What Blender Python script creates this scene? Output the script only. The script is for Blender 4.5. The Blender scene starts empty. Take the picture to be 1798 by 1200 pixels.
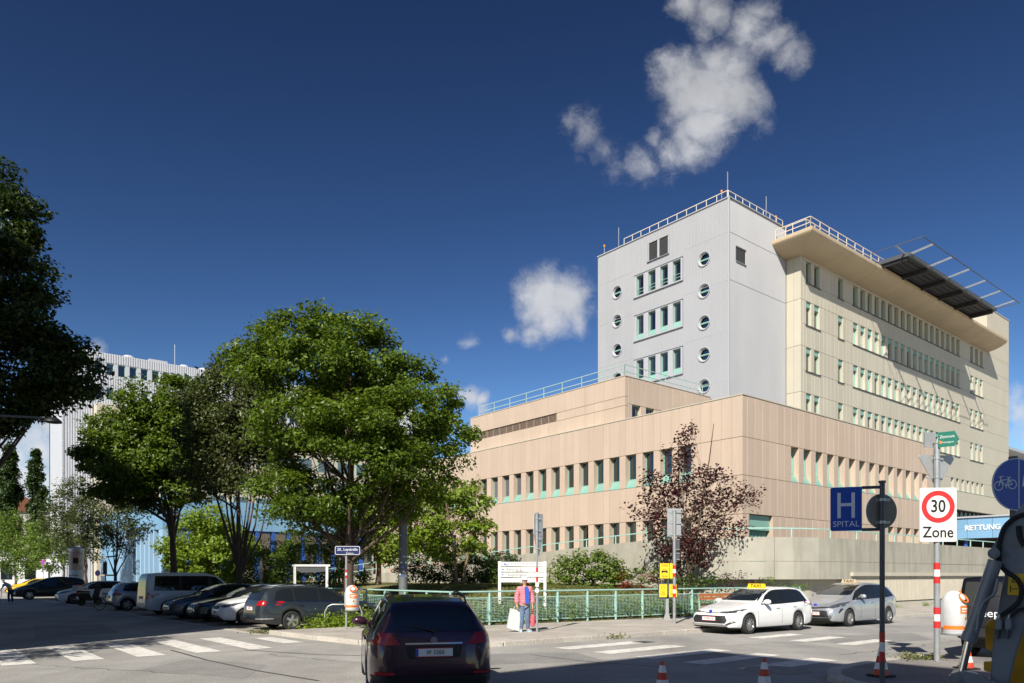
import bpy, bmesh, math, random
import numpy as np
from mathutils import Vector, Matrix, Euler
from mathutils.bvhtree import BVHTree
from mathutils.geometry import delaunay_2d_cdt

S = bpy.context.scene
COL = S.collection
R = math.radians
random.seed(7)
np.random.seed(7)
FOC, PX0, HOR, CAMH = 1297.0, 899.0, 1010.0, 1.85      # lens in photo pixels, principal column, horizon row, eye height

# ---------------------------------------------------------------- camera
cam = bpy.data.objects.new("camera", bpy.data.cameras.new("camera"))
COL.objects.link(cam)
cam.location = (0, 0, CAMH)
cam.rotation_euler = (R(90), 0, 0)
cam.data.sensor_width = 36
cam.data.lens = 36 * FOC / 1798
cam.data.shift_y = (HOR - 600) / 1798
cam.data.clip_end = 3000
S.camera = cam

# ---------------------------------------------------------------- sky, sun, exposure
SUN_EL, SUN_AZ = R(39.3), R(200.3)                      # azimuth clockwise from +Y: behind the camera, a little to the left
SKY_STR = 0.06
W = bpy.data.worlds.new("World")
S.world = W
W.use_nodes = True
nt = W.node_tree
nt.nodes.clear()
def wn(t, **k):
    n = nt.nodes.new(t)
    for a, v in k.items():
        setattr(n, a, v)
    return n
def wl(a, b): nt.links.new(a, b)
def wmath(op, a, b=None, c=None, clamp=False):
    n = wn("ShaderNodeMath", operation=op, use_clamp=clamp)
    for i, v in enumerate((a, b, c)):
        if v is None: continue
        if isinstance(v, (int, float)): n.inputs[i].default_value = v
        else: wl(v, n.inputs[i])
    return n.outputs[0]
sky = wn("ShaderNodeTexSky", sky_type='NISHITA')
sky.sun_disc = False
sky.sun_elevation = SUN_EL
sky.sun_rotation = SUN_AZ
sky.altitude = 300
sky.air_density = 1.0
sky.dust_density = 0.2
sky.ozone_density = 4.0
gam = wn("ShaderNodeGamma"); gam.inputs[1].default_value = 1.97
scl = wn("ShaderNodeMix", data_type='RGBA', blend_type='MULTIPLY'); scl.inputs[0].default_value = 1
scl.inputs[7].default_value = (0.345, 0.271, 0.2075, 1)
wl(sky.outputs[0], gam.inputs[0]); wl(gam.outputs[0], scl.inputs[6])
tc = wn("ShaderNodeTexCoord")
sep = wn("ShaderNodeSeparateXYZ"); wl(tc.outputs['Generated'], sep.inputs[0])
yy = wmath('MAXIMUM', sep.outputs[1], 0.05)
uu = wmath('DIVIDE', sep.outputs[0], yy)
vv = wmath('DIVIDE', sep.outputs[2], yy)
comb = wn("ShaderNodeCombineXYZ"); wl(uu, comb.inputs[0]); wl(vv, comb.inputs[1])
wz = wn("ShaderNodeTexNoise"); wz.inputs['Scale'].default_value = 9; wz.inputs['Detail'].default_value = 6; wz.inputs['Roughness'].default_value = .6
wl(comb.outputs[0], wz.inputs['Vector'])
wsub = wn("ShaderNodeVectorMath", operation='SUBTRACT'); wl(wz.outputs['Color'], wsub.inputs[0]); wsub.inputs[1].default_value = (.5, .5, .5)
wsc = wn("ShaderNodeVectorMath", operation='SCALE'); wl(wsub.outputs[0], wsc.inputs[0]); wsc.inputs['Scale'].default_value = .045
wad = wn("ShaderNodeVectorMath", operation='ADD'); wl(comb.outputs[0], wad.inputs[0]); wl(wsc.outputs[0], wad.inputs[1])
CLOUDS = [(1198,138,62,1.1),(1245,155,78,1.35),(1292,170,58,1.2),(1240,212,60,1.25),(1258,105,52,1),(1215,170,60,1.2),(1178,122,48,.95),(1292,115,50,.8),
          (1178,270,42,.75),(1125,288,38,.7),(1222,250,50,.85),(1150,245,22,.6),(1205,5,36,.75),(1258,18,50,.85),(1312,45,54,.85),(1352,75,48,.85),
          (1388,98,38,.75),(1332,18,40,.7),(1238,52,36,.6),(1040,240,46,.45),(1005,222,34,.42),(1065,272,40,.48),(1330,215,34,.4),
          (955,528,56,1.25),(992,525,50,1.25),(932,527,36,.95),(970,560,44,1),(1010,562,30,.75),(945,582,32,.8),(893,578,22,.6),(1035,543,26,.55),(1018,498,16,.7),
          (825,600,20,.5),(783,628,10,.45),(822,702,22,1),(842,706,18,1),(806,696,14,.8),(848,722,16,.7),
          (70,785,58,1),(92,745,44,1),(18,805,60,1),(45,845,70,1.1),(168,612,22,.8),(5,745,30,.7),(-120,800,120,1),
          (1786,716,38,.9),(1815,738,50,.9),(1900,700,70,1),(150,850,50,.7)]
acc = None
for (cx, cy, cr, cw) in CLOUDS:
    d = wn("ShaderNodeVectorMath", operation='DISTANCE')
    wl(wad.outputs[0], d.inputs[0]); d.inputs[1].default_value = ((cx - PX0) / FOC, (HOR - cy) / FOC, 0)
    v = wmath('MULTIPLY_ADD', d.outputs['Value'], -cw * FOC / (cr * 1.25), cw)
    acc = v if acc is None else wmath('MAXIMUM', acc, v)
fb = wn("ShaderNodeTexNoise"); fb.inputs['Scale'].default_value = 24; fb.inputs['Detail'].default_value = 10; fb.inputs['Roughness'].default_value = .66
wl(wad.outputs[0], fb.inputs['Vector'])
fld = wmath('MULTIPLY_ADD', wmath('SUBTRACT', fb.outputs[0], .5), 1.35, acc)
den = wn("ShaderNodeMapRange", interpolation_type='SMOOTHSTEP'); wl(fld, den.inputs[0])
den.inputs[1].default_value = .05; den.inputs[2].default_value = 1.05; den.inputs[3].default_value = 0; den.inputs[4].default_value = .93
front = wn("ShaderNodeMapRange"); wl(sep.outputs[1], front.inputs[0]); front.inputs[1].default_value = .12; front.inputs[2].default_value = .3
dmul = wmath('MULTIPLY', den.outputs[0], front.outputs[0])
# cloud light: thick parts white, thin parts and undersides a little greyer
sh = wn("ShaderNodeTexNoise"); sh.inputs['Scale'].default_value = 13; sh.inputs['Detail'].default_value = 5
wl(comb.outputs[0], sh.inputs['Vector'])
cr_ = wn("ShaderNodeMapRange"); wl(sh.outputs[0], cr_.inputs[0]); cr_.inputs[1].default_value = .3; cr_.inputs[2].default_value = .7; cr_.inputs[3].default_value = .74; cr_.inputs[4].default_value = 1.0
elv = wn("ShaderNodeMapRange"); wl(vv, elv.inputs[0]); elv.inputs[1].default_value = .15; elv.inputs[2].default_value = .8; elv.inputs[3].default_value = 1.12; elv.inputs[4].default_value = .78
cl = wn("ShaderNodeVectorMath", operation='SCALE'); cl.inputs[0].default_value = tuple(c / SKY_STR for c in (.53, .54, .565))
wl(wmath('MULTIPLY', cr_.outputs[0], elv.outputs[0]), cl.inputs['Scale'])
mixc = wn("ShaderNodeMix", data_type='RGBA'); wl(dmul, mixc.inputs[0]); wl(scl.outputs[2], mixc.inputs[6]); wl(cl.outputs[0], mixc.inputs[7])
bg = wn("ShaderNodeBackground"); bg.inputs[1].default_value = SKY_STR
wl(mixc.outputs[2], bg.inputs[0])
wo = wn("ShaderNodeOutputWorld"); wl(bg.outputs[0], wo.inputs[0])

sun_d = bpy.data.lights.new("sun", 'SUN'); sun_d.energy = 5.0; sun_d.angle = R(.53); sun_d.color = (1.0, .93, .82)
sun = bpy.data.objects.new("sun", sun_d); COL.objects.link(sun)
sdir = Vector((math.sin(SUN_AZ) * math.cos(SUN_EL), math.cos(SUN_AZ) * math.cos(SUN_EL), math.sin(SUN_EL)))   # towards the sun
sun.rotation_euler = sdir.to_track_quat('Z', 'Y').to_euler()
sun.location = sdir * 60
vs = S.view_settings
vs.view_transform = 'Standard'; vs.look = 'None'; vs.exposure = 0.5; vs.gamma = 1; vs.use_curve_mapping = False
S.cycles.max_bounces = 6; S.cycles.transparent_max_bounces = 12

# ---------------------------------------------------------------- geometry of the site
TH = math.atan2(.634, .773)                              # the building grid is turned by this angle
DA = Vector((-math.sin(TH), math.cos(TH), 0)); DB = Vector((math.cos(TH), math.sin(TH), 0))
def AB(a, b, z=0.0): return DA * a + DB * b + Vector((0, 0, z))     # site grid (a away to the left, b away to the right)
def at(px, py, Y):                                                  # a point seen at a photo pixel, Y metres away
    return Vector(((px - PX0) / FOC * Y, Y, CAMH + (HOR - py) / FOC * Y))
def gp(px, py):                                                     # the ground point seen at a photo pixel
    Y = FOC * CAMH / (py - HOR); return Vector(((px - PX0) / FOC * Y, Y, 0))

# ---------------------------------------------------------------- materials
def M(name, col, rough=.6, metal=0.0, var=0.0, vs_=2.0, stretch=(1, 1, 1), bump=0.0, bs=40.0, rnd=0.0, spec=.5, dirt=None, ds=.6, dst=(1, 1, 1), coat=0.0, speck=0.0):
    m = bpy.data.materials.new(name); m.use_nodes = True
    t = m.node_tree; b = t.nodes["Principled BSDF"]
    b.inputs["Roughness"].default_value = rough; b.inputs["Metallic"].default_value = metal
    b.inputs["Specular IOR Level"].default_value = spec
    if coat: b.inputs["Coat Weight"].default_value = coat; b.inputs["Coat Roughness"].default_value = .04
    c4 = (*col, 1)
    b.inputs["Base Color"].default_value = c4
    out = None
    geo = t.nodes.new("ShaderNodeNewGeometry")
    def noise(scale, st, detail=5):
        mp = t.nodes.new("ShaderNodeMapping"); t.links.new(geo.outputs["Position"], mp.inputs[0]); mp.inputs["Scale"].default_value = st
        n = t.nodes.new("ShaderNodeTexNoise"); n.inputs["Scale"].default_value = scale; n.inputs["Detail"].default_value = detail
        n.inputs["Roughness"].default_value = .62
        t.links.new(mp.outputs[0], n.inputs["Vector"]); return n
    def ramp(src, lo, hi, a, bb):
        r = t.nodes.new("ShaderNodeMapRange"); t.links.new(src, r.inputs[0])
        for i, v in zip((1, 2, 3, 4), (lo, hi, a, bb)): r.inputs[i].default_value = v
        return r.outputs[0]
    if var or rnd or dirt:
        cur = t.nodes.new("ShaderNodeRGB"); cur.outputs[0].default_value = c4; cur = cur.outputs[0]
        f = None
        if var: f = ramp(noise(vs_, stretch).outputs[0], .3, .7, 1 - var, 1 + var)
        if rnd:
            oi = t.nodes.new("ShaderNodeObjectInfo"); g = ramp(oi.outputs["Random"], 0, 1, 1 - rnd, 1 + rnd)
            if f is None: f = g
            else:
                mm = t.nodes.new("ShaderNodeMath"); mm.operation = 'MULTIPLY'; t.links.new(f, mm.inputs[0]); t.links.new(g, mm.inputs[1]); f = mm.outputs[0]
        if f is not None:
            sc = t.nodes.new("ShaderNodeVectorMath"); sc.operation = 'SCALE'; t.links.new(cur, sc.inputs[0]); t.links.new(f, sc.inputs["Scale"]); cur = sc.outputs[0]
        if dirt:
            mx = t.nodes.new("ShaderNodeMix"); mx.data_type = 'RGBA'
            t.links.new(ramp(noise(ds, dst, 8).outputs[0], .48, .72, 0, 1), mx.inputs[0]); t.links.new(cur, mx.inputs[6]); mx.inputs[7].default_value = (*dirt, 1); cur = mx.outputs[2]
        t.links.new(cur, b.inputs["Base Color"])
    if speck and b.inputs["Base Color"].is_linked:
        src = b.inputs["Base Color"].links[0].from_socket
        sc = t.nodes.new("ShaderNodeVectorMath"); sc.operation = 'SCALE'; t.links.new(src, sc.inputs[0])
        q = t.nodes.new("ShaderNodeMath"); q.operation = 'MULTIPLY'; t.links.new(ramp(noise(26, (1, 1, 1), 2).outputs[0], .35, .65, 1-speck, 1+speck), q.inputs[0]); t.links.new(ramp(noise(.55, (1, .35, 1), 4).outputs[0], .35, .65, 1-speck*.7, 1+speck*.5), q.inputs[1])
        t.links.new(q.outputs[0], sc.inputs["Scale"]); t.links.new(sc.outputs[0], b.inputs["Base Color"])
    if bump:
        bn = t.nodes.new("ShaderNodeBump"); bn.inputs["Strength"].default_value = bump; bn.inputs["Distance"].default_value = .02
        t.links.new(noise(bs, (1, 1, 1), 6).outputs[0], bn.inputs["Height"]); t.links.new(bn.outputs[0], b.inputs["Normal"])
    return m
def leafmat(name, col, col2, trans=.35):
    m = bpy.data.materials.new(name); m.use_nodes = True
    t = m.node_tree; b = t.nodes["Principled BSDF"]; o = t.nodes["Material Output"]
    g = t.nodes.new("ShaderNodeNewGeometry")
    mx = t.nodes.new("ShaderNodeMix"); mx.data_type = 'RGBA'; t.links.new(g.outputs["Random Per Island"], mx.inputs[0])
    mx.inputs[6].default_value = (*col, 1); mx.inputs[7].default_value = (*col2, 1)
    t.links.new(mx.outputs[2], b.inputs["Base Color"]); b.inputs["Roughness"].default_value = .42; b.inputs["Specular IOR Level"].default_value = .45
    tr = t.nodes.new("ShaderNodeBsdfTranslucent")
    hs = t.nodes.new("ShaderNodeHueSaturation"); hs.inputs["Hue"].default_value = .485; hs.inputs["Value"].default_value = 1.5; t.links.new(mx.outputs[2], hs.inputs["Color"]); t.links.new(hs.outputs[0], tr.inputs[0])
    ms = t.nodes.new("ShaderNodeMixShader"); ms.inputs[0].default_value = trans
    t.links.new(b.outputs[0], ms.inputs[1]); t.links.new(tr.outputs[0], ms.inputs[2]); t.links.new(ms.outputs[0], o.inputs[0])
    return m
def glassmat(name, tint, refl=.10, rough=.02):
    m = bpy.data.materials.new(name); m.use_nodes = True
    t = m.node_tree; t.nodes.remove(t.nodes["Principled BSDF"]); o = t.nodes["Material Output"]
    tr = t.nodes.new("ShaderNodeBsdfTransparent"); tr.inputs[0].default_value = (*tint, 1)
    gl = t.nodes.new("ShaderNodeBsdfGlossy"); gl.inputs["Roughness"].default_value = rough
    fr = t.nodes.new("ShaderNodeFresnel"); fr.inputs[0].default_value = 1.5
    ad = t.nodes.new("ShaderNodeMath"); ad.operation = 'ADD'; ad.use_clamp = True; ad.inputs[1].default_value = refl; t.links.new(fr.outputs[0], ad.inputs[0])
    ms = t.nodes.new("ShaderNodeMixShader"); t.links.new(ad.outputs[0], ms.inputs[0]); t.links.new(tr.outputs[0], ms.inputs[1]); t.links.new(gl.outputs[0], ms.inputs[2])
    t.links.new(ms.outputs[0], o.inputs[0]); return m

MAT = dict(
    asphalt=M("asphalt", (.335, .325, .305), .85, var=.22, vs_=.35, bump=.35, bs=90, dirt=(.25, .245, .235), ds=.18, dst=(1, 1, 1), speck=.22),
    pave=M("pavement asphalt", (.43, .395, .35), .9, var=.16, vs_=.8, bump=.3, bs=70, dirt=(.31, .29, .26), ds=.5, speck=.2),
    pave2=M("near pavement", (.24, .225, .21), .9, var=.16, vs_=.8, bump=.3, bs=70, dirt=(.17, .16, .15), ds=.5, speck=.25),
    cobble=M("parking cobble", (.30, .275, .225), .9, var=.3, vs_=5, bump=.5, bs=25, dirt=(.16, .15, .11), ds=.5, speck=.25),
    kerb=M("kerb granite", (.45, .42, .37), .8, var=.15, vs_=12, rnd=.12, bump=.2, bs=60),
    paint=M("road paint", (.72, .70, .65), .7, var=.12, vs_=6, dirt=(.42, .41, .38), ds=3.5, speck=.10),
    soil=M("soil", (.09, .07, .05), .95, var=.3, vs_=3, bump=.6, bs=14),
    lawn=M("lawn", (.17, .17, .055), .95, var=.35, vs_=2.2, bump=.5, bs=22, dirt=(.19, .16, .09), ds=.7),
    panelA=M("peach cladding", (.525, .415, .32), .55, rnd=.05, var=.04, vs_=.5, dirt=(.475, .375, .29), ds=.9, dst=(1, 1, .10)),
    panelW=M("cream cladding", (.49, .46, .37), .55, rnd=.045, var=.04, vs_=.4, dirt=(.47, .43, .34), ds=.25, dst=(1, 1, .25)),
    cream=M("cream concrete", (.50, .46, .365), .6, var=.05, vs_=.6),
    cornice=M("cornice concrete", (.50, .40, .265), .7, var=.08, vs_=.4),
    corr=M("white corrugated metal", (.345, .352, .368), .42, var=.03, vs_=.4, dirt=(.295, .303, .318), ds=.16, dst=(1, 1, .35)),
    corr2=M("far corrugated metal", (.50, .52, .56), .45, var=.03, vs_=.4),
    railpale=M("pale green roof rail", (.36, .50, .45), .5),
    whitemet=M("white metal", (.40, .41, .435), .45),
    creamrail=M("cream painted rail", (.70, .62, .50), .5),
    teal=M("turquoise paint", (.21, .40, .335), .45, rnd=.06),
    tealdk=M("dark turquoise metal", (.06, .24, .20), .5),
    tealrail=M("turquoise rail paint", (.34, .54, .48), .5, var=.1, vs_=4),
    room=M("painted room dark", (.035, .036, .034), .9),  # unlit interiors and undercrofts: their darkness is painted into this colour
    curtain=M("pale curtain", (.42, .44, .34), .9, rnd=.25),
    blind=M("grey slat blind", (.16, .16, .17), .5, rnd=.15),
    blindw=M("white slat blind", (.45, .48, .46), .5, rnd=.15),
    conc=M("board marked concrete", (.375, .36, .30), .85, var=.09, vs_=1.1, bump=.25, bs=30, dirt=(.25, .24, .19), ds=1.3, dst=(1, 1, .16)),
    concrib=M("ribbed concrete", (.47, .44, .36), .85, var=.07, vs_=1.5, bump=.2, bs=30),
    roofgrey=M("roof gravel", (.28, .27, .26), .95, var=.1, vs_=2),
    blue=M("blue cladding", (.19, .37, .56), .45, rnd=.05, var=.03, vs_=.6),
    bluedk=M("cobalt frame", (.02, .09, .36), .4),
    bluemid=M("sky blue fins", (.31, .50, .70), .45),
    steel=M("galvanised steel", (.42, .44, .45), .42, metal=.55, var=.12, vs_=5),
    steeldk=M("dark steel", (.10, .11, .12), .5, metal=.4),
    deck=M("grating deck", (.035, .035, .04), .6),
    louvre=M("louvre grey", (.14, .145, .15), .5),
    signback=M("aluminium sign back", (.45, .46, .46), .45, metal=.5, var=.08, vs_=6),
    white=M("white paint", (.78, .78, .76), .4),
    signwhite=M("white sign sheet", (.80, .80, .78), .35),
    red=M("signal red", (.58, .03, .03), .4),
    black=M("black", (.012, .012, .012), .5),
    blk2=M("black plastic", (.02, .02, .021), .55),
    rubber=M("tyre rubber", (.022, .022, .022), .85, bump=.1, bs=50),
    signblue=M("sign blue", (.016, .085, .46), .4),
    signdkblue=M("street sign blue", (.012, .025, .10), .35),
    signgreen=M("sign green", (.01, .16, .11), .4),
    signgrey=M("reflective grey", (.80, .83, .88), .4),
    yellow=M("sign yellow", (.85, .55, .02), .45),
    orange=M("orange plastic", (.85, .20, .02), .45),
    binwhite=M("bin grey", (.60, .61, .62), .42, var=.05, vs_=8),
    amber=M("amber lens", (.7, .28, .02), .3),
    lampgrey=M("lamp post grey paint", (.13, .14, .15), .55, var=.15, vs_=3),
    signbrown=M("shade darkened sign back", (.26, .235, .18), .6, var=.1, vs_=6),  # brown-grey back, its colour darkened for the shade it stands in
    bench=M("bench wood", (.42, .14, .045), .55, var=.15, vs_=9),
    exgrey=M("excavator grey paint", (.22, .255, .295), .38, var=.08, vs_=3, dirt=(.17, .175, .18), ds=3, coat=.2),
    exyellow=M("excavator yellow paint", (.72, .42, .02), .4, var=.08, vs_=4),
    chrome=M("chrome", (.7, .7, .72), .12, metal=1),
    alloy=M("alloy", (.52, .53, .54), .28, metal=.8),
    rimdark=M("rim dark", (.05, .05, .055), .5),
    bark=M("bark", (.085, .062, .045), .95, var=.35, vs_=7, stretch=(1, 1, .3), bump=.9, bs=16),
    barklt=M("light bark", (.21, .15, .10), .95, var=.3, vs_=7, stretch=(1, 1, .3), bump=.8, bs=16),
    pane=glassmat("window glass", (.62, .68, .66), .14),
    carglass=M("tinted car glass", (.012, .015, .016), .03, spec=.9),
    headlight=M("headlight lens", (.16, .18, .20), .08, spec=.9, metal=.6, var=.8, vs_=14),
    taillight=M("tail light red", (.35, .008, .008), .12, spec=.8),
    skin=M("skin", (.50, .28, .19), .55),
    render_=M("pale render", (.62, .60, .56), .85, var=.06, vs_=.5),
    tile=M("roof tile", (.22, .09, .05), .8, var=.2, vs_=3),
    leaf_big=leafmat("lime leaves", (.050, .100, .007), (.150, .225, .020), .4),
    leaf_dark=leafmat("shade darkened leaves", (.020, .040, .006), (.045, .075, .010), .25),  # shade over the left tree is deepened in the leaf colour
    leaf_olive=leafmat("olive leaves", (.050, .075, .018), (.105, .130, .035)),
    leaf_light=leafmat("bright leaves", (.13, .22, .018), (.24, .33, .035), .4),
    leaf_mid=leafmat("mid green leaves", (.085, .150, .016), (.150, .230, .030)),
    leaf_shrub=leafmat("dark shrub leaves", (.035, .075, .012), (.075, .135, .018), .3),
    leaf_plum=leafmat("purple plum leaves", (.034, .009, .011), (.085, .020, .020), .3),
    leaf_red=leafmat("reddish shrub leaves", (.22, .04, .025), (.30, .09, .03), .3),
    leaf_cyp=leafmat("poplar leaves", (.018, .042, .008), (.042, .080, .014), .2),
    grassblade=leafmat("grass blades", (.10, .13, .03), (.20, .20, .06), .3),
)
# ---------------------------------------------------------------- object helpers
def link(o, parent=None):
    COL.objects.link(o)
    if parent is not None: o.parent = parent
    return o
def tag(o, label=None, cat=None, group=None, kind=None):
    for k, v in (("label", label), ("category", cat), ("group", group), ("kind", kind)):
        if v: o[k] = v
    return o
def thing(name, label, cat, loc=(0, 0, 0), rz=0.0, group=None):
    o = bpy.data.objects.new(name, None); o.empty_display_size = .3
    link(o); o.location = loc; o.rotation_euler = (0, 0, rz)
    return tag(o, label, cat, group)
class MB:
    def __init__(s): s.v, s.f, s.mi = [], [], []
    def add(s, vs, fs, m=0):
        n = len(s.v); s.v += [tuple(v) for v in vs]; s.f += [tuple(n + i for i in f) for f in fs]; s.mi += [m] * len(fs); return s
    def box(s, x0, x1, y0, y1, z0, z1, m=0):
        v = [(x0,y0,z0),(x1,y0,z0),(x1,y1,z0),(x0,y1,z0),(x0,y0,z1),(x1,y0,z1),(x1,y1,z1),(x0,y1,z1)]
        return s.add(v, [(0,3,2,1),(4,5,6,7),(0,1,5,4),(1,2,6,5),(2,3,7,6),(3,0,4,7)], m)
    def bar(s, p, q, w, h=None, m=0, up=(0, 0, 1)):
        p, q = Vector(p), Vector(q); h = h or w; d = (q - p)
        if d.length < 1e-6: return s
        d.normalize(); u = Vector(up)
        if abs(d.dot(u)) > .98: u = Vector((1, 0, 0))
        r = d.cross(u).normalized(); u = r.cross(d)
        v = [c + r * (a * w / 2) + u * (b * h / 2) for c in (p, q) for a, b in ((-1,-1),(1,-1),(1,1),(-1,1))]
        return s.add(v, [(0,3,2,1),(4,5,6,7),(0,1,5,4),(1,2,6,5),(2,3,7,6),(3,0,4,7)], m)
    def tube(s, pts, rad, n=8, m=0, cap=True):
        pts = [Vector(p) for p in pts]; k = len(pts)
        rads = rad if isinstance(rad, (list, tuple)) else [rad] * k
        d0 = (pts[1] - pts[0]).normalized(); u = Vector((0, 0, 1)) if abs(d0.z) < .9 else Vector((1, 0, 0))
        vs = []
        for i, p in enumerate(pts):
            d = (pts[min(i + 1, k - 1)] - pts[max(i - 1, 0)]).normalized()
            r = d.cross(u)
            if r.length < 1e-5: r = d.cross(Vector((0, 1, 0)))
            r.normalize(); u = r.cross(d).normalized()
            for j in range(n):
                a = 2 * math.pi * j / n; vs.append(p + (r * math.cos(a) + u * math.sin(a)) * rads[i])
        fs = [(i*n+j, i*n+(j+1)%n, (i+1)*n+(j+1)%n, (i+1)*n+j) for i in range(k-1) for j in range(n)]
        if cap: fs += [tuple(reversed(range(n))), tuple((k-1)*n+j for j in range(n))]
        return s.add(vs, fs, m)
    def lathe(s, prof, n=16, m=0, axis='z', off=(0, 0, 0), caps=True):
        vs = []
        for (r, z) in prof:
            for j in range(n):
                a = 2*math.pi*j/n; c, t = r*math.cos(a), r*math.sin(a)
                p = (c, t, z) if axis == 'z' else ((c, z, t) if axis == 'y' else (z, c, t))
                vs.append((p[0]+off[0], p[1]+off[1], p[2]+off[2]))
        k = len(prof)
        fs = [(i*n+j, i*n+(j+1)%n, (i+1)*n+(j+1)%n, (i+1)*n+j) for i in range(k-1) for j in range(n)]
        if caps: fs += [tuple(reversed(range(n))), tuple((k-1)*n+j for j in range(n))]
        return s.add(vs, fs, m)
    def prism(s, poly, z0, z1, m=0):
        n = len(poly); vs = [(x, y, z0) for x, y in poly] + [(x, y, z1) for x, y in poly]
        return s.add(vs, [tuple(reversed(range(n))), tuple(range(n, 2*n))] + [(i, (i+1)%n, n+(i+1)%n, n+i) for i in range(n)], m)
    def prism_y(s, poly, y0, y1, m=0):            # polygon in (x,z), extruded along y
        n = len(poly); vs = [(x, y0, z) for x, z in poly] + [(x, y1, z) for x, z in poly]
        return s.add(vs, [tuple(range(n)), tuple(reversed(range(n, 2*n)))] + [(i, n+i, n+(i+1)%n, (i+1)%n) for i in range(n)], m)
    def mesh(s, name, mats, smooth=None):
        me = bpy.data.meshes.new(name); me.from_pydata(s.v, [], s.f)
        for m in (mats if isinstance(mats, (list, tuple)) else [mats]): me.materials.append(m)
        if any(s.mi): me.polygons.foreach_set("material_index", s.mi)
        bm = bmesh.new(); bm.from_mesh(me); bmesh.ops.recalc_face_normals(bm, faces=bm.faces); bm.to_mesh(me); bm.free()
        if smooth:
            me.polygons.foreach_set("use_smooth", [True] * len(me.polygons)); me.set_sharp_from_angle(angle=R(smooth))
        me.update(); return me
    def build(s, name, mats, parent=None, smooth=None, loc=None, rot=None):
        o = link(bpy.data.objects.new(name, s.mesh(name, mats, smooth)), parent)
        if loc is not None: o.location = loc
        if rot is not None: o.rotation_euler = rot
        return o
_cache = {}
def cached(key, fn):
    if key not in _cache: _cache[key] = fn()
    return _cache[key]
def inst(name, me, parent=None, loc=(0, 0, 0), rot=(0, 0, 0)):
    o = link(bpy.data.objects.new(name, me), parent); o.location = loc; o.rotation_euler = rot; return o
def boxmesh(dx, dy, dz, mat, bev=.006):
    k = ("box", round(dx, 3), round(dy, 3), round(dz, 3), mat.name)
    def mk():
        mb = MB(); mb.box(-dx/2, dx/2, -dy/2, dy/2, -dz/2, dz/2); me = mb.mesh("panel", mat)
        if bev and min(dx, dy, dz) > bev * 4:
            bm = bmesh.new(); bm.from_mesh(me); bmesh.ops.bevel(bm, geom=bm.edges[:], offset=bev, segments=1, affect='EDGES'); bm.to_mesh(me); bm.free()
        return me
    return cached(k, mk)
class Frame:                                             # a facade: X to the right seen from outside, d inwards, z up
    def __init__(s, root, ox, oy, rz): s.root, s.ox, s.oy, s.rz = root, ox, oy, rz
    def pt(s, X, d, z):
        c, t = math.cos(s.rz), math.sin(s.rz); return (s.ox + c*X - t*d, s.oy + t*X + c*d, z)
    def box(s, name, mat, X0, X1, d0, d1, z0, z1, parent=None, bev=.006):
        return inst(name, boxmesh(X1-X0, d1-d0, z1-z0, mat, bev), parent or s.root, s.pt((X0+X1)/2, (d0+d1)/2, (z0+z1)/2), (0, 0, s.rz))
    def mb(s, name, mb, mats, kind=None, smooth=None):   # a mesh given in (X, d, z)
        o = mb.build(name, mats, s.root, smooth, s.pt(0, 0, 0), (0, 0, s.rz))
        if kind: o["kind"] = kind
        return o
    def put(s, name, me, X, d, z): return inst(name, me, s.root, s.pt(X, d, z), (0, 0, s.rz))
def text(name, body, size, parent, loc, rot, mat, ext=.003, align='CENTER', sx=1.0, bold=0.0):
    cu = bpy.data.curves.new(name, 'FONT'); cu.body = body; cu.size = size; cu.extrude = ext; cu.offset = bold*size; cu.align_x = align; cu.align_y = 'CENTER'
    cu.resolution_u = 3
    tmp = bpy.data.objects.new(name+"_tmp", cu); me = bpy.data.meshes.new_from_object(tmp); me.materials.clear(); me.materials.append(mat); bpy.data.objects.remove(tmp); bpy.data.curves.remove(cu)
    o = link(bpy.data.objects.new(name, me), parent); o.location = loc; o.rotation_euler = rot; o.scale = (sx, 1, 1); return o
FACE = (R(90), 0, 0)                                     # text that faces local -y
def struct(name, mb, mat, parent=None, kind="structure"):
    o = mb.build(name, mat, parent)
    if parent is None: o["kind"] = kind
    return o

# ---------------------------------------------------------------- leaves, crowns, trees
def leaf_object(name, C, N, size, mat, parent, squash=.62, seed=0):
    rng = np.random.default_rng(seed)
    n = len(C); t = rng.normal(size=(n, 3)); N = N / (np.linalg.norm(N, axis=1, keepdims=True) + 1e-9)
    t -= N * np.sum(t * N, axis=1, keepdims=True); t /= (np.linalg.norm(t, axis=1, keepdims=True) + 1e-9)
    b = np.cross(N, t); s = size * rng.uniform(.65, 1.3, size=(n, 1))
    V = np.empty((n, 4, 3)); V[:, 0] = C - t*s*.5; V[:, 1] = C + b*s*squash*.5 + N*s*.14 - t*s*.05; V[:, 2] = C + t*s*.5 - N*s*.06; V[:, 3] = C - b*s*squash*.5 + N*s*.14 - t*s*.05
    me = bpy.data.meshes.new(name); me.vertices.add(n*4); me.vertices.foreach_set("co", V.reshape(-1))
    i = np.arange(n) * 4
    L = np.stack([i, i+1, i+2, i, i+2, i+3], axis=1).reshape(-1)
    me.loops.add(n*6); me.loops.foreach_set("vertex_index", L.astype(np.int32))
    me.polygons.add(n*2); me.polygons.foreach_set("loop_start", (np.arange(n*2)*3).astype(np.int32))
    me.update(calc_edges=True); me.materials.append(mat)
    return link(bpy.data.objects.new(name, me), parent)
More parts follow.
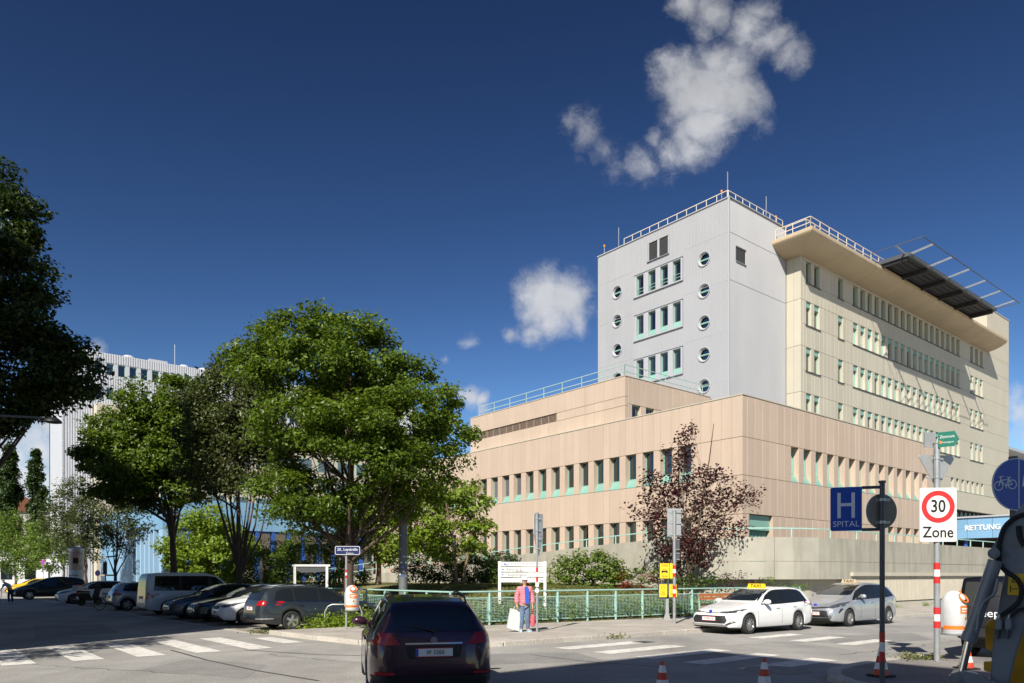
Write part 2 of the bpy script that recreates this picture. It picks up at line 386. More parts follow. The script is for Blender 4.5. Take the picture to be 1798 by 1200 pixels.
def scatter(blobs, dens, per, csize, seed, inner=.35, flat=.6, drop=0.0):
    """clumps through the outer part of the blobs' volume; returns leaf centres, normals and clump centres"""
    rng = np.random.default_rng(seed); Cs, Ns, K = [], [], []
    P = np.array([b[:3] for b in blobs], float); Rr = np.array([b[3:6] for b in blobs], float)
    for bi in range(len(blobs)):
        r = Rr[bi]; area = 4*math.pi*((r[0]*r[1])**1.6/3+(r[0]*r[2])**1.6/3+(r[1]*r[2])**1.6/3)**(1/1.6)
        nc = max(3, int(area*dens))
        d = rng.normal(size=(nc, 3)); d /= np.linalg.norm(d, axis=1, keepdims=True)
        f = np.where(rng.random(nc) < inner, rng.uniform(.35, .8, nc), rng.uniform(.78, 1.06, nc))[:, None]
        k = P[bi] + d*r*f
        q = np.min(np.linalg.norm((k[:, None, :]-P[None])/Rr[None] + 10*(np.arange(len(blobs)) == bi)[None, :, None], axis=2), axis=1) if len(blobs) > 1 else np.full(nc, 9)
        keep = (q > .62) & (rng.random(nc) > drop); k, d = k[keep], d[keep]
        m = len(k)
        if not m: continue
        cs = csize*rng.uniform(.6, 1.35, size=(m, 1, 1))
        u = rng.normal(size=(m, per, 3)); u /= np.linalg.norm(u, axis=2, keepdims=True)
        off = u*(rng.random(size=(m, per, 1))**.45)*cs*1.65*np.array([1, 1, flat])+rng.normal(size=(m, per, 3))*cs*.16
        c = k[:, None, :]+off
        nn = d[:, None, :]*.55+np.array([0, 0, .75])+rng.normal(size=(m, per, 3))*.55
        Cs.append(c.reshape(-1, 3)); Ns.append(nn.reshape(-1, 3)); K.append(k)
    return np.concatenate(Cs), np.concatenate(Ns), np.concatenate(K)
def tree(name, label, base, blobs, leaf, mat, bark, rtrunk, fork, dens=2.2, per=60, csize=.34, seed=1, inner=.35, twigs=60, cat="tree", group=None, drop=0.0, lean=(0, 0), flat=.6, stems=1, squash=.62, thin=1.0):
    """blobs in world space (x,y,z,rx,ry,rz); base world point; fork = height where limbs start"""
    rng = np.random.default_rng(seed+99)
    root = thing(name, label, cat, base, 0, group); bx, by, bz = base
    bl = [(b[0]-bx, b[1]-by, b[2]-bz, *b[3:]) for b in blobs]
    C, N, K = scatter(bl, dens, per, csize, seed, inner, flat, drop)
    if leaf: leaf_object("crown", C, N, leaf, mat, root, squash, seed)
    tops = np.array([b[:3] for b in bl]); ctr = tops.mean(axis=0); zmax = max(b[2]+b[5]*.5 for b in bl)
    mb = MB()
    for sidx in range(stems):
        a0 = sidx*2.4+seed; o = Vector((math.cos(a0), math.sin(a0), 0))*(rtrunk*1.6 if stems > 1 else 0)
        rt = rtrunk/(stems**.5)
        top = Vector((ctr[0]*.6+lean[0]+o.x*6, ctr[1]*.6+lean[1]+o.y*6, zmax))
        fk = Vector((lean[0]*.5+o.x*2, lean[1]*.5+o.y*2, fork))
        pts, rd = [], []
        for i in range(9):
            u = i/8
            p = o.lerp(fk, u*2) if u < .5 else fk.lerp(top, u*2-1)
            p = p+Vector((rng.normal()*.05, rng.normal()*.05, 0))*(1 if i else 0)*min(1, fork/3)
            pts.append(p); rd.append(rt*(1.25 if i == 0 else 1-.85*u**1.15))
        mb.tube(pts, rd, 10)
        trunk = pts
        for b in bl[sidx::stems]:
            i = int(rng.integers(3, 6)); s = trunk[i]; e = Vector(b[:3]); mid = s.lerp(e, .5)+Vector((0, 0, -.12*(e-s).length))+Vector(tuple(rng.normal(size=3)*.12))
            r0 = rd[i]*.55
            mb.tube([s, s.lerp(mid, .5)+Vector((0, 0, .05)), mid, e], [r0, r0*.8, r0*.55, r0*.18], 7)
            near = K[np.argsort(np.linalg.norm(K-np.array(b[:3]), axis=1))[:400]]
            for _ in range(max(2, twigs//len(bl))):
                k = Vector(near[int(rng.integers(0, len(near)))]); q = mid.lerp(e, float(rng.random()))
                m2 = q.lerp(k, .5)+Vector(tuple(rng.normal(size=3)*.1))
                mb.tube([q, m2, k], [r0*.28*thin, r0*.18*thin, .008], 5, cap=False)
    mb.build("trunk", bark, root, 60)
    return root
def blob(px, py, rpx, Y, dy=0.0, sy=1.0, sz=1.0, rx=None):
    c = at(px, py, Y); r = rpx*Y/FOC; c.y += dy
    return (c.x, c.y, c.z, r*(rx or 1), r*sy, r*sz)
# ================================================================ GROUND
mb = MB(); n_ = 60
xs = np.linspace(-700, 700, 29); ys = np.linspace(-200, 1200, 29)
for i in range(28):
    for j in range(28):
        mb.add([(xs[i], ys[j], 0), (xs[i+1], ys[j], 0), (xs[i+1], ys[j+1], 0), (xs[i], ys[j+1], 0)], [(0, 1, 2, 3)])
struct("road", mb, MAT['asphalt'])
def abpoly(pts, z0, z1):
    m = MB(); q = [AB(a, b) for a, b in pts]
    if sum(q[i].x*q[(i+1) % len(q)].y-q[(i+1) % len(q)].x*q[i].y for i in range(len(q))) < 0: q.reverse()
    return m.prism([(p.x, p.y) for p in q], z0, z1)
def arc(ca, cb, r, a0, a1, n=10):
    return [(ca+r*math.cos(R(a0+(a1-a0)*i/n)), cb+r*math.sin(R(a0+(a1-a0)*i/n))) for i in range(n+1)]
corner_arc = [(15.05+3.2*(1-math.cos(R(90*i/10))), 9.3+3.2*(1-math.sin(R(90*i/10)))) for i in range(11)]      # (15.05,12.5) .. (18.25,9.3)
edge_right = [(13.6, 80), (13.65, 52), (13.9, 36), (14.3, 26), (14.75, 17.5)]
edge_left = [(20.5, 9.0), (22.6, 8.85)]
struct("pavement", abpoly(edge_right+corner_arc+edge_left+[(22.6, 14.3), (20.3, 14.3), (20.3, 17), (19, 29), (17.75, 33.5), (17.75, 80)], -.2, .12), MAT['pave'])
# kerb stones along the corner, each one a piece
ks = thing("kerb", "granite kerb stones edging the pavement at the junction corner", None); ks["kind"] = "structure"; del ks["label"]
def kerb_run(path, zt=.125, w=.24, step=1.0, parent=None):
    pts = [AB(a, b) for a, b in path]; d = [0.0]
    for i in range(1, len(pts)): d.append(d[-1]+(pts[i]-pts[i-1]).length)
    def on(s):
        for i in range(1, len(pts)):
            if s <= d[i] or i == len(pts)-1:
                return pts[i-1].lerp(pts[i], (s-d[i-1])/max(1e-6, d[i]-d[i-1]))
    s = 0.0
    while s < d[-1]-.05:
        e = min(s+step, d[-1]); p, q = on(s), on(e); v = (q-p)
        inst("kerb_stone", boxmesh(round(v.length-.014, 2), w, .33, MAT['kerb'], .012), parent, tuple((p+q)/2+Vector((0, 0, zt-.165+random.uniform(-.004, .004)))), (0, 0, math.atan2(v.y, v.x)))
        s = e
kerb_run([(13.62, 62)]+edge_right[2:]+corner_arc+edge_left, parent=ks)
# parking strip beside the left street, a thin sheet of setts
struct("parking_strip", abpoly([(22.6, 8.5), (100, 7.2), (100, 14.2), (22.6, 14.2)], -.05, .006), MAT['cobble'])
for (pa, pb, w2) in (((22.6, 8.5), (95, 7.25), .16),):
    m_ = MB(); p, q = AB(*pa), AB(*pb); m_.bar(p+Vector((0, 0, -.03)), q+Vector((0, 0, -.03)), w2, .09); struct("flush_kerb", m_, MAT['kerb'])
# the pavement on the near right corner
near = [(6.75, 17.2), (6.85, 15)]+[(4.2+2.65*math.cos(R(80*i/9)), 13.9-2.5*math.sin(R(80*i/9))) for i in range(10)]+[(3.6, 11.3), (-20, 11.0), (-20, 60), (4.1, 60), (4.1, 19.0), (5.0, 17.8)]
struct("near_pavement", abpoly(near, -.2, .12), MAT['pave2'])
kn = thing("near_kerb", "x", None); del kn["label"]; kn["kind"] = "structure"
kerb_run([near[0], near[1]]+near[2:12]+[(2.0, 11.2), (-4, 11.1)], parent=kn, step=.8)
# crossing stripes painted on the road
cw = thing("left_crossing", "x", None); del cw["label"]; cw["kind"] = "structure"
def stripe(parent, a0, a1, b0, b1):
    q = [AB(a0, b0), AB(a0, b1), AB(a1, b1), AB(a1, b0)]; m = MB()
    nseg = 8
    m.add([(p.x, p.y, .006) for p in q], [(0, 3, 2, 1)]); o = m.build("crosswalk_stripe", MAT['paint'], parent); return o
for k in range(9):
    b0 = 8.15-1.27*k; stripe(cw, 18.3-.02*k+(1.0 if k == 0 else 0), 22.4-.05*k-(.9 if k == 0 else 0), b0-.3, b0+.3)
cr2 = thing("right_crossing", "x", None); del cr2["label"]; cr2["kind"] = "structure"
for k in range(5):
    a0 = 7.9+1.33*k; stripe(cr2, a0, a0+.58, 12.7, 15.6)
for k in range(3):
    a0 = 9.3+1.33*k; stripe(cr2, a0, a0+.5, 19.2, 21.5)
# tarmac seams, repairs and a manhole cover
PATCH = M("repair asphalt", (.25, .245, .235), .9, var=.1, vs_=1.5, bump=.3, bs=80, speck=.2)
mb = MB()
for pth in ([gp(300, 1142), gp(365, 1160), gp(450, 1178), gp(560, 1196)], [gp(930, 1150), gp(1010, 1160), gp(1160, 1172)], [gp(430, 1142), gp(560, 1150), gp(650, 1152)]):
    for p, q in zip(pth[:-1], pth[1:]):
        d = (q-p).normalized(); r = Vector((-d.y, d.x, 0))*.03
        mb.add([p-r+Vector((0, 0, .004)), q-r+Vector((0, 0, .004)), q+r+Vector((0, 0, .004)), p+r+Vector((0, 0, .004))], [(0, 1, 2, 3)])
for pq in ([gp(820, 1150), gp(1010, 1146), gp(1060, 1160), gp(840, 1168)], [gp(1440, 1118), gp(1600, 1112), gp(1640, 1124), gp(1470, 1132)], [gp(330, 1158), gp(470, 1168), gp(430, 1192), gp(250, 1176)], [gp(60, 1100), gp(180, 1096), gp(210, 1112), gp(60, 1120)]):
    pm_ = MB(); pm_.add([p+Vector((0, 0, .003)) for p in pq], [(3, 2, 1, 0)]); struct("road_patch", pm_, PATCH)
pg = gp(1130, 1128); pm_ = MB()
for k in range(7): pm_.box(-.24, .24, -.2+k*.06, -.165+k*.06, .004, .012)
gr_ = pm_.build("drain_grate", MAT['steeldk'], None, None, tuple(pg), (0, 0, TH)); gr_["kind"] = "structure"
rc = random.Random(9)
for (sx_, sy_, ex_, ey_) in ((30, 1165, 330, 1185), (470, 1150, 760, 1176), (1000, 1170, 1230, 1150), (1480, 1150, 1740, 1120), (1250, 1135, 1500, 1124)):
    a_, b_ = gp(sx_, sy_), gp(ex_, ey_); n = 22; pp = [a_.lerp(b_, k/n)+Vector((rc.gauss(0, .05), rc.gauss(0, .05), .0035)) for k in range(n+1)]
    for p, q in zip(pp[:-1], pp[1:]):
        d = (q-p).normalized(); r = Vector((-d.y, d.x, 0))*rc.uniform(.006, .014); mb.add([p-r, q-r, q+r, p+r], [(0, 1, 2, 3)])
struct("road_seam", mb, M("bitumen seam", (.06, .058, .055), .6))
pm = gp(1365, 1177); mb = MB(); mb.lathe([(.02, .008), (.62, .008), (.62, -.05)], 28, off=(pm.x, pm.y, 0)); struct("manhole_cover", mb, M("worn concrete ring", (.30, .27, .23), .9, var=.2, vs_=6))

# the planted slope behind the railing
def fence_a(b): return 19.95-.1*(b-17)
WALL = [(72, 28.7, .75), (60, 28.7, 1.45), (48.9, 28.7, 2.1), (41, 28.7, 2.6), (34.7, 28.7, 3.03), (27.7, 28.7, 3.42), (23.5, 28.7, 3.6), (22.2, 28.75, 3.6), (21.0, 29.1, 3.6), (19.9, 29.75, 3.6), (19.0, 30.6, 3.6), (18.25, 31.7, 3.6), (17.75, 33, 3.6), (17.55, 34.6, 3.6), (17.5, 36, 3.6), (17.5, 62, 3.6)]
def gz(a, b):
    d = min(a-fence_a(b), b-14.15) if a < 26 or b > 14 else 0
    s = max(0, min(1, d/6.0)); s = s*s*(3-2*s)
    return .14+1.15*s
def rightlim(a):                                        # where the ramp wall stands, b for a given a
    if a >= 23.5: return 28.95
    for (a1, b1, _), (a0, b0, _) in zip(WALL[6:], WALL[7:]):
        if a0 <= a <= a1: return b1+(b0-b1)*((a1-a)/max(1e-6, a1-a0))+.25
    return 34
mb = MB(); ras = list(np.arange(17.9, 80, .6)); nb = 26; vs_i = []
for a in ras:
    lo = 14.15
    if a < 20.3: lo = 17+(19.95-a)/.1*1.0
    hi = rightlim(a); lo = min(lo, hi-.05)
    for j in range(nb+1):
        b = lo+(hi-lo)*j/nb; p = AB(a, b, gz(max(a, fence_a(b)), b)+.03*math.sin(a*2.1+b*1.7)); mb.v.append(tuple(p))
for i in range(len(ras)-1):
    for j in range(nb):
        q = i*(nb+1)+j; mb.f.append((q, q+1, q+nb+2, q+nb+1)); mb.mi.append(0)
o = mb.build("garden_slope", MAT['lawn'], None, 80); o["kind"] = "structure"

# ================================================================ WINDOWS AND FACADES
rw = random.Random(5)
def window(fr, X0, X1, z0, z1, dep=.42, sill=0.0, top=0.0, mat='teal', cover=None, fw=.05, split=None, rail=False, core=None):
    w, h = round(X1-X0, 3), round(z1-z0, 3); key = ("win", w, h, dep, sill, top, mat, fw, split, rail); g = .004
    def mk():
        m = MB(); zb = sill; zt = h-top; x = w/2-g
        m.box(-x, -x+fw, dep-.08, dep, zb, zt); m.box(x-fw, x, dep-.08, dep, zb, zt)
        m.box(-x+fw, x-fw, dep-.078, dep, zt-fw, zt); m.box(-x+fw, x-fw, dep-.078, dep, zb, zb+fw)
        if split: m.box(-x+fw, x-fw, dep-.07, dep, zb+(zt-zb)*split-.04, zb+(zt-zb)*split+.04)
        if rail:
            for k in (.25, .5): m.box(-x, x, .06, .09, zb+k, zb+k+.035)
        return m.mesh("window", MAT[mat])
    o = fr.put("window", cached(key, mk), (X0+X1)/2, 0, z0)
    def pane():
        m = MB(); m.add([(-w/2+fw, dep-.03, sill+fw), (w/2-fw, dep-.03, sill+fw), (w/2-fw, dep-.03, h-top-fw), (-w/2+fw, dep-.03, h-top-fw)], [(0, 1, 2, 3)]); return m.mesh("pane", MAT['pane'])
    inst("pane", cached(key+("p",), pane), o)
    if sill:
        def sl():
            m = MB(); m.prism([(0, 0)], 0, 0) if False else None
            x = w/2-g; v = [(-x, .03, .01), (x, .03, .01), (x, dep-.08, .01), (-x, dep-.08, .01), (-x, .03, .05), (x, .03, .05), (x, dep-.082, sill-.004), (-x, dep-.082, sill-.004)]
            return m.add(v, [(0, 3, 2, 1), (4, 5, 6, 7), (0, 1, 5, 4), (1, 2, 6, 5), (2, 3, 7, 6), (3, 0, 4, 7)]).mesh("sill_panel", MAT[mat])
        inst("sill_panel", cached(key+("s",), sl), o)
    if top:
        inst("blind_box", cached(key+("t",), lambda: MB().box(-w/2+g, w/2-g, .10, dep, h-top+.002, h-.004).mesh("blind_box", MAT[mat])), o)
    if cover:
        def cv():
            m = MB(); zt, zb = h-top-fw, sill+fw
            if cover == 'curtain':
                n = 9; x0, x1 = -w/2+.06, -w/2+.06+(w-.12)*.55
                for i in range(n):
                    a, b2 = x0+(x1-x0)*i/n, x0+(x1-x0)*(i+1)/n; da = .012 if i % 2 else 0; db = 0 if i % 2 else .012
                    m.add([(a, dep+.012+da, zb), (b2, dep+.012+db, zb), (b2, dep+.012+db, zt), (a, dep+.012+da, zt)], [(0, 1, 2, 3)])
                return m.mesh("curtain", MAT['curtain'])
            k = int((zt-zb)/.085)
            for i in range(k):
                z = zt-(i+.5)*(zt-zb)/k; m.add([(-w/2+.05, dep+(-.10 if cover == 'out' else .01), z-.04), (w/2-.05, dep+(-.10 if cover == 'out' else .01), z-.04), (w/2-.05, dep+(-.07 if cover == 'out' else .03), z+.035), (-w/2+.05, dep+(-.07 if cover == 'out' else .03), z+.035)], [(0, 1, 2, 3)])
            return m.mesh("blind", MAT['blindw' if cover == 'white' else 'blind'])
        inst("curtain" if cover == 'curtain' else "blind", cached(key+("c", cover), cv), o)
    return o
def edges_from(wins, x0, x1, step):
    """column edges: window jambs, with the longer blank stretches cut into panels of about STEP"""
    e = sorted(set([x0, x1]+[round(v, 3) for w in wins for v in w if x0 < v < x1])); out = [e[0]]
    for v in e[1:]:
        n = max(1, round((v-out[-1])/step)); s = out[-1]
        out += [s+(v-s)*k/n for k in range(1, n+1)]
    return out
def panels(fr, ed, z0, z1, th, mat, gap=.022, skip=(), stuff=None, name="facade_panel"):
    mbx = MB()
    for a, b in zip(ed[:-1], ed[1:]):
        if any(s[0]-.01 <= (a+b)/2 <= s[1]+.01 for s in skip): continue
        if stuff and stuff((a+b)/2):
            mbx.box(a+gap/2, b-gap/2, rw.uniform(0, .003), th, z0+gap/2, z1-gap/2)
        else: fr.box(name, MAT[mat], a+gap/2, b-gap/2, rw.uniform(0, .003), th, z0+gap/2, z1-gap/2)
    if mbx.v: fr.mb("cladding", mbx, MAT[mat], kind="stuff")
def corrugated(fr, name, X0, X1, z0, z1, mat, p=.25, dep=.05, holes=(), rounds=(), d0=0.0, th=.02):
    m = MB(); n = max(1, int(round((X1-X0)/p))); p = (X1-X0)/n
    for i in range(n):
        a = X0+i*p; prof = [(a, d0+dep), (a+p*.18, d0+dep), (a+p*.32, d0), (a+p*.82, d0), (a+p, d0+dep)]
        c = a+p/2; iv = [(z0, z1)]; cuts = [(h[2], h[3]) for h in holes if h[0] < c < h[1]]
        for (rx, rz, rr) in rounds:
            if abs(c-rx) < rr: q = math.sqrt(rr*rr-(c-rx)**2); cuts.append((rz-q, rz+q))
        for (h0, h1) in cuts:
            nv = []
            for (s, e) in iv:
                if h1 <= s or h0 >= e: nv.append((s, e)); continue
                if h0 > s: nv.append((s, h0))
                if h1 < e: nv.append((h1, e))
            iv = nv
        for (s, e) in iv:
            v = []
            for (x, d) in prof: v += [(x, d, s), (x, d, e)]
            k = len(prof); m.add(v, [(2*j, 2*j+2, 2*j+3, 2*j+1) for j in range(k-1)])
            m.add([(a, d0+dep+th, s), (a+p, d0+dep+th, s), (a+p, d0+dep+th, e), (a, d0+dep+th, e)]+[(x, d, s) for x, d in prof]+[(x, d, e) for x, d in prof], [(0, 3, 2, 1), (0, 1, 4+k-1)+tuple(range(4+k-2, 3, -1)), (3, 2, 4+2*k-1)+tuple(range(4+2*k-2, 4+k-1, -1))])
    return fr.mb(name, m, MAT[mat])
def railing(fr, path, z, h, mat, step=1.6, r=.028, name="railing", mids=1, parent=None):
    m = MB(); pts = [Vector((x, d, 0)) for x, d in path]
    for zz in [z+h]+[z+h*(k+1)/(mids+1) for k in range(mids)]:
        for p, q in zip(pts[:-1], pts[1:]): m.bar((p.x, p.y, zz), (q.x, q.y, zz), r*2)
    for p, q in zip(pts[:-1], pts[1:]):
        n = max(1, int(round((q-p).length/step)))
        for k in range(n+1):
            c = p.lerp(q, k/n); m.bar((c.x, c.y, z), (c.x, c.y, z+h), r*1.8)
    return fr.mb(name, m, MAT[mat])

# ---------------------------------------------------------------- the peach low block
CA, CBB = 23.58, 35.89
low = thing("hospital_low_block", "peach clad low hospital block with two rows of turquoise windows", "building", AB(CA, CBB), TH)
FA, FB = Frame(low, 0, 0, -math.pi/2), Frame(low, 0, 0, 0)
mb = MB(); mb.box(.5, 10, .5, 42, 0, 11.4); mb.build("inner_wall", MAT['room'], low)
mb = MB(); mb.box(10.002, 17.6, .5, 7.7, 0, 11.4); mb.box(17.602, 25.9, .5, 6.4, 0, 11.4); mb.build("inner_wall", MAT['room'], low)
mb = MB(); mb.box(.46, 10, .46, 42, 11.4, 11.5); mb.box(10, 17.6, .46, 7.7, 11.4, 11.5); mb.box(17.6, 25.9, .46, 6.4, 11.4, 11.5); mb.build("roof", MAT['roofgrey'], low)
winA = [(-(4.37+1.42*k), -(3.49+1.42*k)) for k in range(26)]
winB = [(5.06+1.434*k, 5.06+1.434*k+.85) for k in range(14)]
eA = edges_from(winA, -41.9, 0, .74); eB = edges_from(winB, .455, 26.0, .74)
far_a = lambda x: x < -25.2
TH_L = .45
panels(FA, eA, 9.55, 11.87, TH_L, 'panelA', stuff=far_a)
panels(FA, eA, 7.42, 9.55, TH_L, 'panelA', skip=winA, stuff=far_a, name="facade_panel")
panels(FA, eA, 5.25, 7.42, TH_L, 'panelA', stuff=far_a)
panels(FA, eA, 3.05, 5.25, TH_L, 'panelA', skip=winA, stuff=far_a)
panels(FA, edges_from([], -41.9, 0, 2.1), 0, 3.05, TH_L, 'panelA', stuff=far_a)
winBl = [w for w in winB if w[0] > 17.5]
panels(FB, eB, 9.55, 11.87, TH_L, 'panelA')
panels(FB, eB, 7.42, 9.55, TH_L, 'panelA', skip=winB)
panels(FB, eB, 5.28, 7.42, TH_L, 'panelA')
panels(FB, edges_from(winBl+[(.67, 3.05)], .455, 26.0, .74), 3.0, 5.28, TH_L, 'panelA', skip=winBl+[(.67, 3.05)])
panels(FB, edges_from([(.67, 3.05)], .455, 26.0, 2.1), 0, 3.0, TH_L, 'panelA', skip=[(.67, 3.05)])
for i, (a, b) in enumerate(winA):
    cov = 'out' if 11 <= i <= 13 else ('curtain' if rw.random() < .62 else ('white' if rw.random() < .25 else None))
    if i > 20: cov = 'white'
    window(FA, a, b, 7.42, 9.55, .42, sill=.55, cover=cov)
    window(FA, a, b, 3.05, 5.25, .42, sill=.3, cover='curtain' if rw.random() < .6 else None)
for i, (a, b) in enumerate(winB):
    window(FB, a, b, 7.42, 9.55, .42, sill=.55, cover='curtain' if rw.random() < .75 else None)
for a, b in winBl: window(FB, a, b, 3.0, 5.28, .42, sill=.3, cover='curtain')
d_ = FB.box("door", MAT['tealdk'], .7, 3.02, .40, .46, 0, 4.4, bev=0)
m_ = MB()
for k in range(6): m_.box(-1.1+k*.38, -1.1+k*.38+.03, -.05, -.03, -2.1, 2.1)
m_.build("door_rib", MAT['teal'], d_)
FB.box("door_lintel", MAT['teal'], .7, 3.02, .2, .46, 4.42, 5.25, bev=0)
# coping along the roof edges
m_ = MB(); m_.box(-41.9, .03, -.03, .52, 11.872, 11.93); FA.mb("coping", m_, MAT['cream'])
m_ = MB(); m_.box(.53, 26.0, -.03, .52, 11.872, 11.93); FB.mb("coping", m_, MAT['cream'])
# set-back storey on the roof
PU, PE, PT = 9.2, .6, 14.93
FPA, FPB = Frame(low, PE, PU, -math.pi/2), Frame(low, PE, PU, 0)
mb = MB(); mb.box(PE+.32, 10.0, PU+.32, PU+17.1, 11.5, 14.7); mb.build("penthouse_wall", MAT['room'], low)
mb = MB(); mb.box(PE+.3, 10.0, PU+.3, PU+17.1, 14.7, 14.8); mb.build("penthouse_roof", MAT['roofgrey'], low)
ePA = edges_from([(-15.9, -6.6)], -17.2, 0, .95)
panels(FPA, ePA, 13.6, PT, .3, 'panelA'); panels(FPA, ePA, 11.52, 13.0, .3, 'panelA'); panels(FPA, ePA, 13.0, 13.6, .3, 'panelA', skip=[(-15.9, -6.6)])
lou = FPA.box("louvre", MAT['louvre'], -15.9, -6.6, .2, .28, 13.0, 13.6, bev=0)
m_ = MB()
for k in range(7): m_.box(-4.62, 4.62, -.16, -.12, -.28+k*.085, -.25+k*.085)
for k in range(12): m_.box(-4.62+k*.83, -4.58+k*.83, -.17, -.12, -.29, .29)
m_.build("slat", M("louvre slat", (.36, .27, .20), .5), lou)
wP = [(.69+1.4*k, .69+1.4*k+.85) for k in range(6)]
ePB = edges_from(wP, .305, 9.3, .7)
panels(FPB, ePB, 13.15, PT, .3, 'panelA'); panels(FPB, ePB, 11.52, 13.15, .3, 'panelA', skip=wP)
for a, b in wP: window(FPB, a, b, 11.52, 13.15, .28, sill=.2)
m_ = MB(); m_.box(-17.2, .03, -.03, .34, PT+.002, PT+.05); FPA.mb("coping", m_, MAT['cream'])
m_ = MB(); m_.box(.345, 9.35, -.03, .34, PT+.002, PT+.05); FPB.mb("coping", m_, MAT['cream'])
railing(FPA, [(-16.6, .5), (-.5, .5)], PT+.05, .90, 'railpale', 2.0, .022, mids=1)
railing(FPB, [(.5, .5), (9.0, .5)], PT+.05, .90, 'railpale', 2.0, .022, mids=1)

# ---------------------------------------------------------------- the white corrugated tower
TA, TB = 31.33, 45.97
tow = thing("hospital_tower", "white corrugated metal hospital tower with round porthole windows", "building", AB(TA, TB), TH)
GA, GB = Frame(tow, 0, 0, -math.pi/2), Frame(tow, 0, 0, 0)
Z0, ZT = 11.5, 29.15
mb = MB(); mb.box(.35, 13.5, .35, 12.9, Z0, ZT-.2); mb.build("inner_wall", MAT['room'], tow)
mb = MB(); mb.box(.3, 13.6, .3, 13.0, ZT-.2, ZT-.1); mb.build("roof", MAT['roofgrey'], tow)
tw = [4.32+1.23*k for k in range(4)]
tX = [(-(q+.75), -q) for q in tw]
rows_t = [(24.55, 26.15, 0, True), (21.0, 22.9, .42, False), (17.4, 19.3, .42, False), (13.8, 15.7, .42, False)]
holes = [(-(tw[3]+.93), -tw[0]+.18, z0-.1, z1+.08) for z0, z1, _, _ in rows_t]+[(-7.55, -5.45, 26.95, 28.4)]
rounds = [(-2.15, z, .5) for z in (25.4, 23.03, 20.67, 18.29, 15.93)]+[(-10.86, z, .5) for z in (25.5, 23.1, 20.67, 18.3)]
corrugated(GA, "corrugated_cladding", -13.1, -.06, Z0, ZT, 'corr', .135, .03, holes, rounds)
corrugated(GB, "corrugated_cladding", .06, 7.67, Z0, ZT, 'corr', .135, .03, [(.92, 2.08, 24.8, 25.85)])
m_ = MB(); m_.box(-.06, .06, -.06, .06, Z0, ZT); m_.build("corner_trim", MAT['whitemet'], tow)
m_ = MB(); m_.box(-13.12, .08, -.07, .30, ZT, ZT+.07); GA.mb("roof_flashing", m_, MAT['whitemet'])
m_ = MB(); m_.box(.085, 7.7, -.07, .30, ZT, ZT+.07); GB.mb("roof_flashing", m_, MAT['whitemet'])
mb = MB(); mb.box(.06, 7.67, 12.9, 13.1, Z0, ZT); mb.build("back_wall", MAT['whitemet'], tow)
for zz in (26.7, 23.25, 19.6, 16.0):
    m_ = MB(); m_.box(-13.1, -.07, -.004, .06, zz, zz+.025)
    # the seam is cut where windows stand
    segs = [(-13.1, -(tw[3]+1.0)), (-tw[0]+.25, -.07)]
    m_ = MB()
    for s, e in segs: m_.box(s, e, -.003, .02, zz, zz+.02)
    GA.mb("seam", m_, M("seam grey", (.5, .51, .52), .5))
m_ = MB(); m_.box(.07, 7.6, -.003, .02, 23.25, 23.27); m_.box(.07, 7.6, -.003, .02, 26.7, 26.715); GB.mb("seam", m_, MAT['steel'])
for z0, z1, sl, rl in rows_t:
    for X0, X1 in tX: window(GA, X0, X1, z0, z1, .30, sill=sl, rail=rl, cover='curtain' if rw.random() < .4 else None)
    ed = [holes[0][0]]+[v for w in reversed(tX) for v in w]+[holes[0][1]]
    for a, b in zip(ed[0::2], ed[1::2]): GA.box("window_pier", MAT['whitemet'], a+.003, b-.003, .0, .31, z0-.1, z1+.08, bev=.01)
    m_ = MB()
    for X0, X1 in tX: m_.box(X0, X1, .0, .30, z1, z1+.08); m_.box(X0, X1, .0, .30, z0-.1, z0-.002)
    GA.mb("window_lintel", m_, MAT['whitemet'])
    m_ = MB(); m_.box(holes[0][0]-.08, holes[0][1]+.08, -.10, .0, z0-.17, z0-.12); GA.mb("drip_sill", m_, MAT['steel'])
    m_ = MB(); m_.box(holes[0][0]-.05, holes[0][1]+.05, -.05, .0, z1+.09, z1+.12); GA.mb("drip_head", m_, MAT['steel'])
for (x, z, r) in rounds:
    o = GA.put("round_window", cached("rw", lambda: MB().lathe([(.40, .10), (.47, .02), (.50, -.06), (.56, -.06), (.57, .06), (.40, .30)], 36, axis='y', caps=False).mesh("round_window", MAT['whitemet'], 50)), x, 0, z)
    inst("pane", cached("rwp", lambda: MB().lathe([(.43, .22), (.43, .24)], 36, axis='y').mesh("pane", MAT['pane'])), o)
    inst("transom", cached("rwt", lambda: MB().box(-.42, .42, .14, .22, -.05, .05).mesh("transom", MAT['teal'])), o)
    inst("backing", cached("rwb", lambda: MB().lathe([(.5, .30), (.5, .33)], 24, axis='y').mesh("backing", MAT['room'])), o)
for X0, X1 in ((-7.45, -6.6), (-6.4, -5.55)):
    lo_ = GA.box("louvre", MAT['louvre'], X0, X1, .10, .2, 27.05, 28.35, bev=0)
    m_ = MB()
    for k in range(15): m_.box(-.42, .42, -.13, -.06, -.62+k*.085, -.60+k*.085)
    m_.build("slat", MAT['louvre'], lo_)
GA.box("window_pier", MAT['whitemet'], -6.59, -6.41, .0, .22, 26.97, 28.38)
GA.box("window_pier", MAT['whitemet'], -7.54, -7.46, .0, .22, 26.97, 28.38); GA.box("window_pier", MAT['whitemet'], -5.54, -5.46, .0, .22, 26.97, 28.38)
m_ = MB(); m_.box(-7.6, -5.4, -.10, 0, 26.88, 26.94); GA.mb("drip_sill", m_, MAT['steel'])
lo_ = GB.box("louvre", MAT['louvre'], .95, 2.05, .06, .2, 24.82, 25.83, bev=0)
m_ = MB()
for k in range(12): m_.box(-.53, .53, -.11, -.07, -.48+k*.085, -.46+k*.085)
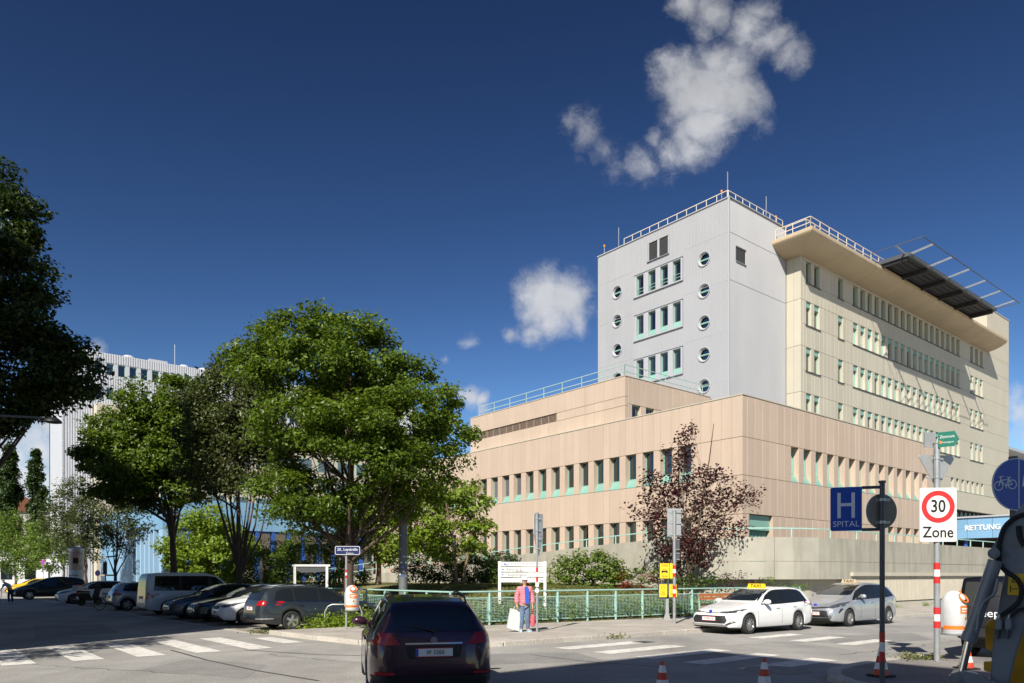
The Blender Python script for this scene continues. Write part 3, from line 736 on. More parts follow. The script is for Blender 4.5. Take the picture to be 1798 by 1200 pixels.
m_.build("slat", MAT['louvre'], lo_)
m_ = MB(); m_.box(.85, 2.15, -.06, 0, 24.74, 24.79); m_.box(.85, 2.15, -.05, 0, 25.86, 25.9); GB.mb("drip_sill", m_, MAT['steel'])
railing(GA, [(-12.9+2.6, .25), (-.3, .25)], ZT+.07, .62, 'creamrail', .95, .022, mids=0)
railing(GB, [(.3, .25), (7.6, .25)], ZT+.07, .62, 'creamrail', .95, .022, mids=0)
for (x, y, h, bead) in ((.35, .35, 2.1, 0), (.55, 1.0, .9, 1), (.35, 11.0, 1.9, 0), (.3, 12.6, .8, 1), (5.5, .4, 2.0, 0), (7.2, .6, .9, 1)):
    m_ = MB(); m_.tube([(x, y, ZT), (x, y, ZT+h)], .035, 6); o = m_.build("lightning_rod" if not bead else "beacon_pole", MAT['steel'], tow)
    if bead: m_ = MB(); m_.lathe([(.02, h), (.08, h+.03), (.08, h+.16), (.02, h+.22)], 10, off=(x, y, ZT)); m_.build("beacon_lamp", MAT['amber'], o)

# ---------------------------------------------------------------- the cream ward wing
WA, WB = 30.08, 53.64
wing = thing("hospital_ward_wing", "long cream clad ward wing under a curved concrete cornice", "building", AB(WA, WB), TH)
HB, HA = Frame(wing, 0, 0, 0), Frame(wing, 0, 0, -math.pi/2)
mb = MB(); mb.box(.4, 46.3, .42, 15, 8.8, 27.0); mb.build("inner_wall", MAT['room'], wing)
mb = MB(); mb.box(.3, 46.3, .3, 15, 27.0, 27.2); mb.build("roof", MAT['roofgrey'], wing)
mb = MB(); mb.box(14, 46.2, 1.4, 15, 0, 8.78); mb.build("undercroft_wall", MAT['room'], wing)
wW = [(.8, 1.55), (2.04, 2.84), (5.89, 6.69)]+[(8.46+1.314*k, 8.46+1.314*k+.81) for k in range(18)]+[(34.6+1.40*k, 34.6+1.40*k+.8) for k in range(3)]
groups = [(.8, 2.84), (5.89, 6.69), (8.46, 8.46+1.314*17+.81), (34.6, 38.2)]
eW = edges_from(wW, .36, 46.5, .66)
far_w = lambda x: x > 17.5
heads = [26.45, 23.3, 19.7, 16.1]
zs = 8.7
panels(HB, eW, zs, 10.6, .34, 'panelW', stuff=lambda x: True)
small = [(29.4+1.4*k, 29.4+1.4*k+.7) for k in range(7)]
panels(HB, edges_from(small, .36, 46.5, .66), 10.62, 11.9, .34, 'panelW', skip=small, stuff=lambda x: True)
panels(HB, eW, 11.9, heads[3]-1.85, .34, 'panelW', stuff=lambda x: True)
for a, b in small: window(HB, a, b, 10.62, 11.9, .32, sill=.15)
for i, hz in enumerate(heads):
    sz = hz-1.85 if i else 24.75
    panels(HB, eW, sz, hz, .34, 'panelW', skip=wW, stuff=far_w)
    if i: panels(HB, eW, hz, heads[i-1]-1.85 if i > 1 else 24.75, .34, 'panelW', stuff=far_w)
    for j, (a, b) in enumerate(wW):
        window(HB, a, b, sz, hz, .32, sill=0, top=.42 if i else 0, cover=('out' if rw.random() < .18 else ('curtain' if rw.random() < .45 else None)), fw=.045)
    m_ = MB()
    for s, e in groups: m_.box(s-.15, e+.15, -.07, -.003, sz-.10, sz-.04)
    HB.mb("drip_sill", m_, MAT['steeldk'])
panels(HB, eW, 26.45, 26.62, .34, 'panelW', stuff=lambda x: True)
panels(HA, [-1.24, -.6, -.0], zs, 12.5, .34, 'panelW'); 
for z0, z1 in ((12.5, 16.1), (16.1, 19.7), (19.7, 23.3), (23.3, 26.62)): panels(HA, [-1.24, -.6, -.0], z0, z1, .34, 'panelW')
m_ = MB(); m_.box(39.5, 46.5, .002, 14, 26.63, 31.7); m_.build("stair_tower", MAT['cream'], wing)
m_ = MB(); m_.box(39.4, 46.6, -.06, 14.1, 31.7, 31.78); m_.build("roof_flashing", MAT['whitemet'], wing)
m_ = MB(); m_.tube([(44, .8, 31.7), (44, .8, 32.6)], .04, 6); m_.build("beacon_pole", MAT['steel'], wing)
# cornice in cast lengths
prof = [(-.3, 26.62), (.06, 26.62), (.35, 26.66), (.75, 26.74), (1.15, 26.86), (1.5, 27.0), (1.8, 27.17), (1.98, 27.34), (2.0, 27.38), (2.0, 27.62), (-.3, 27.62)]
k = len(prof)
def cornice(S0, S1):
    m = MB(); m.add([S0(o, z) for o, z in prof]+[S1(o, z) for o, z in prof], [(i, (i+1) % k, k+(i+1) % k, k+i) for i in range(k)]+[tuple(range(k)), tuple(range(2*k-1, k-1, -1))])
    m.build("cornice_segment", MAT['cornice'], wing, 35)
cornice(lambda o, z: (-o, 1.235, z), lambda o, z: (-o, -o, z))
cx = [-9, 3.1, 8.5, 13.9, 19.3, 24.7, 30.1, 35.0, 39.45]
for a, b in zip(cx[:-1], cx[1:]):
    if a < 0: cornice(lambda o, z: (-o+.004, -o, z), lambda o, z: (b-.015, -o, z))
    else: cornice(lambda o, z: (a+.015, -o, z), lambda o, z: (b-.015, -o, z))
railing(HB, [(-1.75, 1.1), (-1.75, -1.75), (13.4, -1.75)], 27.62, .85, 'creamrail', 1.35, .024, mids=1)
railing(HB, [(-.3, 1.1), (-.3, -.6), (1.0, -.6)], 27.62, 1.5, 'creamrail', 1.2, .024, mids=1)
# turquoise truss under the facade
m_ = MB()
for j in range(22):
    x = 20+j*1.2; m_.bar((x, .6, 7.6), (x+.6, .6, 8.6), .08); m_.bar((x+.6, .6, 8.6), (x+1.2, .6, 7.6), .08)
m_.box(18, 46, .5, .7, 7.5, 7.62); m_.build("truss", MAT['tealrail'], wing)

# ---------------------------------------------------------------- helicopter deck on the wing's roof
heli = thing("helipad_deck", "dark steel helipad deck with safety net frame jutting over the cornice", "helipad", AB(WA, WB, 27.2), TH)
DX0, DX1, DY0, DY1, DZ = 9.4, 28.6, -4.1, 9.0, .62
HZ = Frame(heli, 0, 0, 0)
for j in range(5):
    x0 = DX0+(DX1-DX0)*j/5; x1 = DX0+(DX1-DX0)*(j+1)/5
    m_ = MB(); m_.box(x0+.14, x1-.14, DY0, DY1, DZ, DZ+.16)
    for q in range(28): m_.box(x0+.14, x1-.14, DY0+q*.46, DY0+q*.46+.06, DZ-.07, DZ-.001)
    m_.build("deck_panel", MAT['deck'], heli)
for j in range(6):
    x = DX0+(DX1-DX0)*j/5; m_ = MB(); m_.box(x-.13, x+.13, DY0+.1, DY1, DZ-.34, DZ+.1); m_.build("beam", MAT['deck'], heli)
m_ = MB(); m_.box(DX0-.15, DX1+.15, DY0-.16, DY0-.003, DZ-.12, DZ+.2); m_.box(DX0-.31, DX0-.152, DY0-.16, DY1, DZ-.12, DZ+.2); m_.box(DX1+.152, DX1+.31, DY0-.16, DY1, DZ-.12, DZ+.2); m_.build("edge_beam", MAT['steeldk'], heli)
OX0, OX1, OY = 7.5, 29.6, -5.95
m_ = MB(); m_.tube([(OX0, 3.2, DZ+.35), (OX0, OY, DZ+.35), (OX1, OY, DZ+.35), (OX1, 3.2, DZ+.35)], .04, 6); m_.build("net_frame", MAT['steeldk'], heli)
for j in range(6):
    x = DX0+.1+(DX1-DX0-.2)*j/5; m_ = MB()
    m_.bar((x-.13, DY0-.1, DZ+.14), (x-.13, OY, DZ+.34), .05); m_.bar((x+.13, DY0-.1, DZ+.14), (x+.13, OY, DZ+.34), .05)
    for q in range(7):
        t0 = q/7; y = DY0-.1+(OY-DY0+.1)*t0; m_.bar((x-.13, y, DZ+.14+.2*t0), (x+.13, y-.26, DZ+.17+.2*t0), .045)
    m_.build("net_arm", MAT['steel'], heli)
for y in (-3.9, -.5, 3.0):
    for s, x0, x1 in ((0, DX0-.3, OX0), (1, DX1+.3, OX1)):
        m_ = MB(); m_.bar((x0, y, DZ+.14), (x1, y, DZ+.34), .10); m_.build("net_arm", MAT['steel'], heli)
for x in (11, 19, 27):
    for y in (1.5, 7.5):
        m_ = MB(); m_.tube([(x, y, 0), (x, y, DZ-.345)], .14, 8); m_.build("post", MAT['steeldk'], heli)

# ---------------------------------------------------------------- ambulance canopy with lettering
amb = thing("ambulance_entrance", "blue panelled ambulance canopy lettered RETTUNG beside the ward wing", "canopy", AB(15.5, 65.9), TH)
AF = Frame(amb, 0, 14.4, -math.pi/2)                   # faces the street on the left
mb = MB(); mb.box(.25, 9, 0, 14.4, 4.8, 6.45); mb.build("canopy_body", MAT['room'], amb)
for j in range(8):
    for (z0, z1) in ((4.78, 5.55), (5.56, 6.4)): AF.box("fascia_panel", MAT['blue'], j*1.8+.012, j*1.8+1.788, 0, .22, z0, z1)
m_ = MB(); m_.box(-.1, 14.5, -.12, .4, 6.42, 6.55); AF.mb("coping", m_, MAT['whitemet'])
m_ = MB(); m_.box(.3, 9, 0.3, 14, .0, .02); m_.build("bay_floor", MAT['roofgrey'], amb)
mb = MB(); mb.box(7, 7.2, 0, 14.4, 0, 4.78); mb.build("back_wall", MAT['room'], amb)
for y in (1, 7.5, 13.6):
    m_ = MB(); m_.tube([(.6, y, 0), (.6, y, 4.78)], .16, 10); m_.build("column", MAT['bluedk'], amb)
text("lettering", "RETTUNG", .56, amb, AF.pt(8.3, -.03, 5.60), (R(90), 0, -math.pi/2), MAT['signwhite'], .02, sx=1.0, bold=.025)

# ---------------------------------------------------------------- the far white high-rise on the left
LA, LB = 121.7, 17.1
lt = thing("hospital_high_rise", "distant white corrugated hospital high-rise behind the street trees", "building", AB(LA, LB), TH)
JA, JB = Frame(lt, 0, 0, -math.pi/2), Frame(lt, 0, 0, 0)
mb = MB(); mb.box(.4, 59, .4, 15, 0, 34.0); mb.build("inner_wall", MAT['room'], lt)
mb = MB(); mb.box(.2, 59, .2, 15, 34.0, 34.2); mb.build("roof", MAT['roofgrey'], lt)
wL = [(4.1+1.55*j, 4.1+1.55*j+.98) for j in range(34)]
HR = [(31.3, 33.0), (27.7, 29.4)]
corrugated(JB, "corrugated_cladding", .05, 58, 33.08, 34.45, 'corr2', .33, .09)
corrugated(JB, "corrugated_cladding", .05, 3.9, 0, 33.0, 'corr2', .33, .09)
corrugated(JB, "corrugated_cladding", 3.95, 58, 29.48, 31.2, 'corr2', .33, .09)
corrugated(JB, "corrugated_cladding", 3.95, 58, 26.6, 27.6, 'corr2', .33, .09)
for z0, z1 in HR:
    ed = [3.92]+[v for w in wL for v in w]+[58]
    m_ = MB()
    for a, b in zip(ed[0::2], ed[1::2]): m_.box(a, b, .05, .36, z0-.08, z1+.06)
    for a, b in wL: m_.box(a, b, .1, .36, z1, z1+.06); m_.box(a, b, .1, .36, z0-.08, z0)
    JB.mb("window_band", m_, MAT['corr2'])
    for a, b in wL: window(JB, a, b, z0, z1, .33, cover='white' if rw.random() < .5 else None, fw=.07)
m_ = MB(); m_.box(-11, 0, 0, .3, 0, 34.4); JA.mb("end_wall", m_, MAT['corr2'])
# its cream lower storeys, standing a little forward
m_ = MB(); m_.box(4.0, 56, -2.4, .39, 0, 26.5); m_.build("cream_wall", MAT['cream'], lt)
JC = Frame(lt, 0, -2.4, 0)
for fl in range(6):
    z1 = 25.2-3.6*fl
    for j in range(14):
        x = 5.2+3.6*j
        o = JC.put("window", cached("lw", lambda: MB().box(-1.2, 1.2, -.06, 0, 0, 2.0).mesh("window", MAT['teal'])), x+1.2, 0, z1-2.0)
        inst("pane", cached("lwp", lambda: MB().box(-1.1, 1.1, -.09, -.061, .1, 1.9).mesh("pane", M("far pane", (.10, .14, .15), .12, spec=.8))), o)
for x, s in ((9, .9), (13, 1.5), (17, .8), (20, .9), (24, .9), (34, .5), (36, .5), (38, .5)):
    m_ = MB()
    if s == 1.5: m_.box(x-1.3, x+1.3, 1, 3, 34.2, 35.0)
    else: m_.lathe([(s, 34.2), (s*1.1, 34.75), (s*.7, 35.1), (.05, 35.2)], 14, off=(x, 2, 0))
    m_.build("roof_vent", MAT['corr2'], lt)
m_ = MB(); m_.tube([(15.5, 1.5, 34.2), (15.5, 1.5, 38)], .05, 6); m_.tube([(29.5, 1.5, 34.2), (29.5, 1.5, 36.6)], .05, 6); m_.build("antenna", MAT['steel'], lt)
railing(JB, [(30, .8), (50, .8)], 34.45, .8, 'steel', 2.5, .03, mids=0)

# ---------------------------------------------------------------- the blue entrance pavilion
bp = thing("entrance_pavilion", "light blue entrance pavilion with tall cobalt window frames behind trees", "building", AB(64.4, 16.1), TH)
KA, KB = Frame(bp, 0, 0, -math.pi/2), Frame(bp, 0, 0, 0)
mb = MB(); mb.box(.5, 19.2, .5, 24.5, 0, 8.0); mb.build("inner_wall", MAT['room'], bp)
mb = MB(); mb.box(.2, 19.3, .2, 24.6, 8.0, 8.1); mb.build("roof", MAT['roofgrey'], bp)
for j in range(13):
    KB.box("fascia_panel", MAT['blue'], .42+1.45*j, .42+1.45*j+1.43, 0, .4, 5.7, 6.9); KB.box("fascia_panel", MAT['blue'], .42+1.45*j, .42+1.45*j+1.43, 0, .4, 6.92, 8.14)
for j in range(13):
    x = .4+1.45*j
    KB.box("mullion", MAT['bluedk'], x, x+.28, .05, .4, .5, 5.68)
    o = KB.put("window", cached("kbw", lambda: MB().box(-.55, .55, .25, .3, .5, .62).box(-.55, .55, .25, .3, 5.5, 5.64).mesh("window", MAT['bluedk'])), x+.87, 0, 0)
    inst("curtain", cached("kbc", lambda: MB().box(-.54, .54, .36, .38, .7, 5.5).mesh("curtain", M("pale roller blind", (.55, .54, .46), .8))), o)
    inst("pane", cached("kbp", lambda: MB().box(-.56, .56, .27, .28, .6, 5.5).mesh("pane", MAT['pane'])), o)
KB.box("plinth", MAT['conc'], .4, 19.2, .0, .4, 0, .48)
for j in range(17):
    KA.box("fascia_panel", MAT['blue'], -1.45*(j+1)+.01, -1.45*j-.01, 0, .4, 5.6, 6.9); KA.box("fascia_panel", MAT['blue'], -1.45*(j+1)+.01, -1.45*j-.01, 0, .4, 6.92, 8.14)
KA.box("corner_pier", MAT['bluemid'], -1.2, -.0, 0, .42, 0, 5.58)
for j in range(5):
    x = -2.6-1.5*j
    KA.box("mullion", MAT['bluemid'], x-.16, x+.16, -.05, .3, 0, 5.58)
    o = KA.put("window", cached("kaw", lambda: MB().box(-.6, .6, .3, .36, 2.6, 2.76).box(-.6, .6, .3, .36, 5.4, 5.56).mesh("window", MAT['bluedk'])), x+.75, 0, 0)
    inst("pane", cached("kap", lambda: MB().box(-.6, .6, .32, .33, 0, 5.4).mesh("pane", MAT['pane'])), o)
for j in range(22):
    x = -10.2-.3*j; KA.box("fin", MAT['bluemid'], x-.07, x+.07, .0, .3, 0, 5.58, bev=0)
for j in range(5):
    for z0 in (0, 1.9, 3.8): KA.box("wall_panel", MAT['blue'], -24.6+1.56*j, -24.6+1.56*j+1.54, .0, .4, z0, z0+1.75)

# ---------------------------------------------------------------- buildings at the edges of the view
eb = thing("apartment_building", "grey apartment building with glazed balcony at the far right edge", "building", AB(39, 121), TH)
EB = Frame(eb, 0, 0, 0)
mb = MB(); mb.box(0, 40, 0, 14, 0, 17.6); mb.box(0, 40, 2.2, 14, 17.6, 20.9); mb.build("wall", MAT['render_'], eb)
mb = MB(); mb.box(-.6, 40.5, -.3, 14, 20.9, 21.3); mb.build("roof", MAT['whitemet'], eb)
for j in range(12):
    o = EB.put("window", cached("ebw", lambda: MB().box(-1.3, 1.3, 2.10, 2.19, 0, 2.8).mesh("window", MAT['steeldk'])), 1.8+3.1*j, 0, 17.8)
    inst("pane", cached("ebp", lambda: MB().box(-1.2, 1.2, 2.06, 2.099, .1, 2.7).mesh("pane", M("green reflecting pane", (.10, .13, .05), .1, spec=.8, var=.5, vs_=1.2))), o)
railing(EB, [(0, .1), (40, .1)], 17.6, 1.1, 'whitemet', 1.6, .04, name="balcony_railing")
mb = MB(); mb.box(1, 9, 4, 9, 21.3, 24.2); mb.build("lift_housing", MAT['steeldk'], eb)
for x in (1.5, 3.5, 5.5): m_ = MB(); m_.lathe([(.5, 24.2), (.5, 25.0), (.3, 25.3)], 12, off=(x, 5, 0)); m_.build("roof_vent", MAT['whitemet'], eb)
m_ = MB(); m_.tube([(10.4, 4, 21.3), (10.4, 4, 26.5)], .45, 12); m_.build("flue", MAT['whitemet'], eb)
hs = thing("gabled_house", "pale gabled house with brown tiled roof seen between the poplars", "house", at(30, 1010, 135)-Vector((0, 0, CAMH)), TH)
mb = MB(); mb.box(-9, 5, 0, 10, 0, 13.5); mb.build("wall", MAT['render_'], hs)
mb = MB(); mb.prism_y([(-9.6, 13.5), (5.6, 13.5), (-2, 18.2)], -.3, 10.3); mb.build("roof", MAT['tile'], hs)
for j in range(4):
    for zz in (2, 5.8, 9.6): inst("window", cached("hsw", lambda: MB().box(-.6, .6, -.05, 0, 0, 1.8).mesh("window", MAT['carglass'])), hs, (-7.3+3.2*j, 0, zz))
wb_ = thing("white_shop_building", "low white building behind the advertising column on the left", "building", at(60, 1010, 112)-Vector((0, 0, CAMH)), TH)
mb = MB(); mb.box(-8, 14, 0, 8, 0, 5.2); mb.build("wall", MAT['white'], wb_)
for j in range(7): inst("window", cached("wsw", lambda: MB().box(-.7, .7, -.05, 0, 0, 2.2).mesh("window", MAT['carglass'])), wb_, (-6.5+3*j, 0, 1.2))
mb = MB(); mb.box(-8.3, 14.3, -.4, 8.2, 5.2, 5.5); mb.build("roof", MAT['steel'], wb_)

# buildings across the streets behind the camera (they throw the long shadows)
def street_house(name, label, a, b, la, lb, h, nw, nf):
    o = thing(name, label, "building", AB(a, b), TH)
    mb = MB(); mb.box(0, lb, 0, la, 0, h); mb.build("wall", MAT['render_'], o)
    mb = MB(); mb.box(-.3, lb+.3, -.3, la+.3, h, h+.25); mb.build("roof", MAT['tile'], o)
    m = MB()
    for f in range(nf):
        z = 1.2+f*(h-1.5)/nf
        for j in range(nw):
            y = (j+.5)*la/nw; m.box(lb, lb+.05, y-.55, y+.55, z, z+1.7)
    w = m.build("window_row", MAT['carglass'], o); return o
street_house("corner_house", "pale street house across the left road, out of view, shading the road", 17.6, -24, 3.0, 18.6, 14.0, 1, 4)
street_house("tall_street_house", "taller pale street house further along the left road, out of view", 20.6, -24, 36, 18.6, 20.6, 12, 6)
street_house("rear_corner_house", "pale corner house behind the viewpoint, its shadow on the near road", -30, -26, 29.7, 22.0, 17.6, 9, 5)

# ================================================================ THE CURVED RAMP WALL
rwl = thing("ramp_wall", "curved raw concrete ramp wall with turquoise handrail around the planting", "wall")
WP = [(AB(a, b), zt) for a, b, zt in WALL]
def wall_piece(i0, i1, zb, zt_off, off0, off1, name, mat):
    pts = WP[i0:i1+1]; m = MB(); L, Rr = [], []
    for i, (p, zt) in enumerate(pts):
        gi = i0+i
        d = (WP[min(gi+1, len(WP)-1)][0]-WP[max(gi-1, 0)][0]).normalized(); nrm = Vector((d.y, -d.x, 0))   # out of the ramp, towards the street
        L.append((p+nrm*off0, zt)); Rr.append((p-nrm*off1, zt))
    for i in range(len(pts)-1):
        q = []
        for (c, zt) in (L[i], L[i+1], Rr[i+1], Rr[i]): q.append((c.x, c.y, zb if zb is not None else 0))
        for (c, zt) in (L[i], L[i+1], Rr[i+1], Rr[i]): q.append((c.x, c.y, zt+zt_off))
        m.add(q, [(0, 1, 2, 3), (7, 6, 5, 4), (0, 4, 5, 1), (2, 6, 7, 3)]+([(3, 7, 4, 0)] if i == 0 else [])+([(1, 5, 6, 2)] if i == len(pts)-2 else []))
    return m.build(name, MAT[mat], rwl, 25)
# resample the wall so that each cast panel is a piece
def resample(step=.42):
    out = []; 
    for (p, z0), (q, z1) in zip(WP[:-1], WP[1:]):
        n = max(1, int((q-p).length/step))
        for k in range(n): out.append((p.lerp(q, k/n), z0+(z1-z0)*k/n))
    out.append(WP[-1]); return out
WP = resample()
D = [0.0]
for i in range(1, len(WP)): D.append(D[-1]+(WP[i][0]-WP[i-1][0]).length)
def idx(s): return min(range(len(D)), key=lambda i: abs(D[i]-s))
i_curve = min(range(len(WP)), key=lambda i: (WP[i][0]-AB(22.2, 28.75)).length)
cuts = sorted(set([0]+[idx(D[i_curve]-k*7.5) for k in range(0, 7)]+[idx(D[i_curve]+4.0*k) for k in range(0, 20)]+[len(WP)-1]))
for i0, i1 in zip(cuts[:-1], cuts[1:]):
    if i1-i0 < 1: continue
    straight = i1 <= i_curve
    zj = 2.48
    def seg(z0, zt, name, inset=0.0):
        pts = WP[i0:i1+1]; m = MB(); Ls, Rs = [], []
        for i, (p, z) in enumerate(pts):
            gi = i0+i; d = (WP[min(gi+1, len(WP)-1)][0]-WP[max(gi-1, 0)][0]).normalized(); nr = Vector((d.y, -d.x, 0))
            e = (.012 if i == 0 else (-.012 if i == len(pts)-1 else 0)); Ls.append((p+d*e+nr*(.16-inset), z)); Rs.append((p+d*e-nr*.16, z))
        for i in range(len(pts)-1):
            q = [(c.x, c.y, z0) for c, _ in (Ls[i], Ls[i+1], Rs[i+1], Rs[i])]+[(c.x, c.y, zt if zt is not None else z) for c, z in (Ls[i], Ls[i+1], Rs[i+1], Rs[i])]
            if q[4][2] < q[0][2]+.05: continue
            m.add(q, [(0, 1, 2, 3), (7, 6, 5, 4), (0, 4, 5, 1), (2, 6, 7, 3)]+([(3, 7, 4, 0)] if i == 0 else [])+([(1, 5, 6, 2)] if i == len(pts)-2 else []))
        if m.v: m.build(name, MAT['conc'], rwl, 25)
    if straight: seg(0.2, None, "concrete_panel")
    else: seg(1.65, zj-.01, "concrete_panel"); seg(zj+.01, None, "concrete_panel")
# lower wall set back under the overhang
m_ = MB(); pts = WP[i_curve:]
for (p, z), (q, z2), i in zip(pts[:-1], pts[1:], range(len(pts))):
    d = (q-p).normalized(); nr = Vector((d.y, -d.x, 0)); a, b = p-nr*.35, q-nr*.35
    m_.add([(a.x, a.y, 0), (b.x, b.y, 0), (b.x, b.y, 1.66), (a.x, a.y, 1.66)], [(0, 1, 2, 3)])
m_.build("lower_wall", MAT['conc'], rwl)
# ribbed wall by the pavement
RB0, RB1, RA = 35.6, 56.0, 17.5-.20
base_p = AB(RA, RB0)
rb_root = (base_p.x, base_p.y, 0)
m_ = MB(); m_.box(0, RB1-RB0, .02, .5, .12, .42); o = m_.build("plinth", MAT['concrib'], rwl, None, rb_root, (0, 0, TH))
m_ = MB(); m_.box(-.06, RB1-RB0, -.10, .5, 1.80, 1.98); o = m_.build("ledge", MAT['concrib'], rwl, None, rb_root, (0, 0, TH))
m_ = MB(); m_.box(0, RB1-RB0, .22, .5, .42, 1.80); o = m_.build("rib_backing", MAT['concrib'], rwl, None, rb_root, (0, 0, TH))
me_rib = MB().add([(-.030, 0, .50), (.030, 0, .50), (.045, .22, .42), (-.045, .22, .42), (-.030, 0, 1.62), (.030, 0, 1.62), (.045, .22, 1.80), (-.045, .22, 1.80), (0, .22, 1.79)], [(0, 1, 5, 4), (1, 2, 6, 5), (3, 0, 4, 7), (0, 3, 2, 1), (4, 5, 6, 7)]).mesh("rib", MAT['concrib'])
nrib = int((RB1-RB0)/.17)
for j in range(nrib):
    p = base_p+DB*(.09+.17*j); inst("rib", me_rib, rwl, tuple(p), (0, 0, TH))
# handrail on the ramp
m_ = MB(); prev = None
for i in range(0, len(WP)):
    p, z = WP[i]; t_ = Vector((p.x, p.y, z+.42))
    if prev is not None and i % 2 == 0: m_.bar(prev, t_, .055); prev = t_
    if prev is None: prev = t_
    if i % 5 == 0: m_.bar((p.x, p.y, z-.02), t_, .05)
m_.build("handrail", MAT['tealrail'], rwl)
m_ = MB(); prev = None
for i in range(0, idx(D[i_curve]-22)):
    p, z = WP[i]; t_ = Vector((p.x, p.y, z+.95))
    if prev is not None and i % 2 == 0: m_.bar(prev, t_, .05); prev = t_
    if prev is None: prev = t_
    if i % 6 == 0: m_.bar((p.x, p.y, z+.4), t_, .045)
m_.build("handrail", MAT['tealrail'], rwl)
# ================================================================ CARS
def lin(tab, x):
    if x <= tab[0][0]: return tab[0][1]
    for (a, va), (b, vb) in zip(tab[:-1], tab[1:]):
        if x <= b: return va+(vb-va)*(x-a)/(b-a)
    return tab[-1][1]
def smooth(tab, x):                                      # monotone-ish smooth profile
    h = .05; return (lin(tab, x-h)+2*lin(tab, x)+lin(tab, x+h))/4 if tab[0][0]+h < x < tab[-1][0]-h else lin(tab, x)
PRE = {}
PRE['estate'] = dict(L=4.77, W=1.82, wheels=(.93, 3.66), r=.325,
    top=[(0,.50),(.02,.62),(.08,.71),(.25,.79),(.8,.91),(1.25,.985),(1.42,1.02),(1.9,1.25),(2.3,1.41),(2.65,1.475),(3.1,1.50),(3.9,1.475),(4.25,1.42),(4.45,1.33),(4.62,1.08),(4.70,.96),(4.75,.80),(4.77,.55)],
    belt=[(0,.46),(.08,.58),(.5,.72),(1.2,.85),(2.0,.90),(3.5,.95),(4.55,.98),(4.7,.85),(4.77,.52)],
    bot=[(0,.32),(.1,.21),(.6,.19),(4.2,.2),(4.65,.27),(4.77,.40)],
    hw=[(0,.58),(.04,.71),(.12,.82),(.35,.93),(.8,.99),(1.2,1),(3.8,1),(4.4,.96),(4.62,.88),(4.73,.78),(4.77,.70)],
    tw=[(0,.48),(.15,.68),(.5,.78),(1.3,.80),(2.3,.68),(3.1,.67),(4.2,.64),(4.5,.66),(4.7,.72),(4.77,.6)],
    side=[[(1.66,.935),(2.62,.955),(2.62,1.385),(2.38,1.36),(2.02,1.20)],[(2.70,.958),(3.52,.985),(3.52,1.40),(2.70,1.39)],[(3.60,.99),(4.22,1.02),(4.12,1.30),(3.95,1.37),(3.60,1.395)]],
    ws=[(-.70,1.05),(.70,1.05),(.57,1.41),(-.57,1.41)], rw=[(-.60,1.02),(.60,1.02),(.52,1.34),(-.52,1.34)],
    head=[(.42,.64),(.66,.655),(.84,.70),(.86,.80),(.66,.755),(.44,.70)], tail=[(.46,.84),(.88,.84),(.90,1.0),(.60,1.0)],
    grille=[(-.42,.55),(.42,.55),(.44,.68),(-.44,.68)], lower=[(-.60,.26),(.60,.26),(.66,.40),(-.66,.40)], plate=(.45, .74), seams=(1.35, 2.66, 3.56), mirror=(1.75, .98), hand=(2.42, 3.38))
PRE['hatch'] = dict(L=4.05, W=1.70, wheels=(.83, 3.36), r=.31,
    top=[(0,.52),(.02,.64),(.08,.73),(.25,.83),(.6,.93),(1.0,1.01),(1.15,1.04),(1.6,1.27),(2.0,1.43),(2.35,1.485),(2.8,1.49),(3.4,1.45),(3.65,1.38),(3.85,1.10),(3.95,.95),(4.02,.80),(4.05,.55)],
    belt=[(0,.47),(.08,.6),(.5,.76),(1.1,.89),(3.4,.98),(3.85,1.0),(3.98,.85),(4.05,.52)],
    bot=[(0,.32),(.1,.20),(.6,.18),(3.6,.2),(3.95,.27),(4.05,.40)],
    hw=[(0,.55),(.04,.69),(.12,.81),(.35,.93),(.7,.99),(1.1,1),(3.2,1),(3.7,.96),(3.92,.88),(4.02,.78),(4.05,.70)],
    tw=[(0,.45),(.15,.66),(.5,.77),(1.1,.80),(2.0,.69),(2.8,.68),(3.5,.66),(3.8,.68),(4.0,.70),(4.05,.6)],
    side=[[(1.40,.95),(2.35,.985),(2.35,1.40),(2.10,1.38),(1.75,1.22)],[(2.43,.99),(3.15,1.02),(3.15,1.39),(2.43,1.405)],[(3.22,1.03),(3.52,1.06),(3.44,1.30),(3.22,1.37)]],
    ws=[(-.66,1.07),(.66,1.07),(.55,1.42),(-.55,1.42)], rw=[(-.58,1.03),(.58,1.03),(.50,1.36),(-.50,1.36)],
    head=[(.38,.68),(.60,.66),(.76,.72),(.79,.86),(.62,.80),(.46,.75)], tail=[(.58,.80),(.82,.80),(.80,1.05),(.66,1.05)],
    grille=[(-.30,.60),(.30,.60),(.33,.71),(-.33,.71)], lower=[(-.42,.27),(.42,.27),(.46,.37),(-.46,.37)], plate=(.48, .72), seams=(1.15, 2.39, 3.2), mirror=(1.5, 1.0), hand=(2.18, 3.02))
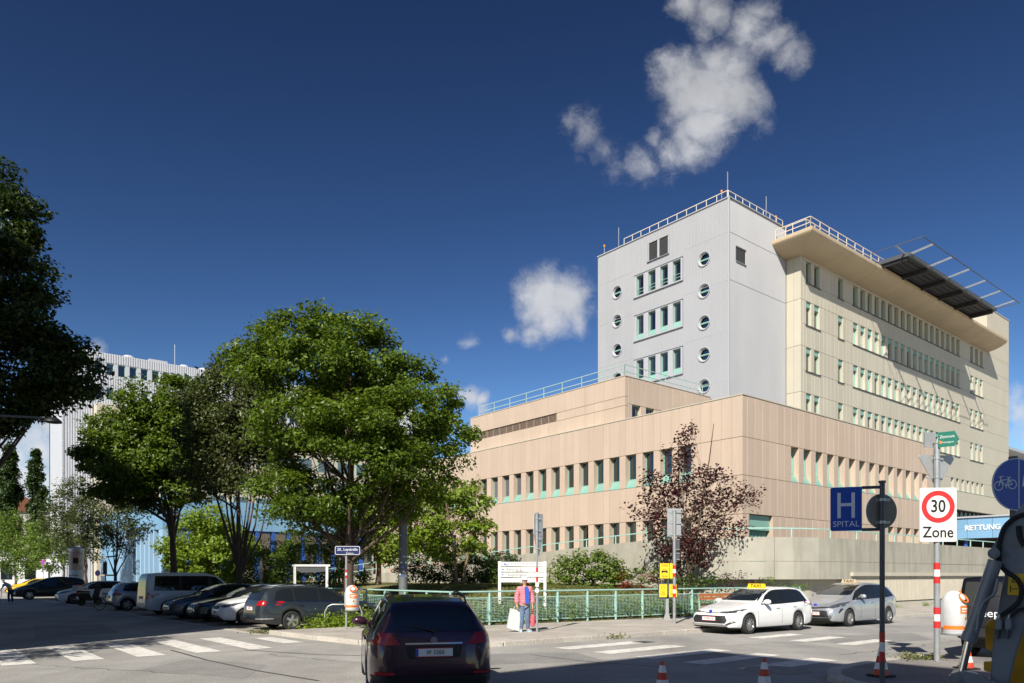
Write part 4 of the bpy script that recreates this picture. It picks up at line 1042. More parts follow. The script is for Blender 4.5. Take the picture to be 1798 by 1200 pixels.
PRE['mpv'] = dict(L=4.62, W=1.78, wheels=(.95, 3.73), r=.315,
    top=[(0,.50),(.03,.64),(.12,.74),(.4,.87),(.8,1.0),(1.1,1.08),(1.6,1.30),(2.05,1.47),(2.5,1.56),(2.9,1.575),(3.5,1.54),(4.0,1.47),(4.3,1.37),(4.46,1.08),(4.55,.92),(4.60,.8),(4.62,.55)],
    belt=[(0,.46),(.1,.6),(.5,.76),(1.2,.91),(3.5,1.0),(4.4,1.04),(4.55,.85),(4.62,.52)],
    bot=[(0,.32),(.1,.20),(.6,.18),(4.1,.2),(4.5,.27),(4.62,.40)],
    hw=[(0,.55),(.04,.69),(.12,.80),(.4,.92),(.8,.98),(1.2,1),(3.7,1),(4.2,.96),(4.45,.88),(4.58,.78),(4.62,.70)],
    tw=[(0,.45),(.15,.66),(.5,.78),(1.1,.80),(2.05,.70),(2.9,.68),(4.0,.64),(4.4,.68),(4.62,.6)],
    side=[[(1.25,.96),(1.62,.975),(1.62,1.24)],[(1.70,.98),(2.62,1.0),(2.62,1.47),(2.3,1.46),(1.9,1.33)],[(2.70,1.0),(3.56,1.03),(3.56,1.45),(2.70,1.475)],[(3.64,1.04),(4.16,1.08),(4.04,1.34),(3.64,1.44)]],
    ws=[(-.68,1.12),(.68,1.12),(.56,1.48),(-.56,1.48)], rw=[(-.60,1.04),(.60,1.04),(.52,1.36),(-.52,1.36)],
    head=[(.44,.67),(.66,.67),(.83,.74),(.82,.90),(.62,.80)], tail=[(.60,.86),(.86,.86),(.84,1.12),(.68,1.12)],
    grille=[(-.50,.68),(0,.64),(.50,.68),(.50,.72),(0,.685),(-.50,.72)], lower=[(-.62,.26),(.62,.26),(.50,.58),(-.50,.58)], plate=(.48, .78), seams=(1.66, 2.66, 3.6), mirror=(1.68, 1.04), hand=(2.44, 3.4))
PRE['van'] = dict(L=4.90, W=1.90, wheels=(.90, 3.90), r=.335,
    top=[(0,.55),(.03,.80),(.12,.96),(.45,1.08),(.9,1.18),(1.3,1.48),(1.65,1.76),(1.9,1.88),(2.3,1.95),(3.0,1.97),(4.3,1.96),(4.68,1.92),(4.80,1.82),(4.86,1.2),(4.90,.5)],
    belt=[(0,.5),(.1,.75),(.9,1.05),(1.5,1.10),(4.75,1.14),(4.85,.9),(4.90,.47)],
    bot=[(0,.32),(.1,.23),(.6,.21),(4.4,.22),(4.8,.27),(4.90,.34)],
    hw=[(0,.66),(.04,.76),(.12,.86),(.4,.95),(.8,.99),(1.2,1),(4.5,1),(4.75,.97),(4.85,.93),(4.90,.86)],
    tw=[(0,.6),(.15,.76),(.9,.84),(1.9,.80),(3,.81),(4.6,.81),(4.8,.82),(4.90,.8)],
    side=[[(1.25,1.12),(2.02,1.14),(2.02,1.77),(1.80,1.74),(1.5,1.50)],[(2.16,1.14),(3.35,1.15),(3.35,1.79),(2.16,1.79)],[(3.43,1.15),(4.50,1.16),(4.47,1.79),(3.43,1.79)]],
    ws=[(-.78,1.22),(.78,1.22),(.68,1.80),(-.68,1.80)], rw=[(-.70,1.16),(.70,1.16),(.66,1.78),(-.66,1.78)],
    head=[(.46,.72),(.84,.74),(.88,.92),(.62,.90),(.44,.82)], tail=[(.84,.75),(.94,.75),(.93,1.15),(.84,1.15)],
    grille=[(-.42,.68),(.42,.68),(.42,.84),(-.42,.84)], lower=[(-.6,.3),(.6,.3),(.6,.45),(-.6,.45)], plate=(.50, .82), seams=(1.12, 2.09, 3.39), mirror=(1.4, 1.16), hand=(2.0, 2.22))
PRE['suv'] = dict(L=4.45, W=1.86, wheels=(.88, 3.52), r=.36,
    top=[(0,.6),(.02,.78),(.08,.90),(.3,.99),(.8,1.07),(1.2,1.12),(1.7,1.42),(2.1,1.61),(2.5,1.69),(3.1,1.70),(3.8,1.66),(4.1,1.58),(4.28,1.20),(4.36,1.05),(4.42,.85),(4.45,.6)],
    belt=[(0,.55),(.1,.72),(.5,.90),(1.2,1.0),(3.5,1.08),(4.25,1.12),(4.38,.9),(4.45,.57)],
    bot=[(0,.36),(.1,.27),(.6,.25),(4.0,.25),(4.3,.3),(4.45,.42)],
    hw=[(0,.62),(.04,.74),(.12,.84),(.35,.94),(.8,.99),(1.1,1),(3.6,1),(4.1,.97),(4.32,.92),(4.42,.85),(4.45,.78)],
    tw=[(0,.5),(.15,.70),(.5,.80),(1.2,.82),(2.1,.71),(3.1,.70),(3.9,.68),(4.25,.72),(4.45,.66)],
    side=[[(1.5,1.06),(2.42,1.09),(2.42,1.60),(2.18,1.58),(1.85,1.42)],[(2.5,1.09),(3.25,1.11),(3.25,1.59),(2.5,1.605)],[(3.33,1.12),(3.86,1.15),(3.75,1.46),(3.33,1.57)]],
    ws=[(-.72,1.16),(.72,1.16),(.60,1.61),(-.60,1.61)], rw=[(-.66,1.15),(.66,1.15),(.57,1.58),(-.57,1.58)],
    head=[(.46,.78),(.70,.78),(.86,.84),(.86,.95),(.62,.91)], tail=[(.52,.92),(.90,.92),(.90,1.08),(.60,1.10)],
    grille=[(-.44,.62),(.44,.62),(.46,.84),(-.46,.84)], lower=[(-.6,.33),(.6,.33),(.6,.48),(-.6,.48)], plate=(.52, .80), seams=(1.25, 2.46, 3.29), mirror=(1.62, 1.12), hand=(2.25, 3.1))
PRE['offroad'] = dict(L=4.15, W=1.80, wheels=(.75, 3.30), r=.40,
    top=[(0,.65),(.02,1.0),(.06,1.06),(1.25,1.13),(1.42,1.16),(1.62,1.60),(1.72,1.74),(1.9,1.80),(2.5,1.83),(3.9,1.83),(4.02,1.78),(4.08,1.15),(4.12,.6)],
    belt=[(0,.6),(.05,.95),(1.3,1.06),(4.0,1.10),(4.12,.57)],
    bot=[(0,.5),(.1,.42),(4.0,.42),(4.12,.48)],
    hw=[(0,.72),(.06,.80),(.3,.88),(1.2,.94),(1.5,.97),(4.0,.97),(4.08,.94),(4.12,.90)],
    tw=[(0,.66),(.1,.74),(1.3,.84),(1.8,.80),(4.0,.82),(4.12,.82)],
    side=[[(1.62,1.14),(2.5,1.14),(2.5,1.68),(1.86,1.66)],[(2.6,1.14),(3.3,1.14),(3.3,1.69),(2.6,1.68)],[(3.4,1.14),(3.95,1.15),(3.92,1.69),(3.4,1.69)]],
    ws=[(-.72,1.2),(.72,1.2),(.66,1.68),(-.66,1.68)], rw=[(-.70,1.16),(.70,1.16),(.66,1.70),(-.66,1.70)],
    head=[(.5,.78),(.72,.78),(.72,.96),(.5,.96)], tail=[(.72,.78),(.83,.78),(.83,1.05),(.72,1.05)],
    grille=[(-.4,.7),(.4,.7),(.4,.98),(-.4,.98)], lower=None, plate=(.55, .60), seams=(1.5, 2.55, 3.35), mirror=(1.7, 1.2), hand=(2.35, 3.2))
def car_paint(name, col, metal=.25, rough=.28):
    return M(name, col, rough, metal=metal, coat=.7, spec=.5)
def wheel_meshes(r, w, style):
    def ty():
        return MB().lathe([(r*.66, -w/2), (r*.9, -w/2), (r*.985, -w*.36), (r, -w*.2), (r, w*.2), (r*.985, w*.36), (r*.9, w/2), (r*.66, w/2)], 32, axis='y', caps=False).mesh("tyre", MAT['rubber'], 40)
    def rim():
        m = MB(); R0 = r*.68; y = w/2-.012
        m.lathe([(R0, -w*.45), (R0, y), (R0*.93, y+.004), (R0*.90, y-.03), (R0*.9, -w*.3)], 32, axis='y', caps=False)
        n, sw, deep = {'five': (5, .085, .02), 'ten': (10, .035, .02), 'multi': (16, .028, .012), 'disc': (9, .05, .0), 'steel': (8, .06, .03)}[style]
        for k in range(n):
            a = 2*math.pi*k/n; c, s = math.cos(a), math.sin(a)
            r0, r1 = R0*.16, R0*.93; p = []
            for (rr, ww) in ((r0, sw*.8), (r1, sw*(1.25 if style == 'five' else .9))):
                p += [(c*rr-s*ww/2*1.0, s*rr+c*ww/2), (c*rr+s*ww/2, s*rr-c*ww/2)]
            y0 = y-deep; m.add([(p[0][0], y0, p[0][1]), (p[1][0], y0, p[1][1]), (p[3][0], y0-.006, p[3][1]), (p[2][0], y0-.006, p[2][1]), (p[0][0], y0-.03, p[0][1]), (p[1][0], y0-.03, p[1][1]), (p[3][0], y0-.03, p[3][1]), (p[2][0], y0-.03, p[2][1])], [(0, 1, 2, 3), (0, 4, 5, 1), (2, 6, 7, 3), (1, 5, 6, 2), (3, 7, 4, 0)])
        m.lathe([(R0*.22, y-.05), (R0*.2, y-deep+.008), (.01, y-deep+.012)], 16, axis='y', caps=False)
        return m.mesh("rim", MAT['alloy'], 40)
    def back(): return MB().lathe([(r*.66, w*.30), (.01, w*.30)], 24, axis='y', caps=False).mesh("dark_backing", MAT['rimdark'])  # plain dark disc, painted shade behind the spokes
    k = ("wh", round(r, 3), w, style)
    return cached(k+("t",), ty), cached(k+("r",), rim), cached(k+("b",), back)
def make_car(name, label, kind, paint, pos, head, cat="car", style='five', size=None, group=None, plate_txt=None, side_gl='carglass', trim=True, rails=None, detail=None, lowblack=False, curtain=False):
    P = PRE[kind]; L, Wd = P['L'], P['W']; sx = sy = sz = 1.0
    if size: sx, sy, sz = size[0]/L, size[1]/Wd, size[2]
    root = thing(name, label, cat, (pos[0], pos[1], pos[2] if len(pos) > 2 else 0), head, group)
    r = P['r']; ra = r*1.13
    def X(x): return (L/2-x)*sx
    xs_ = set(np.round(np.linspace(0, L, 84), 4).tolist())
    for e in P['wheels']:
        for d in (-ra, -ra*.97, -ra*.9, -ra*.75, -ra*.5, 0, ra*.5, ra*.75, ra*.9, ra*.97, ra): xs_.add(round(e+d, 4))
    for v in (.02, .05, .09, L-.02, L-.05, L-.09): xs_.add(round(v, 4))
    xs_ = sorted(x for x in xs_ if 0 <= x <= L)
    mb = MB(); NS = 0; rows = []
    for x in xs_:
        w = smooth(P['hw'], x)*Wd/2; zt = smooth(P['top'], x); zb = lin(P['bot'], x); be = min(smooth(P['belt'], x), zt-.04); twd = min(smooth(P['tw'], x)*Wd/2, w*.985)
        arch = 0
        for e in P['wheels']:
            if abs(x-e) < ra: arch = max(arch, r+math.sqrt(max(0, ra*ra-(x-e)**2)))
        lo = max(zb, arch); h = be-lo
        if h < .05: be = lo+.05; h = .05
        zt = max(zt, be+.04); ed = max(be+.01, zt-.055)
        bul = .02 if h > .2 else .006
        sec = [(0, lo), (w*.80, lo), (w*.955, lo+.015 if not arch else lo), (w*.992, lo+h*.12), (w, lo+h*.35), (w*1.0, lo+h*.55), (w*.985, lo+h*.80), (w*.965, lo+h*.93), (w*.94, be)]
        w0 = w*.94
        for t in (.33, .66): sec.append((w0+(twd-w0)*t+(.012 if zt-be > .3 else 0), be+(ed-be)*t))
        sec += [(twd, ed), (twd*.93, ed+(zt-ed)*.62), (twd*.75, zt-.014), (twd*.4, zt-.003), (0, zt)]
        rows.append(sec)
    NS = len(rows[0])
    for x, sec in zip(xs_, rows):
        for (y, z) in sec: mb.v.append((X(x), y*sy, z*sz))
        for (y, z) in sec: mb.v.append((X(x), -y*sy, z*sz))
    N2 = NS*2
    for i in range(len(xs_)-1):
        for side in (0, 1):
            o = side*NS
            for j in range(NS-1):
                a, b, c, d = i*N2+o+j, i*N2+o+j+1, (i+1)*N2+o+j+1, (i+1)*N2+o+j
                mb.f.append((a, b, c, d) if side == 0 else (a, d, c, b)); mb.mi.append(1 if j < 2 or (lowblack and j < 4) else 0)
    for i, fl in ((0, 0), (len(xs_)-1, 1)):
        q = [i*N2+j for j in range(NS)]+[i*N2+NS+j for j in range(NS-2, 0, -1)]
        mb.f.append(tuple(q if fl else reversed(q))); mb.mi.append(0)
    me = mb.mesh("body", [paint, MAT['blk2']])
    bm = bmesh.new(); bm.from_mesh(me); bmesh.ops.remove_doubles(bm, verts=bm.verts, dist=.0008); bmesh.ops.recalc_face_normals(bm, faces=bm.faces); bm.to_mesh(me); bm.free()
    me.polygons.foreach_set("use_smooth", [True]*len(me.polygons)); me.set_sharp_from_angle(angle=R(48))
    body = link(bpy.data.objects.new("body", me), root)
    bvh = BVHTree.FromPolygons([tuple(v.co) for v in me.vertices], [tuple(p.vertices) for p in me.polygons])
    def decal(nm, poly, axis, mat, off=.006, parent=root, step=.07, label=None):
        """a thin part that follows the body: POLY in (x,z) for the sides, in (y,z) for front and rear"""
        if axis in ('L', 'Rr'): pts = [(X(a), b*sz) for a, b in poly]
        else: pts = [(a*sy, b*sz) for a, b in poly]
        bd = []
        for (p, q) in zip(pts, pts[1:]+pts[:1]):
            n = max(1, int(math.dist(p, q)/step))
            bd += [(p[0]+(q[0]-p[0])*k/n, p[1]+(q[1]-p[1])*k/n) for k in range(n)]
        def inside(u, v):
            c = False
            for (a, b), (a2, b2) in zip(pts, pts[1:]+pts[:1]):
                if (b > v) != (b2 > v) and u < (a2-a)*(v-b)/(b2-b)+a: c = not c
            return c
        ins = []; u0, u1 = min(p[0] for p in pts), max(p[0] for p in pts); v0, v1 = min(p[1] for p in pts), max(p[1] for p in pts)
        for u in np.arange(u0+step/2, u1, step):
            for v in np.arange(v0+step/2, v1, step):
                if inside(u, v) and min(math.dist((u, v), b) for b in bd) > step*.4: ins.append((float(u), float(v)))
        vs2 = [Vector(p) for p in bd+ins]; nb = len(bd)
        V, E, Fc, *_ = delaunay_2d_cdt(vs2, [(i, (i+1) % nb) for i in range(nb)], [], 1, 1e-5)
        out = []
        for v in V:
            if axis == 'L': o_, d_ = Vector((v[0], 3, v[1])), Vector((0, -1, 0))
            elif axis == 'Rr': o_, d_ = Vector((v[0], -3, v[1])), Vector((0, 1, 0))
            elif axis == 'F': o_, d_ = Vector((6, v[0], v[1])), Vector((-1, 0, 0))
            else: o_, d_ = Vector((-6, v[0], v[1])), Vector((1, 0, 0))
            hit, nrm, fi, _ = bvh.ray_cast(o_, d_)
            if hit is None: out.append(None); continue
            if nrm.dot(d_) > 0: nrm = -nrm
            out.append(hit+nrm*off)
        m = MB(); ok = [f for f in Fc if all(out[i] is not None for i in f)]
        if not ok: return None
        m.v = [tuple(o if o is not None else (0, 0, 0)) for o in out]; m.f = [tuple(f) for f in ok]; m.mi = [0]*len(ok)
        ob = m.build(nm, mat, parent, 30)
        if label: ob["label"] = label
        return ob
    # glazing with a black surround
    for ax in ('L', 'Rr'):
        if trim:
            allp = [p for q in P['side'] for p in q]; lo = sorted([q for q in P['side']], key=lambda q: q[0][0])
            bot_ = [(lo[0][0][0]-.06, lo[0][0][1]-.02)]+[(q[1][0]+.0, q[1][1]-.02) for q in lo[:-1]]+[(lo[-1][1][0]+.05, lo[-1][1][1]-.02)]
            tops = []
            for q in reversed(lo): tops += [(p[0], p[1]+.02) for p in q[2:]]
            decal("window_trim", bot_+tops, ax, MAT['black'], .003)
        for q in P['side']: decal("side_window", q, ax, MAT[side_gl], .008)
        for s_ in P['seams']:
            z0 = .30; z1 = lin(P['belt'], s_)-.0
            for e in P['wheels']:
                if abs(s_-e) < ra: z0 = max(z0, r+math.sqrt(ra*ra-(s_-e)**2)+.02)
            decal("door_gap", [(s_-.006, z0), (s_+.006, z0), (s_+.006, z1), (s_-.006, z1)], ax, MAT['black'], .002, step=.12)
        for h_ in P['hand']:
            z = lin(P['belt'], h_)-.10; yy_ = 1 if ax == 'L' else -1
            hit, n_, *_ = bvh.ray_cast(Vector((X(h_), 3*yy_, z*sz)), Vector((0, -yy_, 0)))
            if hit: m = MB(); m.box(hit.x-.09, hit.x+.09, hit.y-.005 if yy_ > 0 else hit.y-.03, hit.y+.03 if yy_ > 0 else hit.y+.005, hit.z-.013, hit.z+.013); m.build("door_handle", paint, root)
        s = 1 if ax == 'L' else -1
        mx, mz = P['mirror']; m = MB()
        bx, by, bz = X(mx), s*(Wd/2*sy*.93), mz*sz
        m.lathe([(.02, -.13), (.075, -.10), (.10, -.03), (.10, .05), (.07, .11), (.02, .13)], 12, axis='y'); 
        for i in range(len(m.v)): v = m.v[i]; m.v[i] = (bx+v[0]*.75, by+s*.11+v[1], bz+.04+v[2]*.8)
        m.bar((bx, by-s*.05, bz), (bx, by+s*.06, bz+.02), .05); m.build("wing_mirror", paint, root, 60)
        decal("headlight", [(s*a, b) for a, b in P['head']], 'F', MAT['headlight'], .008)
        decal("tail_light", [(s*a, b) for a, b in P['tail']], 'B', MAT['taillight'], .010)
    decal("windscreen", P['ws'], 'F', MAT['carglass'], .008); decal("rear_window", P['rw'], 'B', MAT['carglass'], .008)
    decal("grille", P['grille'], 'F', MAT['blk2'], .009)
    if P['lower']: decal("air_intake", P['lower'], 'F', MAT['blk2'], .009)
    # plates
    for sgn, z in ((1, P['plate'][0]), (-1, P['plate'][1])):
        hit, n_, *_ = bvh.ray_cast(Vector((6*sgn, 0, z*sz)), Vector((-sgn, 0, 0)))
        if hit:
            pl = MB().box(-.26, .26, -.008, .008, -.06, .06).build("number_plate", MAT['signwhite'], root, None, (hit.x+sgn*.022, 0, z*sz), (0, 0, R(90) if sgn > 0 else R(-90)))
            MB().box(-.262, .262, -.010, .006, -.0645, -.054).box(-.262, .262, -.010, .006, .054, .0645).build("plate_band", MAT['red'], pl)
            MB().box(-.259, -.225, -.0105, .006, -.0535, .0535).build("euro_band", MAT['signblue'], pl)
            if plate_txt: text("lettering", plate_txt, .085, pl, (.01, -.011, 0), FACE, MAT['black'], .001, sx=.92)
    ty, ri, bk = wheel_meshes(r*sz, .205, style)
    for e in P['wheels']:
        for s in (1, -1):
            wh = bpy.data.objects.new("wheel", None); link(wh, root); wh.location = (X(e), s*(Wd/2*sy-.115), r*sz); wh.rotation_euler = (0, random.uniform(0, 6), 0 if s > 0 else math.pi); wh.empty_display_size = .1
            inst("tyre", ty, wh); inst("rim", ri, wh); inst("dark_backing", bk, wh)
    m = MB(); m.box(X(P['wheels'][1])-ra, X(P['wheels'][0])+ra, -Wd/2*sy+.28, Wd/2*sy-.28, .22, .75*sz); m.build("underbody", MAT['black'], root)
    if rails:
        for s in (1, -1):
            m = MB(); pts = []
            for k_ in range(9):
                x = 2.25+(4.25-2.25)*k_/8
                x = x*L/4.77; pts.append((X(x), s*(smooth(P['tw'], x)*Wd/2*.9)*sy, (smooth(P['top'], x)+(.035 if 0 < k_ < 8 else -.02))*sz))
            m.tube(pts, .016, 6); m.build("roof_rail", MAT[rails], root)
    root_info = dict(root=root, decal=decal, bvh=bvh, X=X, P=P, sy=sy, sz=sz, L=L*sx)
    if detail: detail(root_info)
    return root
HB_, HF_ = TH, TH+math.pi                               # nose towards +b (in) or -b (out)
def park(a, b_front, L, inward):                        # centre of a parked car whose street-side end is at b_front
    return AB(a, b_front+L/2)
white1 = car_paint("white car paint", (.78, .79, .79), 0, .3); silver = car_paint("silver car paint", (.46, .48, .51), .55, .3)
dgrey = car_paint("anthracite car paint", (.035, .045, .055), .4, .28); black1 = car_paint("black car paint", (.010, .010, .013), .2, .2)
blgrey = car_paint("blue grey car paint", (.045, .060, .085), .4, .26); vanp = car_paint("off white van paint", (.58, .60, .60), .0, .35)
yellowp = car_paint("yellow car paint", (.80, .48, .01), 0, .3); plum = car_paint("plum car paint", (.045, .014, .030), .35, .25)
def taxi_sign(info, x, mat, wsg=.62):
    P = info['P']; z = smooth(P['top'], x)*info['sz']-.01
    m = MB(); m.add([(-.07, -wsg/2, 0), (.07, -wsg/2, 0), (.07, wsg/2, 0), (-.07, wsg/2, 0), (-.035, -wsg/2+.03, .15), (.035, -wsg/2+.03, .15), (.035, wsg/2-.03, .15), (-.035, wsg/2-.03, .15)], [(0, 3, 2, 1), (4, 5, 6, 7), (0, 1, 5, 4), (1, 2, 6, 5), (2, 3, 7, 6), (3, 0, 4, 7)])
    o = m.build("taxi_sign", MAT[mat], info['root'], None, (info['X'](x), 0, z))
    text("lettering", "TAXI", .15, o, (.061, 0, .075), (R(77), 0, R(90)), MAT['black'], .003, sx=1.25)
def badge(info, z, col, r=.06):
    hit, n, *_ = info['bvh'].ray_cast(Vector((6, 0, z)), Vector((-1, 0, 0)))
    if hit: MB().lathe([(r, -.01), (r, .02), (r*.7, .03)], 16, axis='x', off=(hit.x, 0, z)).build("badge", col, info['root'])
m_badgeblue = M("badge blue", (.02, .06, .45), .25)
def corolla_d(i):
    taxi_sign(i, 2.55, 'yellow', .66); badge(i, .70, m_badgeblue)
    i['decal']("grille_bar", [(-.62, .27), (.62, .27), (.82, .40), (.78, .44), (.60, .33), (-.60, .33), (-.78, .44), (-.82, .40)], 'F', MAT['chrome'], .014)
    i['decal']("hood_gap", [(-.72, .735), (0, .66), (.72, .735), (.72, .75), (0, .68), (-.72, .75)], 'F', MAT['black'], .010)
PC = dict(PRE['estate']); PRE['corolla'] = dict(PC, grille=[(-.60,.36),(.60,.36),(.66,.46),(.58,.60),(-.58,.60),(-.66,.46)], lower=[(-.52,.23),(.52,.23),(.60,.29),(-.60,.29)], head=[(.36,.685),(.60,.67),(.82,.70),(.88,.83),(.66,.755)], plate=(.50, .74))
make_car("taxi_car", "white estate taxi with a yellow roof sign at the kerb, nose to the corner", 'corolla', white1, AB(13.93, 21.85), R(36.5)+math.pi, "taxi", 'ten', (4.65, 1.79, .975), plate_txt="W 9476 TX", detail=corolla_d)
def prius_d(i):
    taxi_sign(i, 2.45, 'cornice', .58); badge(i, .76, m_badgeblue)
    for s in (1, -1): i['decal']("fog_lamp", [(s*.56, .30), (s*.66, .30), (s*.66, .42), (s*.56, .42)], 'F', MAT['headlight'], .014); i['decal']("air_duct", [(s*.78, .50), (s*.80, .50), (s*.835, .66), (s*.80, .66)], 'F', MAT['blk2'], .01)
make_car("taxi_car", "silver people carrier taxi parked behind the white taxi by the ribbed wall", 'mpv', silver, AB(13.55, 27.5), R(36.5)+math.pi, "taxi", 'multi', plate_txt="W 7801 TX", detail=prius_d)
g_ = "cars parked nose or tail to the left street"
def passat_d(i):
    i['decal']("bumper_trim", [(-.86, .395), (.86, .395), (.86, .43), (-.86, .43)], 'B', MAT['chrome'], .014)
    for ax in ('L', 'Rr'): i['decal']("sill_trim", [(1.4, .285), (3.2, .285), (3.2, .305), (1.4, .305)], ax, MAT['chrome'], .01); i['decal']("window_chrome", [(1.66, .905), (4.25, .99), (4.25, 1.005), (1.66, .92)], ax, MAT['chrome'], .011); i['decal']("bumper_trim", [(4.3, .395), (4.68, .395), (4.68, .43), (4.3, .43)], ax, MAT['chrome'], .014)
    badge(dict(i, bvh=i['bvh']), .6, MAT['chrome'], .05)
make_car("parked_car", "dark grey estate car with silver roof rails, nose in beside the big tree", 'estate', dgrey, AB(24.6, 8.85+2.39), HB_, "car", 'five', group=g_, rails='chrome', plate_txt="W 5718", detail=passat_d)
def punto_d(i): badge(i, .66, MAT['chrome'], .05)
make_car("parked_car", "white hatchback parked nose out between the grey estate and a black car", 'hatch', white1, AB(27.95, 8.8+2.02), HF_, "car", 'multi', group=g_, plate_txt="W 3920", detail=punto_d)
def bmw_d(i):
    for s in (1, -1): i['decal']("kidney_grille", [(s*.03, .56), (s*.24, .56), (s*.26, .70), (s*.03, .71)], 'F', MAT['chrome'], .013); i['decal']("kidney_slats", [(s*.05, .575), (s*.22, .575), (s*.235, .685), (s*.05, .69)], 'F', MAT['black'], .018)
make_car("parked_car", "black car with twin chrome grille parked nose out beside the white hatchback", 'estate', black1, AB(30.35, 8.6+2.35), HF_, "car", 'five', (4.7, 1.82, .985), group=g_, plate_txt="W 6104", detail=bmw_d)
make_car("parked_car", "blue grey hatchback parked nose out in front of the white van", 'hatch', blgrey, AB(32.75, 8.3+2.1), HF_, "car", 'ten', (4.2, 1.78, 1.0), group=g_, plate_txt="W 2285")
make_car("parked_van", "off white passenger van with dark rear windows, tail towards the street", 'van', vanp, AB(36.95, 8.3+2.45), HB_, "van", 'disc', group=g_, plate_txt="W 8143", side_gl='carglass', trim=True, lowblack=False)
make_car("parked_car", "silver hatchback parked tail out, left of the off white van", 'hatch', silver, AB(43.1, 8.2+2.1), HB_, "car", 'five', (4.3, 1.78, 1.0), group=g_, plate_txt="W 4471")
make_car("parked_car", "white hatchback parked nose out behind a scooter, further down the street", 'hatch', white1, AB(54.8, 7.4+2.1), HF_, "car", 'steel', (4.26, 1.80, 1.0), group=g_, plate_txt="W 9032")
make_car("parked_car", "black people carrier parked nose out left of the advertising column", 'mpv', black1, AB(66.4, 6.1+2.5), HF_, "car", 'five', (4.95, 1.9, 1.1), group=g_, plate_txt="W 7157")
make_car("taxi_car", "yellow car at the far left end of the row, behind a bending person", 'hatch', yellowp, AB(82.4, 9.2), HF_, "car", 'five', (4.2, 1.78, 1.03), group=g_, plate_txt="W 1609")
def suv_d(i):
    d = i['decal']
    d("bumper", [(-.93, .27), (.93, .27), (.93, .42), (-.93, .42)], 'B', MAT['blk2'], .012)
    for s in (1, -1): d("reflector", [(s*.55, .44), (s*.80, .44), (s*.80, .475), (s*.55, .475)], 'B', MAT['taillight'], .02); d("hatch_gap", [(s*.645, .50), (s*.655, .50), (s*.655, .98), (s*.645, .98)], 'B', MAT['black'], .006, step=.1)
    d("plate_recess", [(-.36, .66), (.36, .66), (.40, .83), (-.40, .83)], 'B', MAT['black'], .008)
    d("chrome_strip", [(-.40, .845), (.40, .845), (.40, .865), (-.40, .865)], 'B', MAT['chrome'], .014)
    hit, n, *_ = i['bvh'].ray_cast(Vector((-6, 0, 1.05)), Vector((1, 0, 0)))
    m = MB(); m.bar((hit.x-.03, .0, 1.06), (hit.x+.04, .34, 1.13), .016); m.lathe([(.03, -.03), (.03, .02)], 10, axis='x', off=(hit.x-.01, 0, 1.06)); m.build("wiper", MAT['blk2'], i['root'])
    MB().lathe([(.05, -.02), (.05, .01), (.04, .02)], 18, axis='x', off=(hit.x-.06, 0, .93)).build("badge", MAT['chrome'], i['root'])
make_car("moving_car", "dark plum car crossing the junction in the foreground, seen from behind", 'estate', plum, (-1.60, 12.6, 0), R(90+13), "car", 'five', (4.5, 1.84, 1.03), plate_txt="W 5360", detail=suv_d, rails='steeldk')
def jeep_d(i):
    m = MB(); m.lathe([(.02, -.17), (.30, -.17), (.37, -.14), (.385, -.05), (.385, .02), (.02, .02)], 36, axis='x', off=(-i['L']/2-.04, 0, 1.02)); o = m.build("spare_wheel_cover", M("spare wheel cover", (.022, .024, .03), .35), i['root'], 40)
    text("lettering", "Jeep", .24, o, (-i['L']/2-.215, .13, 1.02), (R(90), 0, R(-90)), MAT['signgrey'], .004, sx=1.1)
    m = MB(); m.box(-i['L']/2-.20, -i['L']/2+.06, -.86, .86, .50, .70); m.build("rear_bumper", MAT['blk2'], i['root'])
    for e in i['P']['wheels']:
        for s in (1, -1):
            m = MB(); x0 = i['X'](e); rr = i['P']['r']*1.17; pts = [(x0+rr*math.cos(a), s*.93, .40+rr*math.sin(a)) for a in np.linspace(.15, math.pi-.15, 12)]
            for p, q in zip(pts[:-1], pts[1:]): m.bar((p[0], p[1], p[2]), (q[0], q[1], q[2]), .22, .05, up=(0, 0, 1))
            m.build("wheel_flare", MAT['blk2'], i['root'], 50)
make_car("off_road_car", "black off-road car with a lettered spare wheel cover behind the excavator arm", 'offroad', black1, AB(5.65, 20.3), HB_, "car", 'steel', (4.2, 1.86, 1.0), plate_txt="W 6480", detail=jeep_d)
# ================================================================ TREES AND PLANTS
def ground(px, Y, z=0.0): return ((px-PX0)/FOC*Y, Y, z)
def BL(lst, Y, sy=1.0): return [blob(x, y, r, Y, dy, sy, sz, rx) for (x, y, r, dy, sz, rx) in [(l+(0, .85, 1))[:6] if len(l) == 3 else l for l in lst]]
